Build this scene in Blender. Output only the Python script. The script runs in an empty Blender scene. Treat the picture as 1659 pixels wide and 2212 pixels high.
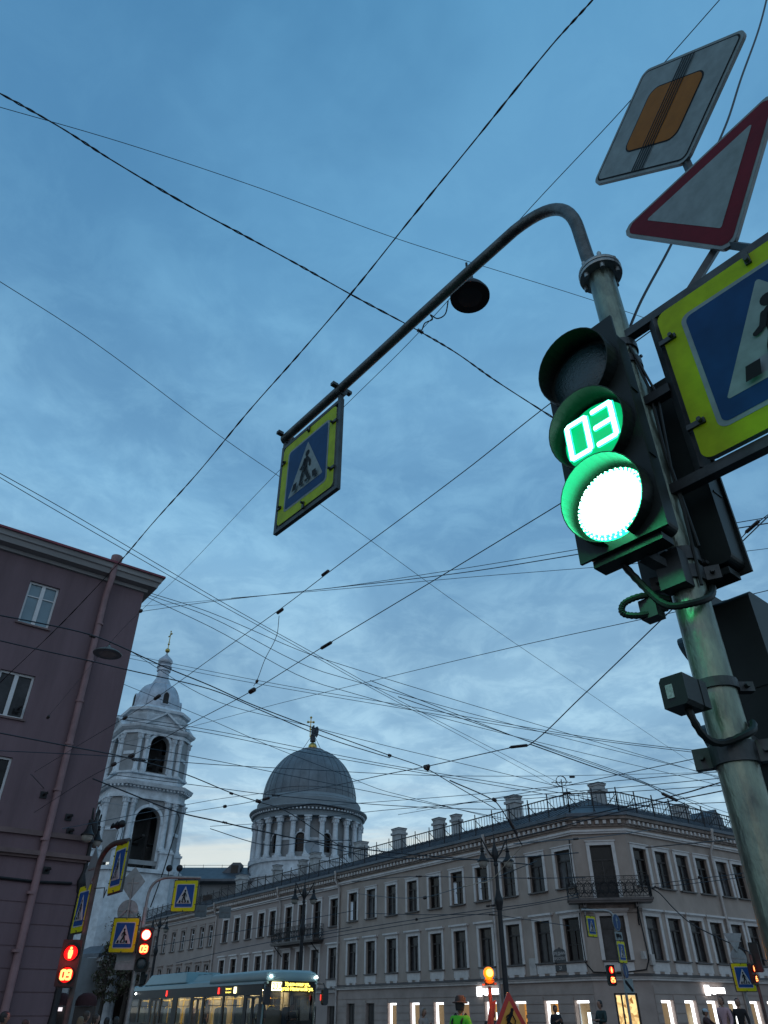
import bpy, bmesh, math, random
from mathutils import Vector as V, Matrix as MX, Quaternion
random.seed(7)
SC = bpy.context.scene
COL = SC.collection
# ---------------------------------------------------------------- camera model
F, TH, H = 1536.0, math.radians(35.09), 1.45
CT, ST = math.cos(TH), math.sin(TH)
def ray(px, py):
    cx = (px-829.5)/F; cy = (1106-py)/F
    return V((cx, CT-cy*ST, ST+cy*CT))
def atY(px, py, Y):
    d = ray(px, py); return V((0, 0, H))+d*(Y/d.y)
def atZ(px, py, z):
    d = ray(px, py); return V((0, 0, H))+d*((z-H)/d.z)
def zz(py, Y):
    d = ray(829.5, py); return H+Y*d.z/d.y
def onplane(px, py, p, n):
    d = ray(px, py); o = V((0, 0, H)); return o+d*((V(p)-o).dot(n)/d.dot(n))
cam = bpy.data.cameras.new('camera'); camo = bpy.data.objects.new('camera', cam); COL.objects.link(camo)
camo.location = (0, 0, H); camo.rotation_euler = (math.pi/2+TH, 0, 0)
cam.sensor_fit = 'VERTICAL'; cam.sensor_height = 24.0; cam.lens = F/2212*24.0
cam.clip_start = 0.05; cam.clip_end = 5000
SC.camera = camo
SC.render.resolution_x = 768; SC.render.resolution_y = 1024
SC.view_settings.view_transform = 'Standard'
try: SC.view_settings.look = 'None'
except Exception: pass
SC.view_settings.exposure = 0.0; SC.view_settings.gamma = 1.0
# ---------------------------------------------------------------- materials
def mat(name, col, rough=.6, metal=0., var=0., scale=3., bump=0., spec=.5, col2=None, detail=6., stretch=None, bscale=None):
    m = bpy.data.materials.new(name); m.use_nodes = True
    nt = m.node_tree; b = nt.nodes['Principled BSDF']
    b.inputs['Base Color'].default_value = (*col, 1); b.inputs['Roughness'].default_value = rough
    b.inputs['Metallic'].default_value = metal; b.inputs['Specular IOR Level'].default_value = spec
    if var > 0 or bump > 0:
        tc = nt.nodes.new('ShaderNodeTexCoord'); src = tc.outputs['Object']
        if stretch:
            mp = nt.nodes.new('ShaderNodeMapping'); mp.inputs['Scale'].default_value = stretch
            nt.links.new(src, mp.inputs[0]); src = mp.outputs[0]
        n = nt.nodes.new('ShaderNodeTexNoise'); n.inputs['Scale'].default_value = scale; n.inputs['Detail'].default_value = detail
        n.inputs['Roughness'].default_value = .65
        nt.links.new(src, n.inputs[0])
        if var > 0:
            cr = nt.nodes.new('ShaderNodeValToRGB'); cr.color_ramp.elements[0].position = .3; cr.color_ramp.elements[1].position = .7
            c2 = col2 or [c*(1-var) for c in col]
            cr.color_ramp.elements[0].color = (*c2, 1)
            cr.color_ramp.elements[1].color = (*[min(1, c*(1+var*.35)) for c in col], 1)
            nt.links.new(n.outputs[0], cr.inputs[0]); nt.links.new(cr.outputs[0], b.inputs['Base Color'])
        if bump > 0:
            n2 = nt.nodes.new('ShaderNodeTexNoise'); n2.inputs['Scale'].default_value = bscale or scale*6; n2.inputs['Detail'].default_value = 4
            nt.links.new(src, n2.inputs[0])
            bp = nt.nodes.new('ShaderNodeBump'); bp.inputs['Strength'].default_value = bump; bp.inputs['Distance'].default_value = .02
            nt.links.new(n2.outputs[0], bp.inputs['Height']); nt.links.new(bp.outputs[0], b.inputs['Normal'])
    return m
def emis(name, col, s):
    m = bpy.data.materials.new(name); m.use_nodes = True; b = m.node_tree.nodes['Principled BSDF']
    b.inputs['Base Color'].default_value = (*[min(.8, c*.3) for c in col], 1)
    b.inputs['Emission Color'].default_value = (*col, 1); b.inputs['Emission Strength'].default_value = s
    return m
def glass(name, tint=(.9, .95, .95), f=.8):
    m = bpy.data.materials.new(name); m.use_nodes = True; nt = m.node_tree
    for n in list(nt.nodes):
        if n.type != 'OUTPUT_MATERIAL': nt.nodes.remove(n)
    out = [n for n in nt.nodes if n.type == 'OUTPUT_MATERIAL'][0]
    t = nt.nodes.new('ShaderNodeBsdfTransparent'); t.inputs[0].default_value = (*tint, 1)
    g = nt.nodes.new('ShaderNodeBsdfGlossy'); g.inputs['Roughness'].default_value = .03
    fr = nt.nodes.new('ShaderNodeLayerWeight'); fr.inputs[0].default_value = .5
    pw = nt.nodes.new('ShaderNodeMath'); pw.operation = 'POWER'; pw.inputs[1].default_value = 4.5; nt.links.new(fr.outputs['Facing'], pw.inputs[0])
    ad = nt.nodes.new('ShaderNodeMath'); ad.operation = 'MULTIPLY_ADD'; ad.inputs[1].default_value = .7; ad.inputs[2].default_value = .045; nt.links.new(pw.outputs[0], ad.inputs[0])
    mx = nt.nodes.new('ShaderNodeMixShader')
    nt.links.new(ad.outputs[0], mx.inputs[0]); nt.links.new(t.outputs[0], mx.inputs[1]); nt.links.new(g.outputs[0], mx.inputs[2])
    nt.links.new(mx.outputs[0], out.inputs[0]); return m
# ---------------------------------------------------------------- things
MW = {}
def tag(o, label=None, cat=None, group=None, kind=None):
    if label: o['label'] = label
    if cat: o['category'] = cat
    if group: o['group'] = group
    if kind: o['kind'] = kind
    return o
def thing(name, label, cat, loc=(0, 0, 0), rz=0., group=None):
    o = bpy.data.objects.new(name, None); COL.objects.link(o); o.empty_display_size = .2
    o.location = loc; o.rotation_euler = (0, 0, rz)
    MW[o.name] = MX.Translation(V(loc))@MX.Rotation(rz, 4, 'Z')
    return tag(o, label, cat, group)
def mw(o): return MW.get(o.name, MX.Identity(4))
class MB:
    def __init__(s): s.bm = bmesh.new(); s.mi = 0
    def _f(s, vs):
        try:
            f = s.bm.faces.new(vs); f.material_index = s.mi; return f
        except ValueError: return None
    def poly(s, pts): return s._f([s.bm.verts.new(p) for p in pts])
    def box(s, c, sz, m=None):
        a, b, d = sz[0]/2, sz[1]/2, sz[2]/2
        vs = []
        for z in (-d, d):
            for x, y in ((-a, -b), (a, -b), (a, b), (-a, b)):
                p = V((x, y, z)); p = (m@p if m else p)+V(c); vs.append(s.bm.verts.new(p))
        for q in ((3, 2, 1, 0), (4, 5, 6, 7), (0, 1, 5, 4), (1, 2, 6, 5), (2, 3, 7, 6), (3, 0, 4, 7)): s._f([vs[i] for i in q])
    def bx(s, x0, x1, y0, y1, z0, z1): s.box(((x0+x1)/2, (y0+y1)/2, (z0+z1)/2), (x1-x0, y1-y0, z1-z0))
    def beam(s, p, q, w, h=None, up=(0, 0, 1)):
        p, q = V(p), V(q); d = q-p; L = d.length
        if L < 1e-6: return
        d.normalize(); u = V(up)
        if abs(d.dot(u)) > .98: u = V((0, 1, 0))
        x = d.cross(u).normalized(); u = x.cross(d)
        m = MX((x, d, u)).transposed()
        s.box((p+q)/2, (w, L, h or w), m)
    def tube(s, pts, r, n=8, cap=True):
        pts = [V(p) for p in pts]; rs = r if isinstance(r, (list, tuple)) else [r]*len(pts)
        rings = []; prev = None
        for i, p in enumerate(pts):
            if i == 0: d = pts[1]-p
            elif i == len(pts)-1: d = p-pts[i-1]
            else: d = (pts[i+1]-p).normalized()+(p-pts[i-1]).normalized()
            d.normalize()
            if prev is None:
                u = V((0, 0, 1)) if abs(d.z) < .9 else V((1, 0, 0))
                x = d.cross(u).normalized()
            else:
                x = prev-d*prev.dot(d); x.normalize()
            prev = x; y = d.cross(x)
            rings.append([s.bm.verts.new(p+(x*math.cos(2*math.pi*k/n)+y*math.sin(2*math.pi*k/n))*rs[i]) for k in range(n)])
        for a, b in zip(rings, rings[1:]):
            for k in range(n): s._f((a[k], a[(k+1) % n], b[(k+1) % n], b[k]))
        if cap: s._f(rings[0][::-1]); s._f(rings[-1])
    def lathe(s, prof, n=24, m=None, a0=0., a1=2*math.pi, square=False, rot=0.):
        m = m or MX.Identity(4); full = abs(a1-a0-2*math.pi) < 1e-4; rings = []
        cnt = n if full else n+1
        for r, z in prof:
            if r < 1e-5 and full:
                rings.append([s.bm.verts.new(m@V((0, 0, z)))]); continue
            ring = []
            for k in range(cnt):
                a = a0+(a1-a0)*k/n+rot; ring.append(s.bm.verts.new(m@V((r*math.cos(a), r*math.sin(a), z))))
            rings.append(ring)
        for a, b in zip(rings, rings[1:]):
            if len(a) == 1 and len(b) == 1: continue
            for k in range(n):
                k2 = (k+1) % n if full else k+1
                if len(a) == 1: s._f((a[0], b[k], b[k2]))
                elif len(b) == 1: s._f((a[k], a[k2], b[0]))
                else: s._f((a[k], a[k2], b[k2], b[k]))
        if full:
            if len(rings[0]) > 1: s._f(rings[0][::-1])
            if len(rings[-1]) > 1: s._f(rings[-1])
    def prism(s, poly, y0, y1, m=None):      # poly in (x,z), extruded along y
        m = m or MX.Identity(4)
        a = [s.bm.verts.new(m@V((x, y0, z))) for x, z in poly]; b = [s.bm.verts.new(m@V((x, y1, z))) for x, z in poly]
        s._f(a); s._f(b[::-1]); n = len(poly)
        for i in range(n): s._f((a[i], b[i], b[(i+1) % n], a[(i+1) % n]))
    def flat(s, poly, y, m=None):
        m = m or MX.Identity(4); s._f([s.bm.verts.new(m@V((x, y, z))) for x, z in poly])
    def sph(s, c, r, n=16, sz=1.):
        pr = [(r*math.sin(math.pi*i/(n//2)), -r*sz*math.cos(math.pi*i/(n//2))) for i in range(n//2+1)]
        pr[0] = (0, pr[0][1]); pr[-1] = (0, pr[-1][1]); s.lathe(pr, n, MX.Translation(V(c)))
    def addmesh(s, me, m):
        b2 = bmesh.new(); b2.from_mesh(me); mp = {}
        for v in b2.verts: mp[v.index] = s.bm.verts.new(m@v.co)
        for f in b2.faces: s._f([mp[v.index] for v in f.verts])
        b2.free()
    def build(s, name, mats, parent=None, world=False, smooth=False, loc=None, label=None):
        if parent is not None and world: s.bm.transform(mw(parent).inverted())
        if loc is not None: s.bm.transform(MX.Translation(-V(loc)))
        bmesh.ops.recalc_face_normals(s.bm, faces=s.bm.faces)
        me = bpy.data.meshes.new(name); s.bm.to_mesh(me); s.bm.free()
        for mm in (mats if isinstance(mats, (list, tuple)) else [mats]): me.materials.append(mm)
        if smooth:
            me.polygons.foreach_set('use_smooth', [True]*len(me.polygons))
            try: me.set_sharp_from_angle(angle=math.radians(38))
            except Exception: pass
        o = bpy.data.objects.new(name, me); COL.objects.link(o)
        if loc is not None: o.location = loc
        if parent is not None: o.parent = parent
        if label: o['label'] = label
        MW[o.name] = (mw(parent) if parent is not None else (MX.Translation(V(loc)) if loc is not None else MX.Identity(4)))
        return o
def place(src, parent, mworld, child_copies=True):
    """copy of a part (and its sub-parts) under parent, at world matrix"""
    c = src.copy(); COL.objects.link(c); c.parent = parent; c.matrix_basis = mw(parent).inverted()@mworld
    MW[c.name] = mworld
    for ch in list(src.children):
        d = ch.copy(); COL.objects.link(d); d.parent = c
    return c
def copy_tree(o, parent=None):
    c = o.copy(); COL.objects.link(c)
    if parent is not None: c.parent = parent
    for ch in list(o.children): copy_tree(ch, c)
    return c
def kill(o):
    for ch in list(o.children): kill(ch)
    bpy.data.objects.remove(o)
FONT = None
def textmesh(txt, size, align='CENTER', ext=0., bold=0.):
    cu = bpy.data.curves.new('t', 'FONT'); cu.body = txt; cu.size = size; cu.align_x = align; cu.align_y = 'CENTER'; cu.extrude = ext; cu.offset = bold
    o = bpy.data.objects.new('t', cu); COL.objects.link(o)
    dg = bpy.context.evaluated_depsgraph_get(); me = bpy.data.meshes.new_from_object(o.evaluated_get(dg))
    bpy.data.objects.remove(o); bpy.data.curves.remove(cu); return me
# text lies in its XY plane -> stand it up facing -Y
UP = MX.Rotation(math.pi/2, 4, 'X')
def front(p, rz): return MX.Translation(V(p))@MX.Rotation(rz, 4, 'Z')   # x right, y into the wall, z up
def rrect(w, h, r, n=5, cx=0, cz=0):
    pts = []
    for sx, sz, a0 in ((1, 1, 0), (-1, 1, 90), (-1, -1, 180), (1, -1, 270)):
        for i in range(n+1):
            a = math.radians(a0+90*i/n); pts.append((cx+sx*(w/2-r)+r*math.cos(a), cz+sz*(h/2-r)+r*math.sin(a)))
    return pts
def circ(cx, cz, r, n=24): return [(cx+r*math.cos(2*math.pi*i/n), cz+r*math.sin(2*math.pi*i/n)) for i in range(n)]
def rtri(pts, r, n=4):
    out = []; k = len(pts)
    for i in range(k):
        p, a, b = V(pts[i]), V(pts[i-1]), V(pts[(i+1) % k])
        u, w = (a-p).normalized(), (b-p).normalized(); ang = u.angle(w)
        d = r/math.tan(ang/2); c = p+(u+w).normalized()*(r/math.sin(ang/2))
        s, e = p+u*d-c, p+w*d-c
        for j in range(n+1):
            t = j/n; q = (s*(1-t)+e*t).normalized()*r; out.append(tuple(c+q))
    return out
def sweep(mb, path, prof, closed=False):
    """path: list of (x,y) left to right seen from outside; prof: list of (outward, z) polyline"""
    P = [V((p[0], p[1])) for p in path]; n = len(P); rows = []
    for i in range(n):
        ns = []
        if i > 0 or closed:
            d = (P[i]-P[i-1]).normalized(); ns.append(V((d.y, -d.x)))
        if i < n-1 or closed:
            d = (P[(i+1) % n]-P[i]).normalized(); ns.append(V((d.y, -d.x)))
        if len(ns) == 2:
            b = (ns[0]+ns[1]).normalized(); sc = 1/max(.3, b.dot(ns[0]))
        else: b = ns[0]; sc = 1
        rows.append([mb.bm.verts.new((P[i].x+b.x*o*sc, P[i].y+b.y*o*sc, z)) for o, z in prof])
    m = len(prof); rng = range(n) if closed else range(n-1)
    for i in rng:
        a, b = rows[i], rows[(i+1) % n]
        for j in range(m-1): mb._f((a[j], b[j], b[j+1], a[j+1]))
    if not closed:
        if m > 2: mb._f(rows[0]); mb._f(rows[-1][::-1])
def molding(mb, path, o0, o1, z0, z1, closed=False):
    sweep(mb, path, [(o0, z0), (o1, z0), (o1, z1), (o0, z1)], closed)
def wallgrid(mb, x0, x1, z0, z1, holes, depth, m, y=0.):
    xs = sorted({x0, x1, *[h[0] for h in holes], *[h[1] for h in holes]}); zs = sorted({z0, z1, *[h[2] for h in holes], *[h[3] for h in holes]})
    xs = [x for x in xs if x0-1e-6 <= x <= x1+1e-6]; zs = [z for z in zs if z0-1e-6 <= z <= z1+1e-6]
    g = {}
    def vt(x, z):
        k = (round(x, 4), round(z, 4))
        if k not in g: g[k] = mb.bm.verts.new(m@V((x, y, z)))
        return g[k]
    for a, b in zip(xs, xs[1:]):
        for c, d in zip(zs, zs[1:]):
            mx_, mz = (a+b)/2, (c+d)/2
            if any(h[0] < mx_ < h[1] and h[2] < mz < h[3] for h in holes): continue
            mb._f((vt(a, c), vt(b, c), vt(b, d), vt(a, d)))
    for h in holes:
        p = [(h[0], h[2]), (h[1], h[2]), (h[1], h[3]), (h[0], h[3])]
        for i in range(4):
            (ax, az), (bx_, bz) = p[i], p[(i+1) % 4]
            mb._f([mb.bm.verts.new(m@V(q)) for q in ((ax, y, az), (ax, y+depth, az), (bx_, y+depth, bz), (bx_, y, bz))])
def bez(p0, p1, p2, p3, n=10):
    return [V(p0)*(1-t)**3+V(p1)*3*t*(1-t)**2+V(p2)*3*t*t*(1-t)+V(p3)*t**3 for t in [i/n for i in range(n+1)]]
# ---------------------------------------------------------------- world and light
W = bpy.data.worlds.new('World'); SC.world = W; W.use_nodes = True
nt = W.node_tree; bg = nt.nodes['Background']
tc = nt.nodes.new('ShaderNodeTexCoord')
sep = nt.nodes.new('ShaderNodeSeparateXYZ'); nt.links.new(tc.outputs['Generated'], sep.inputs[0])
sky = nt.nodes.new('ShaderNodeTexSky'); sky.sky_type = 'NISHITA'; sky.sun_disc = False
SUN_EL, SUN_AZ = math.radians(4), math.radians(200)
sky.sun_elevation = SUN_EL; sky.sun_rotation = SUN_AZ
def mth(op, a=None, b=None, av=0., bv=0., clamp=False):
    n = nt.nodes.new('ShaderNodeMath'); n.operation = op; n.use_clamp = clamp
    n.inputs[0].default_value = av; n.inputs[1].default_value = bv
    if a is not None: nt.links.new(a, n.inputs[0])
    if b is not None: nt.links.new(b, n.inputs[1])
    return n.outputs[0]
def ramp(inp, els):
    r = nt.nodes.new('ShaderNodeValToRGB'); r.color_ramp.interpolation = 'EASE'
    while len(r.color_ramp.elements) < len(els): r.color_ramp.elements.new(.5)
    for e, (p, c) in zip(r.color_ramp.elements, els): e.position = p; e.color = (*c, 1)
    nt.links.new(inp, r.inputs[0]); return r.outputs[0]
def mixc(f, a, b, fv=.5, mode='MIX'):
    n = nt.nodes.new('ShaderNodeMix'); n.data_type = 'RGBA'; n.blend_type = mode; n.inputs[0].default_value = fv
    if f is not None: nt.links.new(f, n.inputs[0])
    for s, i in ((a, 6), (b, 7)):
        if isinstance(s, tuple): n.inputs[i].default_value = (*s, 1)
        else: nt.links.new(s, n.inputs[i])
    return n.outputs[2]
zc = mth('MAXIMUM', sep.outputs[2], bv=0.)
base = ramp(zc, [(0., (.38, .52, .64)), (.14, (.315, .475, .61)), (.34, (.24, .42, .585)), (.6, (.165, .36, .56)), (.85, (.105, .285, .485)), (1., (.08, .25, .44))])
# clouds live on a flat layer: direction / (z + .18)
dv = mth('ADD', zc, bv=.16)
cx_ = mth('DIVIDE', sep.outputs[0], dv); cy_ = mth('DIVIDE', sep.outputs[1], dv)
cmb = nt.nodes.new('ShaderNodeCombineXYZ'); nt.links.new(cx_, cmb.inputs[0]); nt.links.new(cy_, cmb.inputs[1])
def noise(scale, detail, dist=0., rough=.55, off=(0, 0, 0), st=(1, 1, 1)):
    mp = nt.nodes.new('ShaderNodeMapping'); mp.inputs['Location'].default_value = off; mp.inputs['Scale'].default_value = st
    nt.links.new(cmb.outputs[0], mp.inputs[0])
    n = nt.nodes.new('ShaderNodeTexNoise'); n.inputs['Scale'].default_value = scale; n.inputs['Detail'].default_value = detail
    n.inputs['Roughness'].default_value = rough; n.inputs['Distortion'].default_value = dist
    nt.links.new(mp.outputs[0], n.inputs[0]); return n.outputs[0]
big = noise(1.15, 6, .4, .60, (2.3, 1.1, 0), (1, .8, 1))
fine = noise(7.5, 6, .45, .64, (5., 2., 0))
veil = noise(.28, 3, .2, .5, (.4, 8., 0))
dark = ramp(big, [(.38, (0, 0, 0)), (.62, (1, 1, 1))])
lite = ramp(fine, [(.40, (0, 0, 0)), (.66, (1, 1, 1))])
patch = ramp(veil, [(.30, (.25, .25, .25)), (.6, (1, 1, 1))])
low = ramp(zc, [(.0, (1, 1, 1)), (.62, (.75, .75, .75)), (.9, (.25, .25, .25))])
c1 = mixc(None, base, mixc(dark, (1., 1., 1.), (.62, .69, .76)), .9, 'MULTIPLY')
lf = nt.nodes.new('ShaderNodeMix'); lf.data_type = 'RGBA'; lf.blend_type = 'MULTIPLY'; lf.inputs[0].default_value = 1.
nt.links.new(lite, lf.inputs[6]); nt.links.new(patch, lf.inputs[7])
lf2 = mixc(None, lf.outputs[2], low, 1., 'MULTIPLY')
c2 = mixc(lf2, c1, mixc(None, c1, (1.42, 1.30, 1.19), 1., 'MULTIPLY'))
# thin warm streaks close to the horizon
strk = noise(1.3, 5, .3, .6, (1., 4., 0), (.35, 1.6, 1))
sr = ramp(strk, [(.48, (0, 0, 0)), (.64, (1, 1, 1))])
hz = ramp(zc, [(.02, (1, 1, 1)), (.15, (.9, .9, .9)), (.27, (0, 0, 0))])
c3 = mixc(mixc(None, sr, hz, 1., 'MULTIPLY'), c2, (.60, .64, .62))
# the sky behind the photographer takes an added tone that lights the facades
bk = mth('MULTIPLY_ADD', sep.outputs[1], bv=-.9); 
bk.node.inputs[2].default_value = .12
bkc = mth('MAXIMUM', bk, bv=0., clamp=True)
c4 = mixc(bkc, c3, (.31, .43, .57))
nis = mixc(None, sky.outputs[0], (.05, .05, .05), 1., 'MULTIPLY')
c5 = mixc(None, c4, nis, .12, 'ADD')
nt.links.new(c5, bg.inputs[0]); bg.inputs[1].default_value = 1.2
sun = bpy.data.lights.new('sun', 'SUN'); sun.energy = .06; sun.angle = math.radians(40); sun.color = (1., .9, .8)
so = bpy.data.objects.new('sun', sun); COL.objects.link(so)
# behind the camera, low
sd = V((math.sin(SUN_AZ)*math.cos(math.radians(18)), math.cos(SUN_AZ)*math.cos(math.radians(18)), math.sin(math.radians(18))))
so.rotation_euler = sd.to_track_quat('Z', 'Y').to_euler(); so.location = (0, -20, 40)
def lamp(name, p, col, e, r=.1, kind='POINT', rot=None):
    l = bpy.data.lights.new(name, kind); l.energy = e; l.color = col
    if kind == 'POINT' or kind == 'SPOT': l.shadow_soft_size = r
    o = bpy.data.objects.new(name, l); COL.objects.link(o); o.location = p
    if rot is not None: o.rotation_euler = rot
    return o
# ---------------------------------------------------------------- setting
M_asph = mat('asphalt', (.045, .045, .048), .55, var=.3, scale=2, bump=.3)
M_pave = mat('paving', (.16, .15, .14), .8, var=.3, scale=3, bump=.2)
M_kerb = mat('kerb stone', (.22, .21, .2), .8, var=.25, scale=4)
M_mark = mat('road paint', (.7, .7, .68), .6, var=.2, scale=6)
mb = MB(); mb.poly([(-900, -300, 0), (900, -300, 0), (900, 1500, 0), (-900, 1500, 0)])
tag(mb.build('ground', M_asph), kind='structure')
LD, RD = V((-.578, .816)), V((.818, .575)); CD = V((.985, -.170))
P1 = V((11.28, 46.)); P2 = P1+CD*3.03
RZL = math.atan2(-.816, .578); RZC = math.atan2(-.170, .985); RZR = math.atan2(.575, .818)
def onL(s, z=0., out=0.): p = P1+LD*s+V((-.816, -.578))*out; return V((p.x, p.y, z))
def onR(s, z=0., out=0.): p = P2+RD*s+V((.575, -.818))*out; return V((p.x, p.y, z))
mb = MB()
pth = [onL(95), P1, P2, onR(45)]
sweep(mb, pth, [(-.3, .13), (5.2, .13), (5.2, 0.)])
tag(mb.build('pavement', M_pave), kind='structure')
mb = MB(); molding(mb, pth, 5.2, 5.42, 0., .14); tag(mb.build('kerb', M_kerb), kind='structure')
mb = MB()
for k in range(9): mb.box((-6+k*1.15, 21.5+k*.1, .004), (.5, 4., .004))
tag(mb.build('crossing_stripes', M_mark), kind='structure')
# ---------------------------------------------------------------- facade materials
M_beige = mat('beige render', (.365, .29, .245), .85, var=.24, scale=.8, bump=.15, stretch=(1, 1, .6), bscale=14)
M_beige2 = mat('grey beige render', (.31, .25, .225), .85, var=.2, scale=.5, bump=.15, bscale=14)
M_beige3 = mat('warm grey render', (.33, .27, .24), .85, var=.2, scale=.6, bump=.15, bscale=14)
M_white = mat('white moulding', (.62, .57, .54), .8, var=.22, scale=1.6, bump=.1)
M_dirty = mat('grimy cornice', (.36, .29, .25), .9, var=.5, scale=2.2, bump=.3)
M_frame = mat('brown window frame', (.035, .026, .022), .6, var=.3, scale=4)
M_wframe = mat('white window frame', (.6, .6, .6), .5, var=.1, scale=4)
M_sill = mat('tin sill', (.10, .085, .08), .5, .3, var=.4, scale=3)
M_pane = mat('dark window glass', (.010, .009, .009), .12, spec=.22, var=.6, scale=.9)
M_pane2 = mat('curtained window glass', (.035, .034, .036), .15, spec=.25, var=.8, scale=2.2)
M_roof = mat('zinc roof sheet', (.10, .115, .135), .5, .45, var=.35, scale=1.2)
M_iron = mat('black iron', (.018, .018, .02), .55, .4, var=.4, scale=6)
M_pipe = mat('painted downpipe', (.46, .41, .38), .5, var=.3, scale=2)
M_chim = mat('chimney plaster', (.38, .38, .375), .9, var=.4, scale=1.3, bump=.3)
M_rust = mat('rusticated render', (.36, .285, .25), .9, var=.25, scale=.9, bump=.2)
M_dark = mat('dark opening', (.01, .009, .009), .9)
M_warm = emis('warm shop interior', (1., .44, .09), .5)
M_pale = emis('pale shop interior', (.85, .62, .36), .16)
M_led = emis('white light strip', (.93, .97, 1.), 3.2)
M_cool = emis('cool shop screen', (.82, .97, 1.), 2.6)
M_steel = mat('galvanised steel', (.34, .36, .35), .42, .75, var=.45, scale=9, bump=.12, col2=(.16, .17, .17))
# ------- window prototypes (front view: x right, y into wall, z up, origin at opening centre)
def proto_window(w, h, white=False, pane=M_pane, hood=False, apron=False, muntin=True, door=False):
    fm = M_wframe if white else M_frame; rec = .2
    mb = MB(); fw = .075
    for a, b, c, d in ((-w/2, -w/2+fw, -h/2, h/2), (w/2-fw, w/2, -h/2, h/2), (-w/2+fw, w/2-fw, h/2-fw, h/2), (-w/2+fw, w/2-fw, -h/2, -h/2+fw)): mb.bx(a, b, rec-.05, rec+.05, c, d)
    zt = h/2-h*.28
    mb.bx(-w/2+fw, w/2-fw, rec-.045, rec+.045, zt-.04, zt+.04)
    mb.bx(-.035, .035, rec-.04, rec+.04, -h/2+fw, zt-.04)
    if muntin:
        mb.bx(-w/2+fw, -.035, rec-.03, rec+.03, -h*.12-.02, -h*.12+.02); mb.bx(.035, w/2-fw, rec-.03, rec+.03, -h*.12-.02, -h*.12+.02)
    if door: mb.bx(-w/2+fw, w/2-fw, rec-.03, rec+.02, -h/2+fw, -h/2+.75)
    o = mb.build('window', fm)
    mb = MB(); mb.flat([(-w/2+.01, -h/2+.01), (w/2-.01, -h/2+.01), (w/2-.01, h/2-.01), (-w/2+.01, h/2-.01)], rec+.012); mb.build('pane', pane, o)
    mb = MB(); sw = .2; t = .055
    mb.bx(-w/2-sw, -w/2-.004, -t, 0., -h/2, h/2); mb.bx(w/2+.004, w/2+sw, -t, 0., -h/2, h/2); mb.bx(-w/2-sw, w/2+sw, -t, 0., h/2+.004, h/2+sw)
    mb.bx(-w/2-sw-.05, w/2+sw+.05, -t-.05, 0, h/2+sw, h/2+sw+.06)
    if hood:
        mb.bx(-w/2-sw-.12, w/2+sw+.12, -.2, 0, h/2+sw+.06, h/2+sw+.16)
    if apron:
        mb.bx(-w/2-.12, w/2+.12, -.06, 0, -h/2-.52, -h/2-.1); mb.bx(-w/2-.02, -.2, -.05, 0, -h/2-.66, -h/2-.521); mb.bx(.2, w/2+.02, -.05, 0, -h/2-.66, -h/2-.521)
    mb.build('surround', M_white if not white else M_beige3, o)
    mb = MB(); mb.bx(-w/2-.16, w/2+.16, -.16, rec-.06, -h/2-.07, -h/2-.004); mb.build('sill', M_sill, o)
    return o
W3 = proto_window(1.22, 2.0); W2 = proto_window(1.22, 2.1, pane=M_pane2, hood=True, apron=True, muntin=False)
W3d = proto_window(1.25, 2.75, door=True); W3w = proto_window(1.15, 1.95, white=True)
W2w = proto_window(1.15, 2.0, white=True, hood=True)
M_pane3 = mat('pale curtained glass', (.075, .072, .075), .2, spec=.25, var=.75, scale=1.7)
W3b = proto_window(1.22, 2.0, pane=M_pane2); W3c = proto_window(1.22, 2.0, pane=M_pane3, muntin=False); W2b = proto_window(1.22, 2.1, hood=True, apron=True); W2c = proto_window(1.22, 2.1, pane=M_pane3, hood=True, apron=True, muntin=False)
RW_ = random.Random(5)
def v3(): return RW_.choice([W3, W3, W3b, W3b, W3c])
def v2(): return RW_.choice([W2, W2, W2b, W2c])
PROTO = [W3, W2, W3d, W3w, W2w, W3b, W3c, W2b, W2c]
def add_open_sash(win, ang):
    mb = MB(); R = MX.Translation((-.5, .1, 0))@MX.Rotation(ang, 4, 'Z')
    for a, b, c, d in ((0, .06, -.9, .4), (.42, .48, -.9, .4), (.06, .42, -.9, -.84), (.06, .42, .34, .4)):
        m2 = MB(); 
        mb.box(R@V(((a+b)/2, 0, (c+d)/2)), (b-a, .04, d-c), MX.Rotation(ang, 4, 'Z'))
    mb.build('open_sash', M_wframe, win)
    mb = MB(); mb.poly([R@V(p) for p in ((.06, -.002, -.84), (.42, -.002, -.84), (.42, -.002, .34), (.06, -.002, .34))]); mb.build('sash_pane', mat('sky reflection glass', (.75, .8, .85), .15, var=.1), win)  # pale base colour paints the sky mirrored in the tilted pane
M_goods = mat('shelf goods', (.16, .09, .05), .7, var=.7, scale=9)
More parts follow.
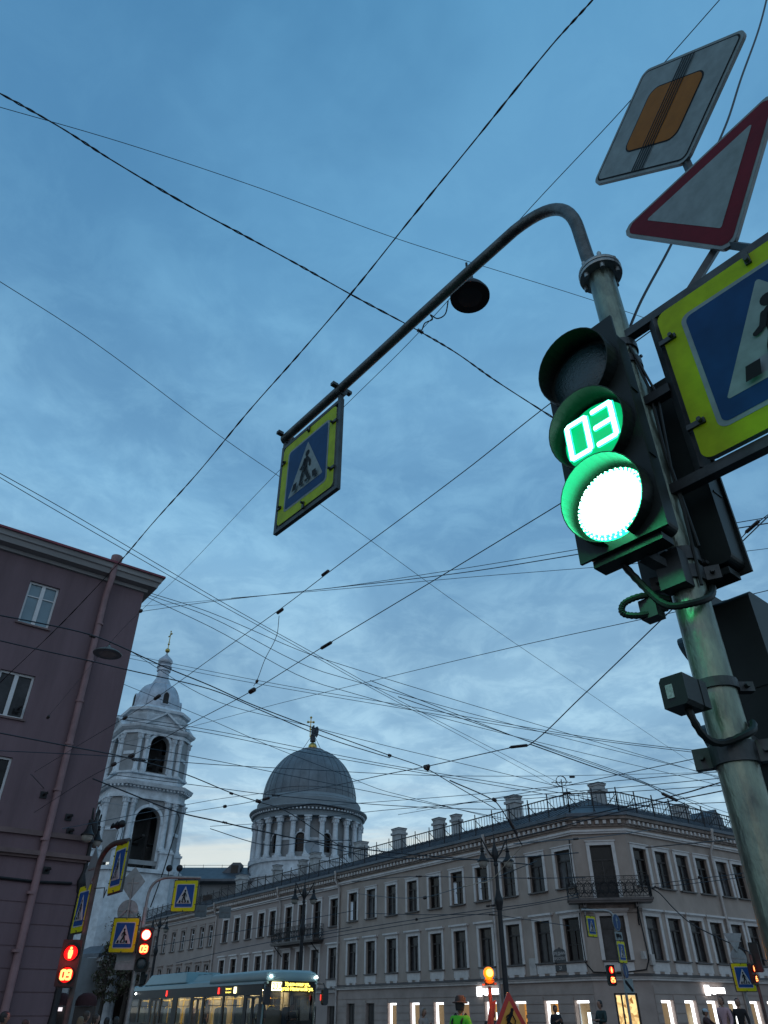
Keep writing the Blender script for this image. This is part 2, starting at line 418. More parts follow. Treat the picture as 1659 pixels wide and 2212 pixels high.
def shop_window(parent, m, w, h, style):
    """lit ground floor opening: frame with light strips, glowing room wall behind"""
    mb = MB(); 
    for a, b, c, d in ((-w/2, -w/2+.05, -h/2, h/2), (w/2-.05, w/2, -h/2, h/2), (-w/2+.05, w/2-.05, h/2-.05, h/2)): mb.bx(a, b, .3, .38, c, d)
    mb.bm.transform(m); f = mb.build('shop_window', M_wframe, parent, world=True)
    mb = MB(); mb.flat([(-w/2, -h/2), (w/2, -h/2), (w/2, h/2), (-w/2, h/2)], .9); mb.bm.transform(m)
    b = mb.build('lit_room', M_warm if style in 'wo' else M_pale, f); b.parent = parent; b.parent = f
    mb = MB()
    mb.poly([V((-w/2, .38, -h/2)), V((-w/2, .9, -h/2)), V((-w/2, .9, h/2)), V((-w/2, .38, h/2))]); mb.poly([V((w/2, .38, -h/2)), V((w/2, .9, -h/2)), V((w/2, .9, h/2)), V((w/2, .38, h/2))])
    mb.bm.transform(m); mb.build('room_side', M_pale, f)
    mb = MB(); mb.bx(-w/2+.02, w/2-.02, .2, .28, h/2-.12, h/2-.02)
    if style in 'pw': mb.bx(-w/2+.03, -w/2+.17, .2, .28, -h/2, h/2-.121)
    if style in 'rx': mb.bx(w/2-.17, w/2-.03, .2, .28, -h/2, h/2-.121)
    mb.bm.transform(m); mb.build('light_strip', M_led, f)
    if style in 'xw':
        mb = MB(); mb.bx(-.32, .38, .7, .75, -h/2, h*.2); mb.bm.transform(m); mb.build('display_screen', M_cool, f)
    rr = random.Random(int(m.translation.x*100)); mb = MB()
    for k in range(4):
        z = -h/2+.25+k*.36; mb.bx(-w/2+.2, w/2-.15, .72, .88, z, z+.025); x = -w/2+.22
        while x < w/2-.25 and k < 3:
            q = rr.uniform(.04, .12); mb.bx(x, x+q, .74, .84, z+.025, z+.025+rr.uniform(.08, .26)); x += q+rr.uniform(.01, .12)
    mb.bm.transform(m); mb.build('shelf_goods', M_goods, f)
    for ch in f.children:
        if ch.name.startswith('lit_room') or True:
            ch.parent = f
    # children authored in world space: undo the parent offset
    inv = mw(parent).inverted()
    for ch in f.children: ch.data.transform(inv)
    return f
def building(name, label, cat, p, rz=0, group=None): return thing(name, label, cat, p, rz, group)
def facade_wall(mb, dirf, x0, x1, z0, z1, holes, depth=.42): wallgrid(mb, x0, x1, z0, z1, holes, depth, dirf)
def downpipe(parent, p, out, zt, zb=0.):
    """p(z,out) gives the wall point"""
    mb = MB(); a = p(zt+.05, .55)
    mb.lathe([(.13, .12), (.15, .12), (.15, 0), (.08, -.22), (.075, -.4)], 12, MX.Translation(a))
    mb.tube([a-V((0, 0, .35)), a-V((0, 0, .55)), p(zt-1.15, .16), p(zt-1.5, .13), p(zb+.2, .13)], .075, 10)
    z = zt-2.2
    while z > 1: mb.lathe([(.095, -.03), (.095, .03)], 10, MX.Translation(p(z, .13))); z -= 1.6
    mb.build('downpipe', M_pipe, parent, world=True, smooth=True)
def roof_rail(parent, path, zb, h=.95, name='roof_railing'):
    mb = MB()
    for (a, b) in zip(path, path[1:]):
        a, b = V((a[0], a[1], zb)), V((b[0], b[1], zb)); L = (b-a).length; d = (b-a)/L; inn = V((-d.y, d.x, 0)); n = max(1, round(L/1.75))
        for k in range(n+1):
            q = a+d*L*k/n; mb.beam(q-V((0, 0, .25)), q+V((0, 0, h+.28)), .065); mb.beam(q+V((0, 0, h*.9)), q+inn*.75+V((0, 0, .35)), .035)
            mb.box(q-V((0, 0, .2)), (.16, .16, .16))
        mb.beam(a+V((0, 0, h)), b+V((0, 0, h)), .06); mb.beam(a+V((0, 0, .2)), b+V((0, 0, .2)), .035)
        nb = max(1, round(L/.27))
        for k in range(nb): q = a+d*L*(k+.5)/nb; mb.beam(q+V((0, 0, .2)), q+V((0, 0, h)), .03)
    return mb.build(name, M_iron, parent, world=True)
def chimney(parent, p, w, d, h, rz):
    m = MX.Translation(p)@MX.Rotation(rz, 4, 'Z'); mb = MB()
    mb.bx(-w/2, w/2, -d/2, d/2, -1.2, h); mb.bx(-w/2-.1, w/2+.1, -d/2-.1, d/2+.1, h-.38, h-.2); mb.bx(-w/2-.05, w/2+.05, -d/2-.05, d/2+.05, h, h+.1)
    mb.bx(-w/2-.12, w/2+.12, -d/2-.12, d/2+.12, -1.2, -.1)
    mb.bm.transform(m); c = mb.build('chimney', M_chim, parent, world=True)
    mb = MB(); mb.bx(-w/2-.08, w/2+.08, -d/2-.08, d/2+.08, h+.102, h+.16); mb.bm.transform(mw(parent).inverted()@m); mb.build('chimney_cap', M_roof, c)
ROOFP = [(.5, 11.0), (.62, 11.02), (.62, 11.2), (.35, 11.22), (-3.2, 12.75), (-3.3, 12.75), (-8, 12.2)]
CORN = [(0, 10.5), (.12, 10.52), (.12, 10.62), (.16, 10.62), (.2, 10.84), (.45, 10.86), (.5, 10.98), (.5, 10.999)]
def trims(b, path, dz=0., string=True):
    mb = MB(); sweep(mb, path, [(o, z+dz) for o, z in CORN]); mb.build('cornice', M_dirty, b, world=True)
    mb = MB(); molding(mb, path, .0, .13, 10.12+dz, 10.22+dz); molding(mb, path, 0., .2, 10.221+dz, 10.34+dz); mb.build('frieze_moulding', M_white, b, world=True)
    mb = MB()
    for a, c in zip(path, path[1:]):
        a, c = V((a[0], a[1], 0)), V((c[0], c[1], 0)); L = (c-a).length; d = (c-a)/L; n = V((d.y, -d.x, 0)); k = max(1, int(L/.42))
        for i in range(k):
            q = a+d*L*(i+.5)/k+n*.25; mb.box((q.x, q.y, 10.72+dz), (.19, .26, .2), MX.Rotation(math.atan2(d.y, d.x), 4, 'Z'))
    mb.build('dentils', M_white, b, world=True)
    if string:
        mb = MB(); molding(mb, path, 0, .14, 2.82+dz, 2.93+dz); molding(mb, path, 0, .22, 2.931+dz, 3.02+dz); mb.build('string_course', M_white, b, world=True)
        mb = MB(); sweep(mb, path, [(.0, 3.14+dz), (.3, 3.02+dz), (.3, 3.0+dz)]); mb.build('tin_flashing', M_sill, b, world=True)
    mb = MB(); sweep(mb, path, [(o, z+dz) for o, z in ROOFP])
    for a, c in zip(path, path[1:]):
        a, c = V((a[0], a[1], 0)), V((c[0], c[1], 0)); L = (c-a).length; d = (c-a)/L; n = V((d.y, -d.x, 0)); k = int(L/.6)
        for i in range(k):
            q = a+d*L*(i+.5)/k
            if L < 4: continue
            mb.beam(q+n*.35+V((0, 0, 11.24+dz)), q-n*3.15+V((0, 0, 12.76+dz)), .035, .06)
    mb.build('roof', M_roof, b, world=True)
ZB3, ZB2, ZB1 = 8.38, 4.8, 1.07
# ---------------------------------------------------------------- corner building
B1 = building('corner_building', 'pinkish beige corner building with iron corner balcony and bright shop windows below', 'building', (P1.x, P1.y, 0))
SEG = 25.95
fL, fC, fR = front((P1.x, P1.y, 0), RZL), front((P1.x, P1.y, 0), RZC), front((P2.x, P2.y, 0), RZR)
sL = [.98, 3.25, 5.75, 8.27, 10.8, 13.3, 15.9, 18.52, 21.25, 23.85]; sR = [1.05, 3.05, 5.05, 7.05, 9.2, 11.0, 13., 15., 17., 19., 21.]
mb = MB(); mb2 = MB()
def holes_for(xs, sg, w=1.22): return [(sg*x-w/2, sg*x+w/2) for x in xs]
hL = [(a, b, ZB3-1.0, ZB3+1.0) for a, b in holes_for(sL, -1)]+[(a, b, ZB2-1.05, ZB2+1.05) for a, b in holes_for(sL, -1)]
hR = [(a, b, ZB3-1.0, ZB3+1.0) for a, b in holes_for(sR, 1)]+[(a, b, ZB2-1.05, ZB2+1.05) for a, b in holes_for(sR, 1)]
facade_wall(mb, fL, -SEG, 0, 2.85, 10.95, hL); facade_wall(mb, fR, 0, 26, 2.85, 10.95, hR)
DZ = 8.0+.2
facade_wall(mb, fC, 0, 3.03, 2.85, 10.95, [(.89, 2.14, 6.75, 9.5), (.85, 2.18, 3.75, 5.85)])
mb.build('wall', M_beige, B1, world=True)
gL = [(s, t) for s, t in zip(sL, ('x', 'w', 'o', 'w', 'o', 'p', 'p', 'p', 'd', 'd'))]; gR = [(s, t) for s, t in zip(sR, 'rxrxrrrrrrr')]
GW = 1.05
hgL = [(-s-GW/2, -s+GW/2, .15, 1.95) for s, t in gL]; hgR = [(s-GW/2, s+GW/2, .15, 1.95) for s, t in gR]
facade_wall(mb2, fL, -SEG, 0, 0, 2.85, hgL, .38); facade_wall(mb2, fR, 0, 26, 0, 2.85, hgR, .38); facade_wall(mb2, fC, 0, 3.03, 0, 2.85, [(1.0, 2.2, .1, 2.25)], .38)
mb2.build('rusticated_ground_wall', M_rust, B1, world=True)
mb = MB()     # rusticated courses as raised blocks between the openings
def rust_row(fm, x0, x1, holes):
    for k in range(6):
        z = .12+.42*k; zt = min(z+.37, 2.6); cuts = sorted([(h[0]-.04, h[1]+.04) for h in holes if h[2] < zt and h[3]+.03 > z]); x = x0
        for a, b in cuts+[(x1, x1)]:
            if a-x > .1: mb.box(fm@V(((x+a)/2, -.012, (z+zt)/2)), (a-x, .05, zt-z), fm.to_3x3().to_4x4())
            x = b
rust_row(fL, -SEG, -.05, hgL); rust_row(fR, .05, 26, hgR)
mb.build('rustication', M_rust, B1, world=True)
trims(B1, [tuple(onL(SEG).xy), tuple(P1), tuple(P2), tuple(onR(26).xy)])
for i, s in enumerate(sL):
    w = place(W3 if i in (3, 4, 9) else v3(), B1, fL@MX.Translation((-s, 0, ZB3)))
    if i in (3, 4, 9): add_open_sash(w, .55)
    place(v2(), B1, fL@MX.Translation((-s, 0, ZB2)))
for s in sR:
    place(v3(), B1, fR@MX.Translation((s, 0, ZB3))); place(v2(), B1, fR@MX.Translation((s, 0, ZB2)))
o = place(W3d, B1, fC@MX.Translation((1.515, 0, 8.125))); o.name = 'balcony_door'
w2c = proto_window(1.33, 2.1, pane=M_pane2, hood=True, apron=True, muntin=False); place(w2c, B1, fC@MX.Translation((1.515, 0, ZB2))); PROTO.append(w2c)
for fm, lst, sg in ((fL, gL, -1), (fR, gR, 1)):
    for s, t in lst:
        m = fm@MX.Translation((sg*s, 0, 1.05))
        if t == 'd':
            mb = MB(); mb.bx(-.5, .5, .2, .3, -.9, .9); mb.bx(-.42, -.04, .17, .2, -.8, .75); mb.bx(.04, .42, .17, .2, -.8, .75); mb.bm.transform(m); mb.build('door', M_frame, B1, world=True)
        else: shop_window(B1, m, GW, 1.8, t)
# shop door on the cut corner
m = fC@MX.Translation((1.6, 0, 1.175)); mb = MB()
for a, b in ((-.6, -.5), (.5, .6), (-.26, -.18)): mb.bx(a, b, .08, .2, -1.075, 1.075)
mb.bx(-.5, .5, .08, .2, 1.0, 1.075); mb.bm.transform(m); dr = mb.build('shop_door', M_frame, B1, world=True)
M_shelf = mat('x', (0, 0, 0)); M_shelf.name = 'lit shop shelves'
n_ = M_shelf.node_tree; b_ = n_.nodes['Principled BSDF']; t_ = n_.nodes.new('ShaderNodeTexCoord'); v_ = n_.nodes.new('ShaderNodeTexVoronoi'); v_.inputs['Scale'].default_value = 5
r_ = n_.nodes.new('ShaderNodeValToRGB'); r_.color_ramp.elements[0].color = (.25, .08, .01, 1); r_.color_ramp.elements[1].color = (1, .72, .3, 1); r_.color_ramp.elements[1].position = .7
n_.links.new(t_.outputs['Object'], v_.inputs[0]); n_.links.new(v_.outputs['Color'], r_.inputs[0]); n_.links.new(r_.outputs[0], b_.inputs['Emission Color']); b_.inputs['Emission Strength'].default_value = 1.3
mb = MB(); mb.flat([(-.6, -1.07), (.6, -1.07), (.6, 1.0), (-.6, 1.0)], .6); mb.bm.transform(mw(B1).inverted()@m); mb.build('lit_room', M_shelf, dr)
# corner balcony
mb = MB(); x0, x1 = -.75, 3.78; mb.bx(x0, x1, -1.0, -.004, 6.42, 6.52); mb.bx(x0-.06, x1+.06, -1.06, -.004, 6.521, 6.64)
for xx in (.1, 2.93): mb.prism([], 0, 0) if False else mb.box((xx, -.45, 6.3), (.16, .85, .2))
mb.bm.transform(fC); bal = mb.build('balcony', M_sill, B1, world=True)
def iron_panel(mb, x0, x1, z0, z1, m):
    """scrollwork railing between two posts"""
    n = max(1, round((x1-x0)/.46))
    for k in range(n+1):
        x = x0+(x1-x0)*k/n; mb.beam(m@V((x, 0, z0)), m@V((x, 0, z1)), .022)
    for z in (z0+.05, z1-.2, z1): mb.beam(m@V((x0, 0, z)), m@V((x1, 0, z)), .035 if z == z1 else .022)
    for k in range(n):
        c = x0+(x1-x0)*(k+.5)/n; hw = (x1-x0)/n/2; zc_ = (z0+z1)/2-.06
        for sx in (-1, 1):
            for sz in (-1, 1):
                pts = []
                for i in range(15):
                    a = i/14*2*math.pi*1.25; r = .115*(1-.62*i/14); pts.append(m@V((c+sx*(hw*.48)-sx*r*math.cos(a), 0, zc_+sz*.17+sz*r*math.sin(a))))
                mb.tube(pts, .018, 4, False)
            mb.tube([m@V((c+sx*hw*.9*math.sin(t*math.pi), 0, z0+.05+(z1-.25-z0)*t)) for t in [i/8 for i in range(9)]], .017, 4, False)
        mb.tube([m@V((c+.05*math.cos(a), 0, zc_+.09*math.sin(a))) for a in [i*math.pi/4 for i in range(9)]], .013, 4, False)
        for i in range(3): xx = c-hw+hw*2*(i+.5)/3; mb.tube([m@V((xx+.05*math.cos(a), 0, z1-.1+.05*math.sin(a))) for a in [j*math.pi/4 for j in range(9)]], .009, 4, False)
mb = MB(); iron_panel(mb, x0, x1, 6.66, 7.72, fC@MX.Translation((0, -1.0, 0)))
for xx in (x0, x1): iron_panel(mb, 0, .95, 6.66, 7.72, fC@MX.Translation((xx, -.98, 0))@MX.Rotation(math.pi/2, 4, 'Z'))
mb.bm.transform(mw(B1).inverted()); mb.build('railing', M_iron, bal)
mb = MB()
for xx in (.1, 2.93):
    pts = [(xx, -.9, 6.38), (xx, -.75, 6.2), (xx, -.35, 6.0), (xx, -.08, 5.6), (xx, -.06, 5.45), (xx, -.16, 5.4)]; mb.tube(pts, .04, 6)
mb.bm.transform(mw(B1).inverted()@fC); mb.build('scroll_bracket', M_iron, bal)
mb = MB(); mb.bx(.05, 2.98, -.1, -.004, 6.0, 6.418); mb.bm.transform(mw(B1).inverted()@fC); mb.build('soffit_panel', M_dirty, bal)
for s in (7.2,): downpipe(B1, lambda z, o, s=s: onL(s, z, o), .1, 11.0)
downpipe(B1, lambda z, o: onL(25.8, z, o), .1, 11.0); downpipe(B1, lambda z, o: onR(8.15, z, o), .1, 11.0)
def shift(path, out):
    r = MB(); sweep(r, path, [(out, 0), (out, 1)]); r.bm.verts.ensure_lookup_table()
    p = [r.bm.verts[i*2].co.xy.copy() for i in range(len(path))]; r.bm.free(); return p
roof_rail(B1, shift([onL(SEG), P1, P2, onR(26)], -.15), 11.55)
def chim_on(b, px, ytop, wpx, dz=0., off=-3.6, right=False):
    n = V((-.816, -.578, 0)) if not right else V((.575, -.818, 0)); p0 = (onL(0) if not right else onR(0))+n*off
    p = onplane(px, ytop, p0, n); t = (p-V((0, 0, H))).length; w = wpx*t/F*.78
    chimney(b, V((p.x, p.y, 12.4)), w*.75, w*.6, p.z-12.6, RZL if not right else RZR)
for px, yt, w in ((1288, 1692, 40), (1108, 1719, 42), (985, 1759, 28), (948, 1767, 34), (862, 1789, 38), (780, 1818, 38)): chim_on(B1, px, yt, w)
chim_on(B1, 1467, 1740, 42, right=True)
# dormer on the right slope
p = onplane(1530, 1760, onR(0)+V((.575, -.818, 0))*-2.2, V((.575, -.818, 0))); m = front((p.x, p.y, 12.0), RZR); mb = MB()
mb.prism([(-.7, 0), (.7, 0), (.7, .8), (0, 1.35), (-.7, .8)], -.6, 2.2, m); mb.build('dormer', M_roof, B1, world=True)
# plaque with the street name, house number below it
p = onL(2.12, 4.05, .04); m = MX.Translation(p)@MX.Rotation(RZL, 4, 'Z'); mb = MB()
mb.prism([(-.45, -.36), (.45, -.36), (.45, .22), (.3, .32), (.12, .34), (0, .42), (-.12, .34), (-.3, .32), (-.45, .22)], -.03, .03, m); plq = mb.build('street_plaque', mat('black enamel', (.008, .009, .014), .3), B1, world=True)
mb = MB(); inv = mw(B1).inverted()
for tx, z, sz in (('СРЕДНИЙ', .1, .21), ('ПРОСПЕКТ', -.14, .19)): mb.addmesh(textmesh(tx, sz), m@MX.Translation((0, -.036, z))@UP)
mb.bm.transform(inv); mb.build('lettering', M_white, plq)
m = MX.Translation(onL(2.12, 3.46, .04))@MX.Rotation(RZL, 4, 'Z'); mb = MB(); mb.prism([(-.42, -.15), (.42, -.15), (.42, .15), (-.42, .15)], -.03, .03, m); plq = mb.build('number_plate', bpy.data.materials['black enamel'], B1, world=True)
mb = MB(); mb.addmesh(textmesh('21', .24), m@MX.Translation((0, -.036, 0))@UP); mb.bm.transform(inv); mb.build('lettering', M_white, plq)
# glowing shop signs: a square emblem and a row of box letters
def lit_sign(m, sc=1.):
    mb = MB(); mb.bx(-.95*sc, 1.0*sc, -.05, 0, -.2*sc, -.16*sc); mb.bm.transform(m); s = mb.build('shop_sign', M_frame, B1, world=True)
    mb = MB(); mb.bx(-.95*sc, -.55*sc, -.12, -.04, -.24*sc, .26*sc)
    x = -.46
    for w, h0, h1 in ((.2, -.14, .16), (.2, -.2, .14), (.22, -.14, .15), (.2, -.14, .16), (.22, -.14, .15), (.24, -.14, .15)):
        mb.bx(x*sc, (x+w)*sc, -.11, -.04, h0*sc, h1*sc); x += w+.03
    mb.bm.transform(mw(B1).inverted()@m); mb.build('lit_letters', M_led, s)
lit_sign(MX.Translation(onL(8.3, 2.45, .08))@MX.Rotation(RZL, 4, 'Z'))
lit_sign(MX.Translation(onR(5.3, 2.42, .08))@MX.Rotation(RZR, 4, 'Z'), .95)
# white notice on the wall and cable runs
mb = MB(); mb.prism(rrect(.55, .85, .05), -.03, .01, MX.Translation(onL(4.35, 3.6, 0))@MX.Rotation(RZL, 4, 'Z')); mb.build('wall_box', M_pipe, B1, world=True)
mb = MB(); mb.tube([onL(.25, 9.9, .06), onL(.3, 8.2, .06), onL(.15, 6.6, .06), onL(.3, 5.2, .06), onL(.25, 3.6, .06), fC@V((.1, -.06, 3.2)), fC@V((1.5, -.06, 3.15)), fC@V((2.9, -.06, 3.3)), onR(.1, 3.8, .06), onR(-.05, 5.6, .06), onR(-.1, 6.4, .06)], .035, 5); mb.build('wall_cable', M_iron, B1, world=True)
mb = MB(); mb.box(onR(.25, 3.75, .12), (.3, .2, .5), MX.Rotation(RZR, 4, 'Z')); mb.box(onR(-.35, 3.95, .1), (.2, .2, .35), MX.Rotation(RZR, 4, 'Z')); mb.build('meter_box', M_pipe, B1, world=True)
# ---------------------------------------------------------------- middle and far buildings on the same street
def rowhouse(name, label, s0, s1, xs, dz, W3p, W2p, wm, doors=(), gnd=True):
    b = building(name, label, 'building', onL(s0)); f = fL@MX.Translation((0, 0, dz)); h = []
    for x in xs:
        zlo = ZB3-1.0 if x not in doors else 6.72
        h += [(-x-.61, -x+.61, zlo, ZB3+1.0 if x not in doors else 9.4), (-x-.61, -x+.61, ZB2-1.05, ZB2+1.05), (-x-.55, -x+.55, .2, 1.95)]
    mb = MB(); facade_wall(mb, f, -s1, -s0-.01, -.5, 10.95, h, .42); mb.build('wall', wm, b, world=True)
    trims(b, [tuple(onL(s1).xy), tuple(onL(s0+.01).xy)], dz)
    for x in xs:
        if x in doors:
            o = place(W3d, b, f@MX.Translation((-x, 0, 8.06))); o.name = 'balcony_door'
        else: place(W3p if W3p is not W3 else v3(), b, f@MX.Translation((-x, 0, ZB3)))
        place(W2p if W2p is not W2 else v2(), b, f@MX.Translation((-x, 0, ZB2)))
        mb = MB(); mb.bx(-x-.5, -x+.5, .22, .3, .25, 1.95); mb.bx(-x-.03, -x+.03, .17, .22, .3, 1.9); mb.bx(-x-.5, -x+.5, .18, .22, 1.35, 1.4); mb.bm.transform(f); mb.build('ground_floor_shutter', M_frame, b, world=True)
    roof_rail(b, [onL(s1, 0, -.15), onL(s0+.4, 0, -.15)], 11.55+dz)
    return b, f
B2, f2 = rowhouse('long_street_building', 'long grey beige three storey building with a wide iron balcony behind the bus', SEG, 50.4, [26.7, 29.49, 32.05, 34.5, 37.6, 39.9, 42.5, 45.2, 47.9], -.15, W3, W2, M_beige2, (29.49, 32.05, 34.5))
B3, f3 = rowhouse('white_framed_building', 'grey building with white window frames at the far end of the street', 50.4, 74.5, [51.6, 53.9, 56.5, 59.2, 62., 64.9, 67.9, 70.8], -.3, W3w, W2w, M_beige3)
mb = MB(); mb.bx(-35.7, -28.3, -1.0, -.004, 6.36, 6.46); mb.bx(-35.8, -28.2, -1.06, -.004, 6.461, 6.58); mb.bm.transform(f2); bal2 = mb.build('balcony', M_sill, B2, world=True)
mb = MB(); iron_panel(mb, -35.7, -28.3, 6.6, 7.66, f2@MX.Translation((0, -1., 0)))
for xx in (-35.7, -28.3): iron_panel(mb, 0, .95, 6.6, 7.66, f2@MX.Translation((xx, -.98, 0))@MX.Rotation(math.pi/2, 4, 'Z'))
mb.bm.transform(mw(B2).inverted()); mb.build('railing', M_iron, bal2)
mb = MB()
for xx in (-35.2, -28.8): mb.tube([(xx, -.9, 6.34), (xx, -.6, 6.05), (xx, -.1, 5.6)], .04, 6)
mb.bm.transform(mw(B2).inverted()@f2); mb.build('scroll_bracket', M_iron, bal2)
downpipe(B2, lambda z, o: onL(36.0, z-.15, o), .1, 11.0); downpipe(B2, lambda z, o: onL(50.2, z-.15, o), .1, 11.0); downpipe(B3, lambda z, o: onL(72.6, z-.3, o), .1, 11.0)
for px, yt, w in ((682, 1841, 30), (655, 1857, 24), (600, 1868, 26)): chim_on(B2, px, yt, w)
for px, yt, w in ((524, 1889, 34),): chim_on(B3, px, yt, w)
for o in PROTO: kill(o)
# dish on the middle building
p = onplane(674, 1832, onL(0)+V((-.816, -.578, 0))*-3.6, V((-.816, -.578, 0))); ds = thing('satellite_dish', 'round grey satellite dish on a chimney in front of the church drum', 'satellite dish', (p.x, p.y, p.z-1.))
mb = MB(); R = MX.Translation((0, 0, 1.))@MX.Rotation(.5, 4, 'Z')@MX.Rotation(math.radians(72), 4, 'X')
mb.lathe([(0, -.2), (.35, -.16), (.65, -.05), (.8, .05), (.82, .05), (.66, -.08), (.35, -.2), (0, -.25)], 24, R); mb.build('reflector', mat('grey dish paint', (.22, .24, .26), .5), ds, smooth=True)
mb = MB(); mb.tube([(0, 0, -.6), (0, 0, .95)], .04, 8); mb.tube([R@V((0, 0, -.2)), R@V((0, .1, .6))], .02, 6); mb.build('mast', M_steel, ds)
# tv aerial on the corner building
p = onplane(1213, 1690, onL(0)+V((-.816, -.578, 0))*-3.4, V((-.816, -.578, 0))); an = thing('roof_aerial', 'thin television aerial on a mast above the corner roof', 'antenna', (p.x, p.y, 12.4))
mb = MB(); mb.tube([(0, 0, 0), (0, 0, p.z-12.2)], .035, 6); mb.build('mast', M_iron, an)
mb = MB(); zt = p.z-12.4; mb.beam((-.7, 0, zt), (.7, 0, zt), .04)
for k in range(6): mb.beam((-.6+.24*k, -.3, zt), (-.6+.24*k, .3, zt), .02)
for a in (0, 1): mb.tube([(.35*math.cos(t), .1*a, zt+.1+.35*math.sin(t)) for t in [i*math.pi/6 for i in range(13)]], .02, 5)
mb.build('elements', M_iron, an)
# ---------------------------------------------------------------- purple house on the left
CX = V((-10.31, 27.)); RZP = math.atan2(.605, .796)
fP = front((CX.x, CX.y, 0), RZP)
BP = building('plum_building', 'tall plum coloured plastered building with a red roof edge at the left', 'building', (CX.x, CX.y, 0))
M_plum = mat('plum plaster', (.158, .104, .116), .9, var=.26, scale=1.1, bump=.12, bscale=20, stretch=(1, 1, .13))
M_plum2 = mat('plum pipe paint', (.25, .145, .15), .6, var=.3, scale=1.5)
M_ledge = mat('ledge plaster', (.17, .115, .11), .9, var=.4, scale=1.2)
M_red = mat('red roof tin', (.17, .03, .045), .45, .2, var=.3, scale=2)
M_soff = mat('grey eave boards', (.25, .24, .235), .8, var=.35, scale=1.5, stretch=(.2, .2, 3))
wins = [(-4.42, -3.3, 13.5, 15.27), (-4.45, -3.25, 9.98, 11.6), (-4.45, -3.2, 6.95, 8.65)]
wins += [(a-3.6, b-3.6, c, d) for a, b, c, d in wins]
mb = MB(); wallgrid(mb, -30, 0, 0, 16.4, wins, .28, fP)
mb.poly([fP@V(p) for p in ((0, 0, 0), (0, 16, 0), (0, 16, 16.4), (0, 0, 16.4))]); mb.build('wall', M_plum, BP, world=True)
for i, (a, b, c, d) in enumerate(wins):
    mb = MB(); w, h = b-a, d-c; t = .075
    for x0_, x1_, z0_, z1_ in ((a, a+t, c, d), (b-t, b, c, d), (a+t, b-t, d-t, d), (a+t, b-t, c, c+t), ((a+b)/2-.07, (a+b)/2+.07, c+t, d-t)): mb.bx(x0_, x1_, .1, .2, z0_, z1_)
    if i % 3 == 0: 
        for q0, q1 in ((a+t, (a+b)/2-.07), ((a+b)/2+.07, b-t)): mb.bx(q0, q1, .12, .18, d-h*.34, d-h*.34+.04)
    mb.bm.transform(fP); wn = mb.build('window', M_wframe, BP, world=True); inv = mw(BP).inverted()
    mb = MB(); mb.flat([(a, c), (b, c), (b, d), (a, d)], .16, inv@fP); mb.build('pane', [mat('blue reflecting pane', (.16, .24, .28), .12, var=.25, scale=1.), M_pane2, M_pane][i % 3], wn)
    mb = MB(); mb.bx(a-.08, b+.08, -.07, .1, c-.07, c-.004); mb.bm.transform(inv@fP); mb.build('sill', M_ledge, wn)
mb = MB(); mb.flat([(-30, 0), (0, 0), (0, 0), (-30, 0)], 0) if False else None
for z0_, z1_, o0 in ((6.3, 6.46, .1), (5.62, 5.7, .1), (5.7, 5.84, .2)):
    molding(mb, [tuple((fP@V((-30, 0, 0))).xy), (CX.x, CX.y), tuple((fP@V((0, 10, 0))).xy)], 0, o0, z0_, z1_-.001)
mb.build('ledge', M_ledge, BP, world=True)
mb = MB()
for k in range(9): mb.bx(-30, -.02, -.025, .01, .15+.6*k, .15+.6*k+.56)
mb.bm.transform(fP); mb.build('rustication', M_plum, BP, world=True)
pp = [tuple((fP@V((-30, 0, 0))).xy), (CX.x, CX.y), tuple((fP@V((0, 12, 0))).xy)]
mb = MB(); sweep(mb, pp, [(0, 16.15), (.1, 16.17), (.12, 16.3), (.4, 16.36), (.44, 16.56), (.5, 16.6), (.52, 16.78), (.55, 16.8)]); mb.build('eave', M_soff, BP, world=True)
mb = MB(); sweep(mb, pp, [(.5, 16.8), (.6, 16.81), (.6, 16.9), (.4, 16.93), (-3.5, 18.)]); mb.build('roof', M_red, BP, world=True)
mb = MB(); a = fP@V((-1.55, -.42, 16.9)); mb.lathe([(.2, .3), (.23, .3), (.23, .12), (.13, -.12), (.12, -.4)], 14, MX.Translation(a))
mb.tube([a+V((0, 0, -.2)), a+V((0, 0, -.7)), fP@V((-1.55, -.16, 15.6)), fP@V((-1.55, -.13, 15.2)), fP@V((-1.5, -.13, 8)), fP@V((-1.42, -.13, .2))], .12, 12)
for z in (14.2, 12.6, 11, 9.4, 7.8, 6.2, 4.6, 3): mb.lathe([(.15, -.04), (.15, .04)], 12, MX.Translation(fP@V((-1.52, -.13, z))))
mb.build('downpipe', M_plum2, BP, world=True, smooth=True)
mb = MB(); mb.tube([fP@V((-7, -.05, 5.02)), fP@V((-4, -.06, 5.0)), fP@V((-1.4, -.06, 4.93)), fP@V((-.3, -.08, 4.98))], .05, 6); mb.build('wall_cable', M_iron, BP, world=True)
mb = MB()
for x, z in ((-1.9, 7.6), (-.9, 7.0), (-.75, 6.55), (-1.2, 5.3), (-3.5, 10.3)): mb.tube([fP@V((x, 0, z)), fP@V((x, -.3, z)), fP@V((x+.05, -.34, z+.03))], .045, 6); mb.box(fP@V((x, -.02, z)), (.22, .04, .22), MX.Rotation(RZP, 4, 'Z'))
mb.build('wire_anchor', M_iron, BP, world=True)
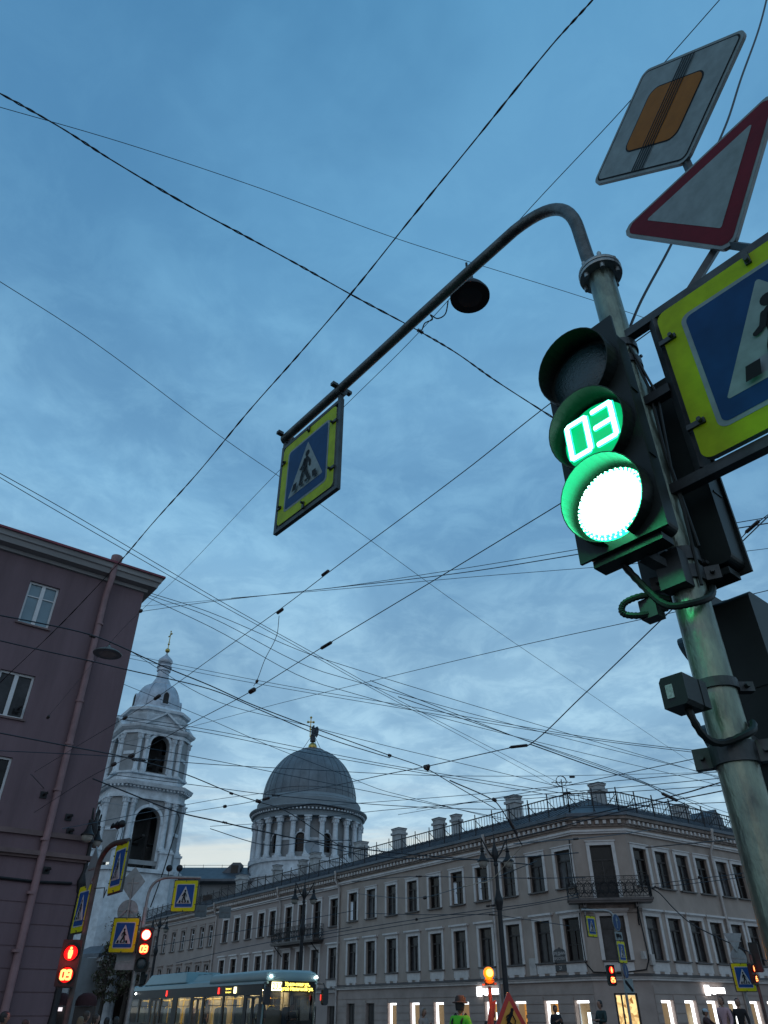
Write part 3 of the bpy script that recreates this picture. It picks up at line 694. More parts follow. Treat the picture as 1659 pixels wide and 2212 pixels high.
# ---------------------------------------------------------------- church: bell tower and dome
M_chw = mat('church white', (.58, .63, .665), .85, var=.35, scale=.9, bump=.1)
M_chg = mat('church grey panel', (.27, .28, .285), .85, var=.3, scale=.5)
M_chroof = mat('pale sheet roof', (.42, .47, .53), .45, .25, var=.35, scale=.9)
M_domeg = mat('grey dome sheet', (.135, .16, .18), .5, .2, var=.4, scale=.7, stretch=(1, 1, .4))
M_seam = mat('dome seams', (.12, .14, .16), .5, .3)
M_gold = mat('gilding', (.50, .36, .11), .35, 1., var=.3, scale=2)
M_bronze = mat('dark bronze', (.035, .045, .055), .45, .5, var=.4, scale=2)
M_bell = mat('bell bronze', (.16, .17, .16), .4, .7)
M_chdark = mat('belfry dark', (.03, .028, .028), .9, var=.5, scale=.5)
TX, TY = -38.6, 118.0
TW = thing('bell_tower', 'tall white two tier bell tower with arches, silver cupola and gilded cross', 'bell tower', (TX, TY, 0), RZL)
RT = MX.Translation((TX, TY, 0))@MX.Rotation(RZL, 4, 'Z')   # x right along the front, y into, front face at y=-6
YF = 113.
def zt(py, y=YF): return zz(py, y)
Z = dict(base=zt(1885), plint=zt(1836), colb=zt(1822), cap=zt(1727), fr=zt(1716), corn=zt(1698), corn2=zt(1692), p2=zt(1674), c2b=zt(1664), c2t=zt(1588), e2=zt(1590), e2t=zt(1572), pedt=zt(1541))
S, CH = 6.0, 1.75
def octo(s, ch): return [(-s+ch, -s), (s-ch, -s), (s, -s+ch), (s, s-ch), (s-ch, s), (-s+ch, s), (-s, s-ch), (-s, -s+ch)]
def owall(mb, s, ch, z0, z1): sweep(mb, octo(s, ch), [(0, z0), (0, z1)], True)
def oslab(mb, s, ch, prof): sweep(mb, octo(s, ch), prof, True)
def archwall(mb, m, w, z0, z1, ow, oz, zs, depth=.9, n=12):
    """wall of width w with an arched opening: half width ow, sill oz, springing zs"""
    arc = [(ow*math.cos(math.pi*i/n), zs+ow*math.sin(math.pi*i/n)) for i in range(n+1)]
    P = lambda x, z, y=0: m@V((x, y, z))
    for sg in (1, -1):
        mb.poly([P(sg*ow, z0), P(sg*w/2, z0), P(sg*w/2, z1), P(sg*ow, z1)][::sg]) if False else None
    mb.poly([P(-w/2, z0), P(-ow, z0), P(-ow, zs), P(-w/2, zs)]); mb.poly([P(ow, z0), P(w/2, z0), P(w/2, zs), P(ow, zs)])
    if oz > z0: mb.poly([P(-ow, z0), P(ow, z0), P(ow, oz), P(-ow, oz)])
    mb.poly([P(-w/2, zs), P(-ow, zs), P(-ow, z1), P(-w/2, z1)]); mb.poly([P(ow, zs), P(w/2, zs), P(w/2, z1), P(ow, z1)])
    for i in range(n): (a, b), (c, d) = arc[i], arc[i+1]; mb.poly([P(a, b), P(a, z1), P(c, z1), P(c, d)])
    out = [(ow, oz)]+arc+[(-ow, oz)]
    for (a, b), (c, d) in zip(out, out[1:]+out[:1]): mb.poly([P(a, b), P(c, d), P(c, d, depth), P(a, b, depth)])
def archtrim(mb, m, ow, zs, r=.35, t=.14, n=14, zb=None):
    pts = [(math.cos(math.pi*i/n), math.sin(math.pi*i/n)) for i in range(n+1)]
    for (a, b), (c, d) in zip(pts, pts[1:]):
        q = [(a*ow, zs+b*ow), (a*(ow+r), zs+b*(ow+r)), (c*(ow+r), zs+d*(ow+r)), (c*ow, zs+d*ow)]
        mb.prism(q, -t, .02, m)
    for sg in (-1, 1):
        x0, x1 = sorted((sg*ow, sg*(ow+r+.15))); mb.prism([(x0, zs-.35), (x1, zs-.35), (x1, zs), (x0, zs)], -t-.1, .02, m)
        if zb is not None: x0, x1 = sorted((sg*(ow+.02), sg*(ow+r))); mb.prism([(x0, zb), (x1, zb), (x1, zs-.351), (x0, zs-.351)], -t, .02, m)
    mb.prism([(-.18, zs+ow-.05), (.18, zs+ow-.05), (.26, zs+ow+r+.3), (-.26, zs+ow+r+.3)], -t-.12, .02, m)
def column(mb, x, y, z0, z1, r):
    m = MX.Translation((x, y, 0)); h = z1-z0
    mb.bx(x-r*1.35, x+r*1.35, y-r*1.35, y+r*1.35, z0, z0+.3)
    mb.lathe([(r*1.25, z0+.3), (r*1.25, z0+.5), (r, z0+.65), (r*.98, z0+h*.4), (r*.84, z1-1.25), (r*.95, z1-1.2), (r*.84, z1-1.1), (r*.95, z1-.8), (r*1.15, z1-.35), (r*1.35, z1-.2)], 12, m)
    for k in range(8):
        a = k*math.pi/4+.2; mb.box((x+r*1.12*math.cos(a), y+r*1.12*math.sin(a), z1-.55), (r*.35, r*.35, .5), MX.Rotation(a, 4, 'Z'))
    mb.bx(x-r*1.35, x+r*1.35, y-r*1.35, y+r*1.35, z1-.2, z1)
faces = [MX.Rotation(k*math.pi/2, 4, 'Z')@MX.Translation((0, -S, 0)) for k in range(4)]
# plinth tier down to the street
mb = MB(); owall(mb, S+.5, CH+.2, 0, Z['base']); oslab(mb, S+.5, CH+.2, [(0, Z['base']-.01), (.4, Z['base']), (.4, Z['base']+.5), (-.55, Z['base']+.6)])
mb.build('plinth', M_chw, TW)
def tier(zb, zt_, s, ch, ow, zsill, zspr, colr, nm):
    mb = MB(); fw = 2*(s-ch); zc_b = zb; zb = min(zb, zsill-.6)
    for k in range(4):
        m = MX.Rotation(k*math.pi/2, 4, 'Z')@MX.Translation((0, -s, 0)); archwall(mb, m, fw, zb, zt_, ow, zsill, zspr, 1.3)
        m2 = MX.Rotation(k*math.pi/2+math.pi/4, 4, 'Z'); d = (2*s-ch)/math.sqrt(2); L = ch*math.sqrt(2)
        mb.poly([m2@V((-L/2, -d, zb)), m2@V((L/2, -d, zb)), m2@V((L/2, -d, zt_)), m2@V((-L/2, -d, zt_))])
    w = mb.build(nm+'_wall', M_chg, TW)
    for k in range(4):
        mb = MB(); m = MX.Rotation(k*math.pi/2, 4, 'Z')@MX.Translation((0, -s, 0)); archtrim(mb, m, ow, zspr, .42, .16, zb=zsill); mb.build('arch_trim', M_chw, w)
    for k in range(4):
        R = MX.Rotation(k*math.pi/2, 4, 'Z')
        for sg in (-1, 1):
            for off in (.25, 1.35):
                x = sg*(s-ch-off); mb = MB(); column(mb, x, -s-.12, zc_b, zt_, colr); mb.bm.transform(R); mb.build('pilaster_column', M_chw, TW, smooth=True)
    z = (zb+zt_)/2
    for k in range(4):
        mb = MB(); m2 = MX.Rotation(k*math.pi/2+math.pi/4, 4, 'Z'); d = (2*s-ch)/math.sqrt(2); L = ch*math.sqrt(2)
        mb.prism([(-L/2+.35, z-.15), (L/2-.35, z-.15), (L/2-.35, z+.35), (-L/2+.35, z+.35)], -.12, .02, m2@MX.Translation((0, -d, 0))); mb.build('panel_moulding', M_chw, w)
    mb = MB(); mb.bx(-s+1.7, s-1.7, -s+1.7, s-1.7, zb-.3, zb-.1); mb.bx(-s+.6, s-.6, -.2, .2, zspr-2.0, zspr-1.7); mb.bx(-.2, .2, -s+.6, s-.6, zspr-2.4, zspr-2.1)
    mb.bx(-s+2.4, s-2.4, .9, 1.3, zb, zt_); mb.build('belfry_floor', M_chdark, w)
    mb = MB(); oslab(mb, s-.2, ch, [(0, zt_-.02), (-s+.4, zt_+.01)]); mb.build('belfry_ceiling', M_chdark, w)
    return w
ZL0 = zt(1864)
mb = MB()
for k in range(4):
    R = MX.Rotation(k*math.pi/2, 4, 'Z')
    for sg in (-1, 1):
        x0, x1 = sorted((sg*2.45, sg*4.3)); m2 = MB(); m2.bx(x0, x1, -S-.55, -S+.6, ZL0-1.5, Z['plint']-.3); m2.bx(x0-.15, x1+.15, -S-.7, -S+.6, Z['plint']-.3, Z['plint']); m2.bm.transform(R); m2.build('pedestal', M_chw, TW)
w1 = tier(Z['plint'], Z['cap'], S-.25, CH, 1.95, zt(1857), zt(1773), .42, 'lower_tier')
mb = MB(); oslab(mb, S-.25, CH, [(.1, Z['cap']), (.35, Z['cap']+.02), (.35, Z['cap']+.5), (.15, Z['cap']+.52), (.15, Z['corn']-.6), (.35, Z['corn']-.58), (.4, Z['corn']-.3), (1.0, Z['corn']-.28), (1.15, Z['corn']+.1), (1.2, Z['corn']+.25), (.1, Z['corn']+.55), (-.5, Z['corn']+.6), (-.5, Z['p2']), (-.2, Z['p2']+.02), (-.2, Z['p2']+.3), (-1.2, Z['p2']+.4)])
mb.build('lower_entablature', M_chw, TW)
mb = MB()
pts = octo(S+.35, CH)
for i in range(8):
    a, b = V((*pts[i], 0)), V((*pts[(i+1) % 8], 0)); L = (b-a).length; k = int(L/.55)
    for j in range(k): q = a+(b-a)*(j+.5)/k; mb.box((q.x, q.y, Z['corn']-.43), (.28, .28, .26), MX.Rotation(math.atan2((b-a).y, (b-a).x), 4, 'Z'))
mb.build('dentils', M_chw, TW)
mb = MB(); mb.bx(-2.4, 2.4, -S+.1, -S+.2, Z['plint']+.4, Z['plint']+1.5) if False else None
for k in range(14): mb.beam((-1.9+k*.292, -S+.2, zt(1857)), (-1.9+k*.292, -S+.2, zt(1857)+1.3), .05)
mb.beam((-1.95, -S+.2, zt(1857)+1.3), (1.95, -S+.2, zt(1857)+1.3), .07); mb.build('arch_railing', M_iron, TW)
S2 = S-.75
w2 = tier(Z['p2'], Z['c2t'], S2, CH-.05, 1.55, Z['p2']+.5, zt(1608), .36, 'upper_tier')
mb = MB(); oslab(mb, S2, CH-.05, [(.1, Z['c2t']), (.3, Z['c2t']+.02), (.3, Z['c2t']+.45), (.12, Z['c2t']+.5), (.15, Z['e2t']-.7), (.5, Z['e2t']-.6), (.85, Z['e2t']-.3), (.95, Z['e2t']), (-.6, Z['e2t']+.15)]); mb.build('upper_entablature', M_chw, TW)
for k in range(4):
    mb = MB(); m = MX.Rotation(k*math.pi/2, 4, 'Z')@MX.Translation((0, -S2, 0)); w = 3.15; z0, z1 = Z['e2t']+.02, Z['pedt']
    mb.prism([(-w, z0), (w, z0), (0, z1)], -.3, 2.2, m); 
    mb2 = MB()
    for sg in (-1, 1): mb.beam(m@V((sg*(w+.2), -.5, z0+.1)), m@V((0, -.5, z1+.1)), .75, .3, up=m.to_3x3()@V((0, 0, 1)))
    mb.build('pediment', M_chw, TW); mb2.bm.free()
r0 = zt(1566, TY-3)
zA, zB_, zC, zD = zz(1560, TY-4), zz(1545, TY-4), zz(1536, TY-4), zz(1528, TY-3.5)
mb = MB(); oslab(mb, S2-.85, 1.75, [(-.2, Z['e2t']-.3), (-.2, zA), (.0, zA+.1), (.45, zB_-.2), (.5, zB_), (.1, zB_+.2), (.2, zB_+.5), (.7, zC-.2), (.8, zC+.2), (-.6, zD+.2)]); mb.build('attic', M_chw, TW)
zTop = zz(1478, TY-1); zR = zD+.1; Rd = 3.95; prof = []
hD = zTop-zR
for i in range(11): t = i/10; a = t*math.pi/2; prof.append((1.15+(Rd-1.15)*math.cos(a)**.75 if t < 1 else 1.15, zR+hD*math.sin(a)**1.1))
mb = MB(); mb.lathe(prof, 16, rot=math.pi/16)
for k in range(8): 
    a = k*math.pi/4; mb.tube([(r*1.008*math.cos(a), r*1.008*math.sin(a), z) for r, z in prof], .05, 5)
cup = mb.build('cupola', M_chroof, TW, smooth=True)
for k in range(4):
    m = MX.Rotation(k*math.pi/2, 4, 'Z')@MX.Translation((0, -3.95, 0)); mb = MB(); zb0 = zR+.5
    hs = [(-.75, zb0), (.75, zb0), (.75, zb0+1.5)]+[(.75*math.cos(math.pi*i/8), zb0+1.5+.75*math.sin(math.pi*i/8)) for i in range(9)][1:]
    mb.prism(hs, -.05, 2.2, m); d_ = mb.build('dormer', M_chroof, TW)
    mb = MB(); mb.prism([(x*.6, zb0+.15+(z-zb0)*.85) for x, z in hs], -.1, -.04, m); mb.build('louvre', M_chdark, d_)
zl0, zl1 = zTop-.1, zz(1438, TY); zon = zz(1411, TY); zball = zz(1405.5, TY)
mb = MB(); mb.lathe([(1.75, zl0-.3), (1.7, zl0+.3), (1.35, zl0+1.0), (1.05, zl0+1.5), (.98, zl1-1.2), (1.2, zl1-1.15), (1.2, zl1-.75), (1.05, zl1-.7), (1.05, zl1-.45), (1.3, zl1-.4), (1.3, zl1-.15), (.9, zl1)], 8, rot=math.pi/8); mb.build('lantern', M_chroof, TW)
mb = MB(); ho = zon-zl1; mb.lathe([(.85, zl1), (1.15, zl1+ho*.12), (1.27, zl1+ho*.28), (1.2, zl1+ho*.42), (.85, zl1+ho*.58), (.42, zl1+ho*.76), (.16, zl1+ho*.9), (.1, zon+.1)], 16); mb.build('onion_dome', M_chroof, TW, smooth=True)
mb = MB(); mb.sph((0, 0, zball), .42, 16); mb.build('gilded_ball', M_gold, TW, smooth=True)
zx = zz(1364, TY); mb = MB(); mb.beam((0, 0, zball+.4), (0, 0, zx), .12); h = zx-zball
for z, w in ((zx-h*.2, .72), (zx-h*.12, .3)): mb.beam((-w, 0, z), (w, 0, z), .12)
mb.beam((-.4, 0, zball+h*.48), (.4, 0, zball+h*.4), .1); mb.sph((0, 0, zball+h*.33), .2, 10)
for z, x in ((zx, 0), (zx-h*.2, .72), (zx-h*.2, -.72)): mb.sph((x, 0, z), .14, 8)
mb.build('cross', M_gold, TW)
for x, z, r in ((-.35, zt(1632), .55), (.75, zt(1630), .42)):
    mb = MB(); mb.lathe([(r*1.05, z-r*.9), (r*.85, z-r*.55), (r*.62, z), (r*.5, z+r*.5), (0, z+r*.7)], 14, MX.Translation((x, -2.8, 0))); mb.build('bell', M_bell, TW, smooth=True)
mb = MB(); mb.beam((-1.5, -S+.6, zt(1815)), (1.1, -S+2, zt(1770)), .12); mb.beam((-1.2, -S+1.8, zt(1815)), (-1.6, -S+.8, zt(1795)), .1); mb.beam((-.2, -S+1.5, zt(1800)), (1.7, -S+1, zt(1812)), .12); mb.build('belfry_beam', M_frame, TW)
# ---------------------------------------------------------------- domed church
DX, DY = -12.75, 128.0
DC = thing('domed_church', 'round church drum ringed by white columns under a grey ribbed dome', 'church', (DX, DY, 0), math.radians(3.5)-.0998)
def zd(py, dy=-8.8): return zz(py, DY+dy)
z_c0, z_c1 = zd(1851), zd(1761); z_co, z_at, z_db = zd(1768, -9.3)+.2, zd(1738, -8.5), zd(1709, -8)
zc0, zc1 = z_c0, z_c1
mb = MB(); mb.lathe([(9.3, 0), (9.3, zc0-2.6), (9.6, zc0-2.5), (9.6, zc0-2.1), (9.1, zc0-2.0), (9.1, zc0-.5), (9.35, zc0-.45), (9.35, zc0), (7.9, zc0+.02)], 48); mb.build('drum_base', M_chw, DC)
# drum wall with arched windows in every second bay
NB = 24; mb = MB(); rw = 8.0; ow = .74; zsill, zspr = zc0+.9, zd(1806)
bay = 2*rw*math.tan(math.pi/NB)
winz = []
for k in range(NB):
    a = 2*math.pi*k/NB; m = MX.Rotation(a, 4, 'Z')@MX.Translation((0, -rw, 0))
    if k % 2 == 0: archwall(mb, m, bay, zc0, zc1+.3, ow, zsill, zspr, .45, 8); winz.append(m)
    else: mb.poly([m@V((-bay/2, 0, zc0)), m@V((bay/2, 0, zc0)), m@V((bay/2, 0, zc1+.3)), m@V((-bay/2, 0, zc1+.3))])
mb.build('drum_wall', M_chg, DC)
for m in winz:
    mb = MB(); n = 8; mb.flat([(ow*math.cos(math.pi*i/n), zspr+ow*math.sin(math.pi*i/n)) for i in range(n+1)]+[(-ow, zsill), (ow, zsill)], .4, m)
    wn = mb.build('window', M_pane, DC)
    mb = MB(); archtrim(mb, m, ow, zspr, .16, .08, 10); mb.build('arch_trim', M_chw, wn)
    mb = MB()
    for x in (-.25, .25): mb.bx(x-.03, x+.03, .36, .4, zsill, zspr+.6)
    for i in range(5): z = zsill+(zspr-zsill)*(i+.5)/5; mb.bx(-ow, ow, .37, .4, z-.03, z+.03)
    mb.bm.transform(m); mb.build('frame', M_frame, wn)
for k in range(NB):
    if k % 2: mb = MB(); m = MX.Rotation(2*math.pi*k/NB, 4, 'Z')@MX.Translation((0, -rw, 0)); mb.prism([(-bay/2+.1, zspr-.35), (bay/2-.1, zspr-.35), (bay/2-.1, zspr), (-bay/2+.1, zspr)], -.1, .02, m); mb.build('bay_moulding', M_chw, DC)
mb = MB(); column(mb, 0, 0, zc0, zc1, .46); c0 = mb.build('column', M_chw, DC, smooth=True)
for k in range(NB):
    a = 2*math.pi*(k+.5)/NB; c = c0 if k == 0 else c0.copy()
    if k: COL.objects.link(c)
    c.parent = DC; c.location = (8.72*math.sin(a), -8.72*math.cos(a), 0); c.rotation_euler = (0, 0, a)
zr = zc1; mb = MB()
mb.lathe([(8.5, zr+.0), (9.2, zr+.01), (9.2, zr+.45), (9.05, zr+.5), (9.05, zr+.85), (9.25, zr+.9), (9.3, zr+1.05), (9.75, zr+1.25), (9.9, zr+1.5), (9.85, zr+1.65), (8.9, zr+1.9), (8.75, zr+1.9), (8.75, zr+3.0), (8.55, zr+3.2), (8.55, z_db-.5), (8.35, z_db-.4), (8.1, z_db)], 96); mb.build('entablature', M_chw if False else mat('church attic', (.19, .225, .245), .8, var=.2, scale=.5), DC, smooth=True)
mb = MB()
for k in range(96): a = 2*math.pi*k/96; mb.box((9.42*math.cos(a), 9.42*math.sin(a), zr+1.02), (.3, .26, .26), MX.Rotation(a, 4, 'Z'))
mb.build('dentils', M_chw, DC)
zdt = zz(1622.5, DY); hd = zdt-z_db; prof = []
for i in range(17): a = math.pi/2*i/16; prof.append((7.95*math.cos(a), z_db+hd*math.sin(a)**1.02*1.02))
prof = [p for p in prof if p[0] > 1.85]; prof += [(1.85, zdt-.05)]
mb = MB(); mb.lathe(prof, 64); dm = mb.build('dome', M_domeg, DC, smooth=True)
mb = MB()
for k in range(32): a = 2*math.pi*(k+.5)/32; mb.tube([((r+.01)*math.cos(a), (r+.01)*math.sin(a), z) for r, z in prof], .05, 4, False)
for dz_ in (.0, 1.1): pass
for r, z in (prof[0], prof[1]): mb.tube([((r+.02)*math.cos(a), (r+.02)*math.sin(a), z) for a in [2*math.pi*i/64 for i in range(65)]], .05, 4, False)
mb.build('dome_seam', M_seam, dm)
mb = MB(); mb.lathe([(2.0, zdt-.35), (2.1, zdt-.1), (2.1, zdt+.05), (1.2, zdt+.3), (.5, zdt+.55), (.3, zdt+.8)], 24); mb.build('dome_crown', M_domeg, DC, smooth=True)
zb_ = zz(1614, DY); zf = zz(1605.5, DY); zh = zz(1566, DY)
mb = MB(); mb.sph((0, 0, zb_), .78, 20); mb.build('gilded_ball', M_gold, DC, smooth=True)
mb = MB()
for k in range(4): a = .5+k*math.pi/2; mb.tube([(.15*math.cos(a), .15*math.sin(a), zf+1.5), (1.9*math.cos(a), 1.9*math.sin(a), zdt)], .045, 5)
mb.build('stay', M_bronze, DC)
# ---------------------------------------------------------------- skinned figures
def skin(name, chains, parent, m, sub=1, mm=MX.Identity(4)):
    """chains: list of [(x,y,z,r)..]; first point of a chain may be an index tuple ('j',i) into the points already made"""
    vs, es, rs = [], [], []
    for ch in chains:
        prev = None
        for p in ch:
            if p[0] == 'j': prev = p[1]; continue
            vs.append(mm@V(p[:3])); rs.append(p[3]); i = len(vs)-1
            if prev is not None: es.append((prev, i))
            prev = i
    me = bpy.data.meshes.new(name); me.from_pydata([tuple(v) for v in vs], es, []); o = bpy.data.objects.new(name, me); COL.objects.link(o)
    md = o.modifiers.new('s', 'SKIN'); sv = me.skin_vertices[0].data
    for i, r in enumerate(rs): sv[i].radius = (r, r) if not isinstance(r, tuple) else r
    sv[0].use_root = True
    if sub: s2 = o.modifiers.new('u', 'SUBSURF'); s2.levels = sub; s2.render_levels = sub
    dg = bpy.context.evaluated_depsgraph_get(); m2 = bpy.data.meshes.new_from_object(o.evaluated_get(dg)); m2.name = name
    bpy.data.objects.remove(o); bpy.data.meshes.remove(me)
    m2.materials.clear(); m2.materials.append(m); m2.polygons.foreach_set('use_smooth', [True]*len(m2.polygons))
    o = bpy.data.objects.new(name, m2); COL.objects.link(o)
    if parent: o.parent = parent; MW[o.name] = mw(parent)
    return o
# the angel on the ball: robed figure with wings, leaning on a tall cross
AN = thing('angel_statue', 'dark bronze winged angel holding a gilded cross on top of the dome', 'statue', (DX, DY, zf), .1)
k = (zh-zf)/3.2
skin('body', [[(0, 0, 1.6, .42), (0, 0, 2.25, .36), (0, 0, 2.62, .2), (0, -.02, 2.78, .13), (0, -.05, 3.0, .2), (0, -.05, 3.15, .12)], [('j', 1), (-.38, -.05, 2.42, .13), (-.62, -.2, 2.2, .11), (-.62, -.35, 2.75, .09), (-.6, -.4, 2.95, .07)], [('j', 1), (.38, -.05, 2.4, .13), (.5, -.2, 1.95, .11), (.2, -.42, 1.85, .08)],
  [('j', 0), (.02, 0, 1.0, .44), (.05, .02, .5, .5), (.08, .05, .12, .5)], [('j', 0), (-.2, -.1, .9, .3), (-.3, -.2, .35, .22), (-.38, -.35, .08, .16)]], AN, M_bronze, 2, MX.Scale(k, 4))
mb = MB()
for sg in (-1, 1):
    pl = [(.1, 2.5), (.42, 2.95), (.75, 3.1), (.95, 2.8), (1.0, 2.2), (.9, 1.5), (.68, 1.1), (.5, 1.35), (.3, 1.9)]
    if sg < 0: pl = [(-x*.45, z) for x, z in pl]
    mb.prism([(x*k, z*k) for x, z in pl], .2*k, .34*k, MX.Rotation(.25*sg, 4, 'Z'))
mb.build('wings', M_bronze, AN)
zc_ = (zz(1552, DY)-zf); mb = MB(); x = -.55*k; y = -.45*k
mb.beam((x, y, .9*k), (x, y, zc_), .16); mb.beam((x-.5, y, zc_-.85), (x+.5, y, zc_-.85), .18)
for dx, dz in ((-.5, -.85), (.5, -.85), (0, 0)): mb.sph((x+dx, y, zc_+dz), .22, 10)
mb.build('cross', M_gold, AN)
# ---------------------------------------------------------------- low church front and pale wing behind the street
def zq(py, Y): return zz(py, Y)
YC = 104.
pA = atY(222, 2185, YC); pB = atY(325, 2185, YC+6)
LC = thing('church_entrance_wing', 'low grey church wing with pediment, white pilasters and arched niche beside the plum building', 'building', (pA.x, pA.y, 0), math.atan2(pB.y-pA.y, pB.x-pA.x))
Lw = (V((pB.x, pB.y))-V((pA.x, pA.y))).length
ztop = zq(2072, YC)
mb = MB(); archwall(mb, MX.Translation((Lw*.36, 0, 0)), Lw*2, 0, ztop, 1.5, .1, zq(2118, YC), .6); mb.bx(-Lw*.6, Lw*1.6, 1.5, 4.4, 0, ztop); mb.build('wall', M_chg, LC)
mb = MB()
for x in (.2, Lw*.36-2.0, Lw*.36+2.2): mb.lathe([(.75, 0), (.75, .5), (.6, .7), (.52, ztop-1.4), (.7, ztop-.9)], 12, MX.Translation((x, -.25, 0)))
mb.build('pilaster', M_chw, LC, smooth=True)
mb = MB(); mb.bx(-2, Lw+2, -.9, 0, ztop-.9, ztop-.3); mb.bx(-2.3, Lw+2.3, -1.2, 0, ztop-.299, ztop+.1); mb.prism([(-2.2, ztop+.1), (Lw*.72+2.2, ztop+.1), (Lw*.36, zq(2010, YC))], -.8, .4); mb.build('pediment', M_chg, LC)
mb = MB(); mb.bx(Lw*.36-1.45, Lw*.36+1.45, .35, .45, .1, zq(2125, YC)); mb.build('door', M_frame, LC)
mb = MB(); sweep(mb, [(-2.6, 4.6), (-2.6, -.6), (Lw+2.6, -.6), (Lw+2.6, 4.6)], [(0, ztop+.1), (0, ztop+.5), (-2.4, ztop+1.5)]); mb.build('roof', M_roof, LC)
# pale wing with a sheet roof between tower and drum
YW = 124.; a, b = atY(330, 2185, YW), atY(560, 2185, YW); WG = thing('pale_church_wing', 'pale low block with sheet metal roof and dormer between tower and drum', 'building', (a.x, a.y, 0))
w = b.x-a.x; zt0, zt1 = zq(1905, YW), zq(1884, YW+4)
mb = MB(); mb.bx(-4, w+4, 0, 16, 0, zt0)
mb.bx(-4, w*.3, -1, 0, 0, zt0-.6); mb.build('wall', M_chg, WG)
mb = MB(); sweep(mb, [(-4.5, 18), (-4.5, -1.5), (w+4.5, -1.5), (w+4.5, 18)], [(-.2, zt0-.3), (.2, zt0-.1), (.2, zt0+.2), (-5., zt1+.6), (-9, zt1+1.2)]); mb.build('roof', M_roof, WG)
mb = MB(); x = w*.6; mb.prism([(x-2.5, zt0+.8), (x+1., zt0+.8), (x+1., zt0+2.9), (x-.2, zt0+2.9)], 1, 4); d_ = mb.build('dormer', M_roof, WG)
mb = MB(); mb.bx(x-.4, x+.7, .9, .99, zt0+1.2, zt0+2.5); mb.build('shutter', M_frame, d_)
mb = MB()
for x in (w*.1, w*.38, w*.62): mb.bx(x-.7, x+.7, -.06, .05, zt0-4.2, zt0-1.8)
mb.build('window', M_pane, WG)
mb = MB()
for k in range(5): mb.beam((w*(.05+.2*k), 3, zt0+1.4), (w*(.05+.2*k), 3, zt0+2.9), .05)
mb.beam((0, 3, zt0+2.8), (w, 3, zt0+2.8), .05); mb.build('roof_rail', M_iron, WG)
# ---------------------------------------------------------------- trees
M_bark = mat('bark', (.035, .028, .022), .9, var=.4, scale=5, bump=.4)
def leafmat(name, c):
    m = mat(name, c, .6, var=.45, scale=1.2); b = m.node_tree.nodes['Principled BSDF']; return m
M_leaf = [leafmat('olive leaves', (.062, .066, .028)), leafmat('brownish leaves', (.11, .08, .062)), leafmat('green leaves', (.045, .07, .028))]
def tree(name, label, p, h, cr, n, mt, cz=.62, seed=1, group=None, shape=(1, 1, .8), lsz=.22):
    rnd = random.Random(seed); t = thing(name, label, 'tree', p, 0, group)
    mb = MB(); mb.tube([(0, 0, -.1), (.1, .05, h*.25), (0, .1, h*.55), (.05, 0, h*.85)], [h*.03, h*.024, h*.016, h*.005], 8); tips = []
    for k in range(11):
        z0 = h*(.22+.055*k); a = k*2.4; L = cr*(1.05-.05*k)*rnd.uniform(.7, 1.1); e = V((L*math.cos(a)*shape[0], L*math.sin(a)*shape[1], z0+L*.55)); mid = e*.5+V((0, 0, z0*.5+.2))
        mb.tube([(.05, .05, z0), mid, e], [h*.011, h*.006, h*.002], 5); tips += [mid, e]
        for q in range(3): 
            b2 = mid.lerp(e, rnd.random()); e2 = b2+V((rnd.uniform(-1, 1), rnd.uniform(-1, 1), rnd.uniform(.1, .9)))*cr*.4; mb.tube([b2, e2], [h*.004, h*.0015], 4); tips.append(e2)
    mb.build('trunk', M_bark, t)
    mb = MB()
    cl = [(q, rnd.uniform(.25, .5)*cr) for q in tips]
    for i in range(n):
        c, r = cl[rnd.randrange(len(cl))]; d = V((rnd.gauss(0, 1), rnd.gauss(0, 1), rnd.gauss(0, .8))); p_ = c+d*r*.5
        u = V((rnd.gauss(0, 1), rnd.gauss(0, 1), rnd.gauss(0, 1))).normalized(); w = u.orthogonal().normalized(); s = rnd.uniform(.5, 1.2)*lsz
        mb.mi = rnd.randrange(2); mb.poly([p_-u*s, p_+w*s*.45, p_+u*s, p_-w*s*.45])
    mb.build('crown', mt, t); return t
def tr(px, pytop, Y): p = atY(829.5+(px-829.5)*3265/(pytop+1110), 2185, Y); return (p.x, p.y, 0), zz(pytop, Y)
p, h = tr(286, 1952, 109.6); tree('street_tree', 'thin olive leaved tree in front of the church beneath the tower', p, h, 2.7, 3200, [M_leaf[0], M_leaf[1]], seed=3)
p, h = tr(328, 1966, 112); tree('street_tree', 'bushy reddish olive tree above the far end of the grey roof', p, h, 2.5, 3000, [M_leaf[1], M_leaf[0]], seed=8)
p, h = tr(242, 2012, 101); tree('street_tree', 'brownish tree right beside the arched church niche', p, h, 1.2, 1300, [M_leaf[1], M_leaf[0]], seed=5)
p, h = tr(292, 1992, 101.5); tree('street_tree', 'sparse low tree behind the yellow crossing sign on the post', p, h, 1.3, 1400, [M_leaf[1], M_leaf[0]], seed=12)
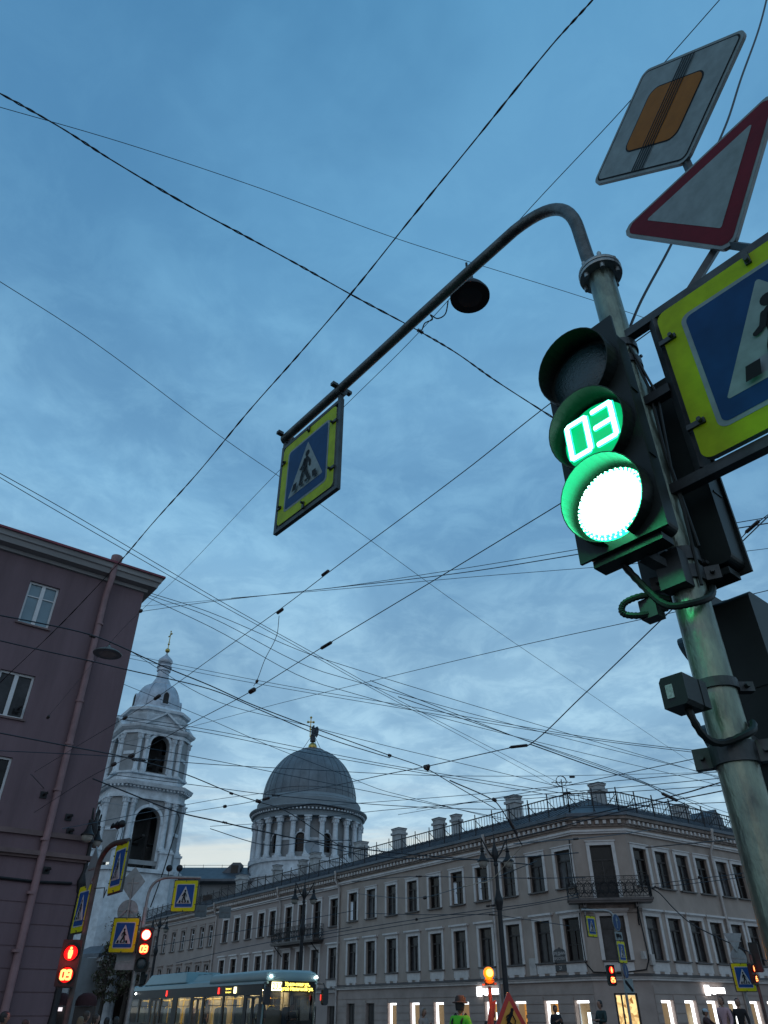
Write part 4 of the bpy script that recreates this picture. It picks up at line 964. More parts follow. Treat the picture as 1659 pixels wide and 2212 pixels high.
# ---------------------------------------------------------------- signs
M_yel = mat('fluorescent yellow film', (.33, .44, .008), .45, spec=.12, var=.25, scale=8, detail=3)
M_blue = mat('sign blue film', (.006, .046, .14), .45, spec=.12, var=.3, scale=5, detail=3)
M_swh = mat('sign white film', (.215, .27, .275), .5, spec=.12, var=.25, scale=9, detail=3)
M_sbl = mat('sign black film', (.012, .013, .014), .6, spec=.12)
M_sor = mat('sign amber film', (.27, .10, .010), .5, spec=.12, var=.2, scale=9)
M_sred = mat('sign red film', (.13, .008, .016), .5, spec=.12, var=.25, scale=9)
M_alu = mat('sign back aluminium', (.26, .28, .28), .5, .4, var=.3, scale=5)
M_plas = mat('black plastic', (.011, .016, .014), .5, spec=.3, var=.4, scale=6)
M_bracket = mat('dark galvanised bracket', (.06, .065, .065), .5, .5, var=.5, scale=10)
M_swh2 = mat('lit white sign film', (.42, .44, .44), .5, spec=.12, var=.15, scale=9, detail=3)  # lighter film copies for far signs, lamplight put into their colour
M_yel2 = mat('lit yellow sign film', (.55, .52, .01), .45, spec=.12, var=.15, scale=8, detail=3)
M_blue2 = mat('lit blue sign film', (.014, .07, .24), .45, spec=.12, var=.2, scale=5)
SIGN = [M_alu, M_yel, M_swh, M_blue, M_sbl, M_sor, M_sred]
class Face:
    """flat coloured layers on a plate, each a little prouder than the last"""
    def __init__(s, st=.0016): s.mb = MB(); s.y = -.004; s.st = st
    def lay(s, poly, mi, m=MX.Identity(4)): s.mb.mi = mi; s.mb.flat(poly, s.y, m); s.y -= s.st
    def stroke(s, pts, w, mi):
        for (a, b) in zip(pts, pts[1:]):
            a, b = V(a), V(b); d = (b-a).normalized(); n = V((-d.y, d.x))*w/2; s.lay([tuple(a+n), tuple(a-n), tuple(b-n), tuple(b+n)], mi); s.y += s.st*.8
        for p in pts: s.lay(circ(p[0], p[1], w/2, 10), mi); s.y += s.st*.8
        s.y -= s.st
def crossing_face(st=.0016, mir=1, sc=1.):
    f = Face(st); X = lambda pl: [(x*mir*sc, z*sc) for x, z in pl]
    f.mb.mi = 0; f.mb.prism(X(rrect(1, 1, .055)), -.003, .02)
    f.lay(X(rrect(1, 1, .055)), 1); f.lay(X(rrect(.775, .775, .05)), 2); f.lay(X(rrect(.725, .725, .035)), 3)
    f.lay(X(rtri([(-.315, -.255), (.315, -.255), (0, .32)], .012)), 2)
    f.lay(X(circ(-.008, .16, .038, 16)), 4)
    for pts, w in (([(0, .088), (.012, -.03)], .07), ([(-.018, .098), (-.066, .03), (-.072, -.022)], .032), ([(.03, .088), (.056, .022), (.092, .0)], .032), ([(.0, -.03), (-.03, -.11), (-.085, -.2)], .046), ([(.016, -.03), (.05, -.11), (.066, -.2)], .046)):
        f.stroke([(x*mir*sc, z*sc) for x, z in pts], w*sc, 4)
    for x in (-.2, -.055, .03, .17):
        k = .02 if x < 0 else -.02
        f.lay(X([(x-.036, -.238), (x+.036, -.238), (x+.034+k, -.155), (x-.034+k, -.155)] if abs(x) > .1 else [(x-.02, -.235), (x+.025, -.235), (x+.025+k*.4, -.2), (x-.02+k*.4, -.2)]), 4)
    return f
def sign_frame(mb, w, h, t=.035, d=.03, y=.012):
    for a, b, c, e in ((-w/2, -w/2+t, -h/2, h/2), (w/2-t, w/2, -h/2, h/2), (-w/2+t, w/2-t, h/2-t, h/2), (-w/2+t, w/2-t, -h/2, -h/2+t)): mb.bx(a, b, y, y+d, c, e)
def clips(mb, w, h, t, s=.03):
    for x, z, dx, dz in ((0, h/2, 0, -1), (0, -h/2, 0, 1), (-w/2, h*.28, 1, 0), (-w/2, -h*.28, 1, 0), (w/2, h*.28, -1, 0), (w/2, -h*.28, -1, 0)):
        mb.box((x+dx*(t+s)*.5, -.008, z+dz*(t+s)*.5), (.022 if dx == 0 else t+s, .012, .022 if dz == 0 else t+s)); mb.lathe([(.009, 0), (.009, .02)], 8, MX.Translation((x+dx*(t+s*.6), -.012, z+dz*(t+s*.6)))@MX.Rotation(math.pi/2, 4, 'X'))
A2 = V((-.655, .756)); N2 = V((-.756, -.655)); RZB = math.atan2(-.756, .655)   # RZB: x right = towards camera right, face looks along N
P = V((1.03, 2.12)); PR = .058
def pp_(a, n, z): q = P+A2*a+N2*n; return V((q.x, q.y, z))
# ---------------------------------------------------------------- the galvanised pole with its mast arm
PO = thing('signal_pole', 'galvanised steel pole with flange and long bent mast arm reaching over the road', 'pole', (P.x, P.y, 0))
M_pole = mat('galvanised pole', (.205, .24, .18), .36, .75, var=.5, scale=22, bump=.2, col2=(.10, .115, .10), bscale=60, stretch=(1, 1, .35))
mb = MB(); mb.tube([(P.x, P.y, -.1), (P.x, P.y, 2.), (P.x, P.y, 4.36)], PR, 32); mb.build('post', M_pole, PO, world=True, smooth=True)
M_arm = mat('weathered arm tube', (.12, .125, .12), .45, .75, var=.5, scale=12, bump=.2, col2=(.05, .052, .05))
mb = MB(); 
pts = [pp_(.02, 0, 4.3), pp_(.04, 0, 4.5), pp_(.046, 0, 4.68)]+bez(pp_(.047, 0, 4.72), pp_(.05, 0, 5.0), pp_(.17, 0, 5.13), pp_(.42, 0, 5.155), 12)+[pp_(.75, 0, 5.15), pp_(1.3, 0, 5.135), pp_(2.1, 0, 5.105), pp_(2.76, 0, 5.095)]
mb.tube(pts, [.036]*3+[.034]*14+[.031]*2 if False else .033, 20); mb.build('mast_arm', M_arm, PO, world=True, smooth=True)
mb = MB()
for z in (4.30, 4.325):
    mb.lathe([(.04, 0), (.098, 0), (.1, .008), (.098, .018), (.04, .018)], 32, MX.Translation((P.x, P.y, z)))
for k in range(6): a = k*math.pi/3+.3; mb.lathe([(.011, -.03), (.011, .075), (.006, .085)], 8, MX.Translation((P.x+.08*math.cos(a), P.y+.08*math.sin(a), 4.3)))
mb.build('flange', M_steel, PO, world=True)
def band(z, h=.045, r=PR+.005, lug=0., name='clamp_band'):
    mb = MB(); mb.lathe([(r, -h/2), (r+.004, -h/2), (r+.004, h/2), (r, h/2)], 28, MX.Translation((P.x, P.y, z)))
    for a in (lug, lug+math.pi):
        c = V((P.x+math.cos(a)*(r+.025), P.y+math.sin(a)*(r+.025), z)); mb.box(c, (.05, .03, h), MX.Rotation(a, 4, 'Z')); mb.tube([c+V((-math.sin(a)*.035, math.cos(a)*.035, 0)), c-V((-math.sin(a)*.035, math.cos(a)*.035, 0))], .008, 6)
    return mb.build(name, M_bracket, PO, world=True)
zP = lambda y: zz(y, P.y)
for y, h, l in ((1632, .06, 2.6), (1252, .05, 2.7), (1213, .05, .4), (795, .04, .8), (1486, .03, .0), (760, .04, .6)): band(zP(y), h, lug=l)
# ---------------------------------------------------------------- signal heads
M_lens0 = mat('dark lens', (.02, .045, .05), .25, var=.3, scale=60, bump=.3, bscale=120)
M_grn = emis('green lens lit', (.0, .62, .20), .75); M_grnhot = emis('green light', (.02, 1., .42), 2.2); M_gcore = emis('green lamp core', (.03, 1., .40), 36.); M_dig = emis('white green digits', (.55, 1., .85), 5.); M_digc = emis('digit halo glow', (.03, .95, .62), 1.6)
M_redhot = emis('red light', (1., .012, .012), 3.); M_red0 = emis('red lens glow', (1., .008, .008), 1.3); M_rdig = emis('red digits', (1., .36, .10), 3.2); M_rcore = emis('red lamp core', (1., .32, .2), 6.)
SEG7 = {'0': 'abcdef', '3': 'abgcd', '9': 'abcdfg', '2': 'abged', '5': 'afgcd'}
def digits(mb, txt, h, m, y, t, gap=.35):
    w = h*.52; x0 = -(len(txt)*w+(len(txt)-1)*w*gap)/2+w/2
    for k, ch in enumerate(txt):
        x = x0+k*w*(1+gap); S_ = {'a': (x, h/2, w, t), 'd': (x, -h/2, w, t), 'g': (x, 0, w, t), 'f': (x-w/2, h/4, t, h/2), 'b': (x+w/2, h/4, t, h/2), 'e': (x-w/2, -h/4, t, h/2), 'c': (x+w/2, -h/4, t, h/2)}
        for i, s in enumerate(SEG7[ch]): cx, cz, a, b = S_[s]; mb.flat(rrect(a+t*.3, b+t*.3, t*.4, 3, cx, cz), y-i*.0004, m)
def signal(name, label, p, rz, secs, r=.135, sp=.335, w=.34, d=.14, group=None, vis=.2, vlong=True):
    """secs: top to bottom list of 'off','green','red','count03','count09','man'; local origin at face centre, front looks along -y"""
    t = thing(name, label, 'traffic light', p, rz, group); n = len(secs); h = sp*n; mb = MB()
    mb.prism(rrect(w, h-.004, .03), 0, d); mb.bx(-w/2-.012, w/2+.012, -.012, 0, -h/2-.01, h/2+(.05 if vlong else .01))
    for k in range(1, n): mb.bx(-w/2-.004, w/2+.004, .02, d-.02, h/2-sp*k-.004, h/2-sp*k+.004)
    mb.bx(-w*.42, w*.42, .01, d-.01, -h/2-.035, -h/2-.01); mb.build('housing', M_plas, t)
    for k, s in enumerate(secs):
        zc = h/2-sp*(k+.5); m = MX.Translation((0, 0, zc)); R = m@MX.Rotation(math.pi/2, 4, 'X')
        lm = {'off': M_lens0, 'green': M_grnhot, 'red': M_redhot, 'count03': M_grn, 'count09': M_red0, 'count25': M_red0, 'man': M_red0}[s]
        mb = MB(); mb.lathe([(r*1.0, .013), (r*.8, .030), (r*.4, .041), (0, .045)], 36, R); ln = mb.build('lens', lm, t, smooth=True)
        if s in ('green', 'red') and r > .12 and vlong:
            mb = MB()
            for rr, yy, cnt in ((r*.955, .0205, 46), (r*.90, .0268, 40)):
                for q in range(cnt):
                    a = 2*math.pi*(q+.5*(cnt == 40)+.3*math.sin(q*7.))/cnt
                    mb.sph((rr*math.cos(a), -yy, zc+rr*math.sin(a)), .0042, 6)
            mb.build('led_ring', M_dig if s == 'green' else M_rdig, ln)
        if s in ('green', 'red'):
            mb = MB(); mb.lathe([(r*.88, .0285), (r*.8, .033), (r*.4, .0438), (0, .0478)], 40, R); mb.build('lamp_core', M_gcore if s == 'green' else M_rcore, ln, smooth=True)
        if s == 'count03':
            mb = MB(); digits(mb, '03', r*1.12, m, -.047, r*.17); mb.build('digit_halo', M_digc, ln)  # wider cyan strokes paint the glow round the digits
            mb = MB(); digits(mb, '03', r*1.12, m, -.050, r*.10); mb.build('digits', M_dig, ln)
        if s in ('count09', 'count25'):
            mb = MB(); digits(mb, s[-2:], r*1.1, m, -.05, r*.26); mb.build('digits', M_rdig, ln)
        if s == 'man':
            mb = MB(); mb.flat(circ(0, r*.62, r*.2, 12), -.05, m); mb.flat([(-r*.3, r*.4), (r*.3, r*.4), (r*.36, -r*.1), (r*.2, -r*.75), (-r*.2, -r*.75), (-r*.36, -r*.1)], -.0505, m); mb.build('standing_man', M_rdig, ln)
        mb = MB(); N_ = 30; ro = r*1.1
        ring = []
        for q in range(N_+1):
            a = math.radians(-72)+math.radians(324)*q/N_; L = .045+(vis-.045)*max(0, .5+.5*math.sin(a))**.65
            ring.append((a, L))
        for off in (0, .004):
            for (a, L), (b, L2) in zip(ring, ring[1:]): mb.poly([R@V((( ro+off)*math.cos(a), (ro+off)*math.sin(a), 0.012)), R@V(((ro+off)*math.cos(b), (ro+off)*math.sin(b), 0.012)), R@V(((ro+off)*math.cos(b), (ro+off)*math.sin(b), L2)), R@V(((ro+off)*math.cos(a), (ro+off)*math.sin(a), L))])
        for (a, L), (b, L2) in zip(ring, ring[1:]): mb.poly([R@V((ro*math.cos(a), ro*math.sin(a), L)), R@V((ro*math.cos(b), ro*math.sin(b), L2)), R@V(((ro+.004)*math.cos(b), (ro+.004)*math.sin(b), L2)), R@V(((ro+.004)*math.cos(a), (ro+.004)*math.sin(a), L))])
        mb.build('visor', M_plas, t, smooth=True)
    return t
q = V((.806, 2.02))
SG = signal('traffic_light', 'large black traffic light close by with glowing green lamp and the count 03', (q.x, q.y, 3.215), RZB, ['off', 'count03', 'green'], r=.14, sp=.318, vis=.115, w=.315, d=.09)
mb = MB(); m = MX.Translation((q.x, q.y, 3.215))@MX.Rotation(RZB, 4, 'Z')
mb.beam(m@V((.02, .08, -.5)), pp_(0, .05, 2.66), .045, .03); mb.beam(m@V((.02, .05, -.5)), m@V((.1, .11, -.47)), .06, .02)
m2_ = MB(); m2_.beam(m@V((.05, .08, .46)), pp_(0, .05, 3.72), .03, .03); m2_.build('upper_bracket', M_bracket, SG, world=True)
mb.box(pp_(-.0, .075, 2.66), (.09, .06, .13), MX.Rotation(RZB, 4, 'Z')); mb.box(pp_(.1, .09, 2.55), (.06, .05, .07), MX.Rotation(RZB, 4, 'Z'))
mb.build('mounting_bracket', M_bracket, SG, world=True)
lamp('green_signal_light', m@V((0, -.2, -.34)), (.08, 1., .40), 7., .07)
# second head back to back with it, and a pedestrian head behind the pole
q = P-N2*.19+A2*.03; SG2 = signal('traffic_light', 'unlit looking black signal head seen from behind, right of the near pole', (q.x, q.y, 3.16), RZB+math.pi, ['off', 'off', 'off'], r=.13, sp=.30, d=.1, vis=.1)
q = V((1.31, 2.42)); SG3 = signal('traffic_light', 'dark pedestrian signal head seen from the back behind the lower pole', (q.x, q.y, 2.33), RZB-math.pi/2, ['off', 'off'], r=.125, sp=.34, w=.33)
mb = MB(); mb.beam(pp_(0, -.05, 2.12), V((1.25, 2.36, 2.12)), .06, .05); mb.build('mounting_bracket', M_bracket, SG3, world=True)
# ---------------------------------------------------------------- big crossing sign on its lattice frame
def bpt(s, z, n=.0): return pp_(-s, n, z)
CS = thing('crossing_sign', 'huge fluorescent yellow and blue crossing sign on a dark frame at the right edge', 'road sign', bpt(.58, 3.41, .05), RZB)
f = crossing_face(.0012, -1, .765); f.mb.build('sign_face', SIGN, CS)
mb = MB(); B_ = lambda s, z: bpt(s, z, .012)
t = .042
for a, b in (((-.0, 3.835), (1.02, 3.835)), ((.0, 3.0), (1.02, 3.0)), ((.0, 3.44), (.155, 3.44))): mb.beam(B_(*a), B_(*b), t, t)
for s in (.175, .995): mb.beam(B_(s, 3.022), B_(s, 3.813), t, t)
mb.build('frame', M_bracket, CS, world=True)
mb = MB(); clips(mb, .80, .80, .035, .035); mb.build('clip', M_bracket, CS)
# end of priority road (amber diamond struck through) and give way triangle
DG = thing('priority_end_sign', 'white diamond with amber square struck through by thin black lines', 'road sign', (1.492, 1.880, 5.367), -.9644)
f = Face(.0014); Q = MX.Rotation(math.pi/4, 4, 'Y'); f.mb.mi = 0; f.mb.prism(rrect(.695, .695, .05), -.003, .016, Q)
f.lay(rrect(.695, .695, .05), 2, Q); f.lay(rrect(.662, .662, .04), 4, Q); f.lay(rrect(.644, .644, .034), 2, Q); f.lay(rrect(.385, .385, .06), 4, Q); f.lay(rrect(.368, .368, .054), 5, Q)
for k in range(5): x = (k-2)*.019; f.lay([(x-.004, -.325), (x+.004, -.325), (x+.004, .325), (x-.004, .325)], 4, Q); f.y += .0011
f.mb.build('sign_face', SIGN, DG)
GW_ = thing('give_way_sign', 'white inverted triangle sign with dark red border beside the diamond', 'road sign', (1.443, 1.789, 4.354), -.9675)
f = Face(.0014); w, h = .44, .66; TRI = lambda k: [(-w*k, h*.5*k+.11*(1-k)), (0, -h*.5*k+.11*(1-k)), (w*k, h*.5*k+.11*(1-k))]
f.mb.mi = 0; f.mb.prism(rtri(TRI(1), .045), -.003, .016); f.lay(rtri(TRI(1), .045), 2); f.lay(rtri(TRI(.94), .04), 6); f.lay(rtri(TRI(.64), .008), 2); f.mb.build('sign_face', SIGN, GW_)
mb = MB()
for g in (DG, GW_): pass
top = V((1.50, 1.90, 5.7)); b0 = bpt(.28, 3.84, -.02)
mb.beam(b0, V((1.47, 1.86, 4.2)), .03); mb.beam(V((1.47, 1.86, 4.2)), V((1.515, 1.905, 5.1)), .03); mb.beam(V((1.515, 1.905, 5.1)), V((1.515, 1.905, 5.65)), .03)
mb.beam(V((1.46, 1.84, 4.15)), bpt(.62, 3.86, -.02), .03); mb.build('sign_bracket', M_bracket, GW_, world=True)
# sign hanging from the mast arm
HS = thing('hanging_crossing_sign', 'yellow framed crossing sign hanging from the end of the mast arm', 'road sign', pp_(2.405, .0, 4.615), RZB)
f = crossing_face(.0012, -1, 1.); S_ = MX.Diagonal((.655, 1, .715, 1)); f.mb.bm.transform(S_); f.mb.build('sign_face', SIGN, HS)
mb = MB(); sign_frame(mb, .735, .80, .03, .03, .0); clips(mb, .675, .74, .03, .02)
for x in (-.345, .345): mb.bx(x-.014, x+.014, 0, .03, .40, .49)
mb.build('frame', M_bracket, HS)
for x in (-.345, .345):
    mb = MB(); mb.lathe([(.036, -.02), (.043, -.02), (.043, .02), (.036, .02)], 18, MX.Translation((x, .015, .485 if x > 0 else .482))@MX.Rotation(math.pi/2, 4, 'Y')); mb.bx(x-.018, x+.018, -.07, -.025, .50, .525); mb.bx(x-.018, x+.018, .055, .1, .50, .525); mb.build('clamp', M_bracket, HS)
# ---------------------------------------------------------------- little speaker box, cables
q = atY(1466, 1497, 1.98); SB = thing('speaker_box', 'small black crossing buzzer box with a pale sticker on the steel pole', 'box', q, RZB)
mb = MB(); mb.prism([(-.038, -.045), (.03, -.045), (.038, -.033), (.038, .045), (-.03, .045), (-.038, .033)], -.03, .06); mb.bx(-.02, .04, .06, .1, -.035, .045); mb.build('case', M_plas, SB)
mb = MB(); mb.prism(rrect(.022, .04, .002, 2, -.01, .0), -.0322, -.0302); mb.build('sticker', mat('paper sticker', (.4, .43, .40), .7, var=.5, scale=90), SB)
mb = MB(); c1_ = bez(q+V((.02, .01, -.04)), q+V((.03, 0, -.13)), pp_(.02, .10, q.z-.135), pp_(-.045, .072, q.z-.115), 14)+bez(pp_(-.045, .072, q.z-.115), pp_(-.08, .05, q.z-.10), pp_(-.085, .01, q.z-.09), pp_(-.068, -.025, q.z-.05), 10)[1:]; mb.tube(c1_, [.012 if i % 2 else .010 for i in range(len(c1_))], 8); mb.build('conduit', M_plas, SB, world=True, smooth=True)
def hose(name, label, pts, r, dense=10):
    mb = MB(); P_ = [V(p) for p in pts]; out = []
    for i in range(len(P_)-1):
        a, b, c, d = P_[max(0, i-1)], P_[i], P_[i+1], P_[min(len(P_)-1, i+2)]
        for k in range(dense): t = k/dense; out.append(.5*((2*b)+(c-a)*t+(2*a-5*b+4*c-d)*t*t+(3*b-a-3*c+d)*t**3))
    out.append(P_[-1]); mb.tube(out, [r*(1.12 if i % 2 else .95) for i in range(len(out))], 8); return tag(mb.build(name, M_plas, loc=P_[0], smooth=True), label, 'cable')
zl = zP(1305); hose('conduit_loop', 'black ribbed conduit loop sticking out left of the steel pole', [pp_(.05, .05, zl+.02), pp_(.1, .12, zl+.03), pp_(.16, .15, zl+.015), pp_(.17, .15, zl-.02), pp_(.12, .12, zl-.035), pp_(.06, .06, zl-.01)], .011)
hose('signal_conduit', 'black ribbed conduit curling from the green signal round the pole', [V((.80, 2.1, 2.74)), pp_(.09, .12, 2.62), pp_(.03, .12, 2.53), pp_(-.04, .09, 2.52), pp_(-.075, .03, 2.55), pp_(-.06, -.05, 2.62)], .012)
mb = MB(); mb.tube([pp_(-.05, .03, 3.75), pp_(-.075, .02, 3.5), pp_(-.06, .01, 3.2), pp_(-.07, .02, 2.9), pp_(-.06, .03, 2.6)], .006, 6); mb.tube([pp_(-.055, .04, 3.75), pp_(-.095, .01, 3.45), pp_(-.07, .02, 3.1), pp_(-.08, .01, 2.75)], .005, 6); mb.build('cable', M_plas, PO, world=True)
# ---------------------------------------------------------------- street lamps
M_lampg = mat('lamp glass', (.30, .28, .24), .15, var=.3, scale=6)
def street_lamp(label, p, rz, h=7.3, drop=0.):
    t = thing('street_lamp', label, 'street lamp', p, rz, 'cast iron street lamps'); s = h/7.3
    mb = MB(); mb.lathe([(.2, 0), (.2, .5), (.16, .6), (.13, 1.1), (.105, 1.3), (.09, 4.6), (.12, 4.62), (.13, 4.72), (.17, 4.85), (.17, 4.95), (.13, 5.05), (.1, 5.15), (.07, 5.3), (.062, 6.1), (.09, 6.12), (.09, 6.2), (.06, 6.25), (.07, 6.3), (.12, 6.42), (.13, 6.6), (.09, 6.75), (.05, 6.85), (.03, 7.0), (.015, 7.3)], 14, MX.Scale(s, 4)); mb.build('post', M_iron, t, smooth=True)
    for sg in (-1, 1):
        mb = MB(); mb.tube([V(q)*s for q in ((sg*.08, 0, 6.4), (sg*.25, 0, 6.62), (sg*.42, 0, 6.95), (sg*.5, 0, 7.12), (sg*.5, 0, 7.02))], .03, 8); mb.tube([V(q)*s for q in ((sg*.5, 0, 7.05), (sg*.5, 0, 6.72))], .022, 8); mb.build('arm', M_iron, t)
        mb = MB(); m = MX.Scale(s, 4)@MX.Translation((sg*.5, 0, 6.72))
        mb.lathe([(.05, .04), (.07, .02), (.06, -.06), (.09, -.08), (.06, -.12), (.09, -.24), (.15, -.36), (.225, -.43), (.225, -.46), (.19, -.47), (.0, -.465)], 20, m); ls = mb.build('lamp_shade', M_iron, t, smooth=True)
        mb = MB(); mb.lathe([(.185, -.47), (.175, -.56), (.13, -.64), (.06, -.68), (0, -.69)], 20, m); mb.build('glass_bowl', M_lampg, ls, smooth=True)
    return t
def gpt(px, Y): p = atY(px, 2185, Y); return V((p.x, p.y, 0))
def axis_x(px, py): return 829.5+(px-829.5)*3265/(py+1080)     # foot pixel of a vertical line through (px,py)
street_lamp('tall two armed iron street lamp in front of the corner building', gpt(axis_x(1068, 1830), 31), .05, zz(1800, 31))
street_lamp('two armed iron lamp behind the bus below the wide balcony', gpt(axis_x(659, 1905), 47), .05, zz(1897, 47))
street_lamp('small distant two armed lamp right of the red signal', gpt(axis_x(347, 1985), 64), .05, zz(1972, 64))
street_lamp('black iron lamp rising along the edge of the plum building', gpt(axis_x(203, 1790), 27), math.radians(93), zz(1742, 27))
# ---------------------------------------------------------------- crossing signs and posts across the road
M_post = mat('sign post steel', (.30, .29, .28), .5, .6, var=.4, scale=6)
M_postd = mat('rusty brown post', (.10, .07, .06), .6, .4, var=.5, scale=5)
def csign(label, p, rz, w, h, mir=1):
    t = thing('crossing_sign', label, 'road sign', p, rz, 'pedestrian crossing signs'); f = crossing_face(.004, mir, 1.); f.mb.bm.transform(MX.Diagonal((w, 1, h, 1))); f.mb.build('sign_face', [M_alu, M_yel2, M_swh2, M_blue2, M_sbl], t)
    mb = MB(); sign_frame(mb, w+.06, h+.06, .03, .03, .02); mb.build('frame', M_bracket, t); mb = MB(); clips(mb, w+.02, h+.02, .02, .03); mb.build('clip', M_bracket, t); return t
def backsign(name, label, p, rz, poly, cat='road sign', group=None):
    t = thing(name, label, cat, p, rz, group); mb = MB(); mb.prism(poly, -.012, .012); mb.build('plate', M_alu, t); mb = MB(); mb.bx(-.3 if len(poly) != 4 else -.2, .3 if len(poly) != 4 else .2, -.03, -.013, -.02, .02); mb.build('rib', M_post, t); return t
# left: bent post with two narrow looking signs and the pedestrian signal
YA = 18.5; fa = gpt(axis_x(175, 2049), YA)
PA = thing('bent_sign_post', 'brown steel post bent over at the top carrying crossing signs beside the plum building', 'pole', fa)
zA0, zA1 = zz(1890, YA), zz(1822, YA)
Bd = V((math.cos(RZB), math.sin(RZB), 0))
mb = MB(); bend = [V((0, 0, 0)), V((0, 0, 2.)), V((0, 0, zA0))]+bez((0, 0, zA0+.1), (0, 0, zA1-.25), Bd*.35+V((0, 0, zA1-.09)), Bd*.85+V((0, 0, zA1-.10)), 8)+[Bd*1.5+V((0, 0, zz(1816, YA-1.13)))]
mb.tube(bend, .06, 14); mb.build('post', M_postd, PA, smooth=True)
mb = MB()
for s in (.75, .98):
    c = Bd*s+V((0, 0, zA1-.08)); mb.tube([c, c+V((.02, 0, .2)), c+V((-.02, 0, .33))], .008, 5); mb.sph(c+V((-.02, 0, .37)), .085, 12); mb.lathe([(.02, 0), (.075, .08)], 10, MX.Translation(c+V((-.08, 0, .33)))@MX.Rotation(-1.2, 4, 'Y'))
mb.build('traffic_detector', M_iron, PA, smooth=True)
q = onplane(255.5, 1874, fa, V((-Bd.y, Bd.x, 0))); csign('narrow looking crossing sign hanging from the bent post before the bell tower', q, RZB-.06, .80, .98)
mb = MB()
for s in (-.3, .3): c = q-fa+Bd*s; mb.beam(c+V((0, 0, .5)), V((c.x, c.y, zA1-.1)), .03)
mb.tube([q-fa-Bd*.42+V((0, 0, -.4)), q-fa-Bd*.5+V((0, 0, -.55)), q-fa-Bd*.55+V((0, 0, -.35)), V((0, 0, zA0-.28))], .012, 6); mb.build('hanger', M_bracket, PA)
q = onplane(176, 1963, fa-Bd*.25, V((-Bd.y, Bd.x, 0))); csign('narrow looking crossing sign fixed half way up the brown bent post', q, RZB-.02, .78, .95)
q2 = onplane(199, 1877, fa+Bd*.1, V((-Bd.y, Bd.x, 0))); backsign('diamond_sign_back', 'grey back of a diamond sign seen edge on beside the black lamp', q2, RZB-.02, [(-.38, -.05), (0, -.5), (.38, .05), (0, .5)])
q = onplane(148, 2082, fa+V((0, -.3, 0)), V((.2, 1, 0))); PS = signal('pedestrian_light', 'red standing man and glowing count 09 beside the plum building', q, .2, ['man', 'count09'], r=.14, sp=.40, w=.38, vis=.1)
lamp('red_signal_light', q+V((0, -.5, .1)), (1., .06, .05), 15, .12)
mb = MB(); mb.beam(q+V((.15, .1, .3)), V((fa.x, fa.y, q.z+.3)), .04); mb.build('mounting_bracket', M_bracket, PS, world=True); mb = MB(); mb.beam(q+V((.15, .1, -.3)), V((fa.x, fa.y, q.z-.3)), .04); mb.build('mounting_bracket', M_bracket, PS, world=True)
# middle left: arched post with the red traffic light, hanging sign, diamond and round backs
YB = 29.; fb = gpt(axis_x(293, 2091), YB)
PB = thing('arched_signal_post', 'steel post arching to the right with a thin arm behind the red traffic light', 'pole', fb)
q4 = atY(399, 1935, YB); Cd = V((q4.x-fb.x, q4.y-fb.y, 0)); Ld = Cd.length; Cd.normalize(); zb1 = zz(1895, YB); zb0 = zz(1960, YB)
mb = MB(); mb.tube([(0, 0, 0), (0, 0, zb0)], .075, 14); mb.tube([V((0, 0, zb0)), V((0, 0, zb1-.75))]+bez((0, 0, zb1-.7), (0, 0, zb1-.1), Cd*.35+V((0, 0, zb1)), Cd*.8+V((0, 0, zb1)), 8)+[Cd*(Ld+.5)+V((0, 0, zb1-.02))], .05, 12); mb.build('post', M_post, PB, smooth=True)
mb = MB()
for s in (.62, 1.0): c = Cd*s+V((0, 0, zb1+.05)); mb.sph(c+V((0, 0, .25)), .12, 12); mb.tube([c, c+V((0, 0, .2))], .015, 5)
for s in (-.3, .3): c = Cd*(Ld+s); mb.beam(c+V((0, 0, q4.z+.5)), c+V((0, 0, zb1)), .03)
mb.build('traffic_detector', M_iron, PB)
csign('square crossing sign hanging from a thin arm in front of the grey roof', q4, -.05, .86, .98, -1)
q = atY(311, 2050, YB-.3); TL = signal('traffic_light', 'traffic light with round red lamp and count 09 left of the bus', q, .12, ['red', 'count09', 'off'], r=.16, sp=.42, w=.42, vis=.12, vlong=False)
q.z += .42
lamp('red_signal_light', q+V((0, -.6, 0)), (1., .06, .05), 9, .15)
q = atY(313, 2102, YB+.3); signal('pedestrian_light', 'dark pedestrian light turned away under the red traffic light', q, 1.9, ['off', 'off'], r=.13, sp=.36, w=.36, vis=.1)
q = atY(271, 2077, YB+.2); backsign('direction_board', 'dark board seen from behind under the square crossing sign', q, .1, [(-.32, -.25), (.32, -.25), (.32, .25), (-.32, .25)], 'road sign')
q = atY(268, 2020, YB-.2); csign('large crossing sign left of the round red traffic light', q, .0, .88, 1.02, 1)
q5 = atY(288, 1907, YB); backsign('diamond_sign_back', 'grey back of a big diamond sign above the large crossing sign', q5, .1, [(-.48, -.02), (0, -.55), (.42, .05), (-.02, .53)])
q6 = atY(276, 1968, YB); backsign('round_sign_back', 'grey back of a round sign between diamond back and crossing sign', q6, .1, circ(0, 0, .36, 24))
mb = MB(); a = atY(288, 1896, YB-.03); b = atY(274, 1990, YB-.1); mb.beam(a, b, .05)
c = atY(277, 1962, YB-.06); mb.beam(c, atY(247, 1990, YB-.15), .025); mb.beam(c, atY(300, 1989, YB-.15), .025); mb.beam(b, V((fb.x, fb.y, b.z)), .04)
mb.build('sign_strut', M_post, PB, world=True)
for px, py, l in ((434, 1968, 'small grey plate hung from a street wire under the far cornice, left of two'), (486, 1971, 'small grey plate hung from a street wire under the far cornice, right of two')):
    q = atY(px, py, 42); backsign('hung_plate', l, q, -.1, [(-.3, -.27), (.32, -.27), (.3, .27), (-.32, .27)], 'road sign', 'plates hung from the street wire')
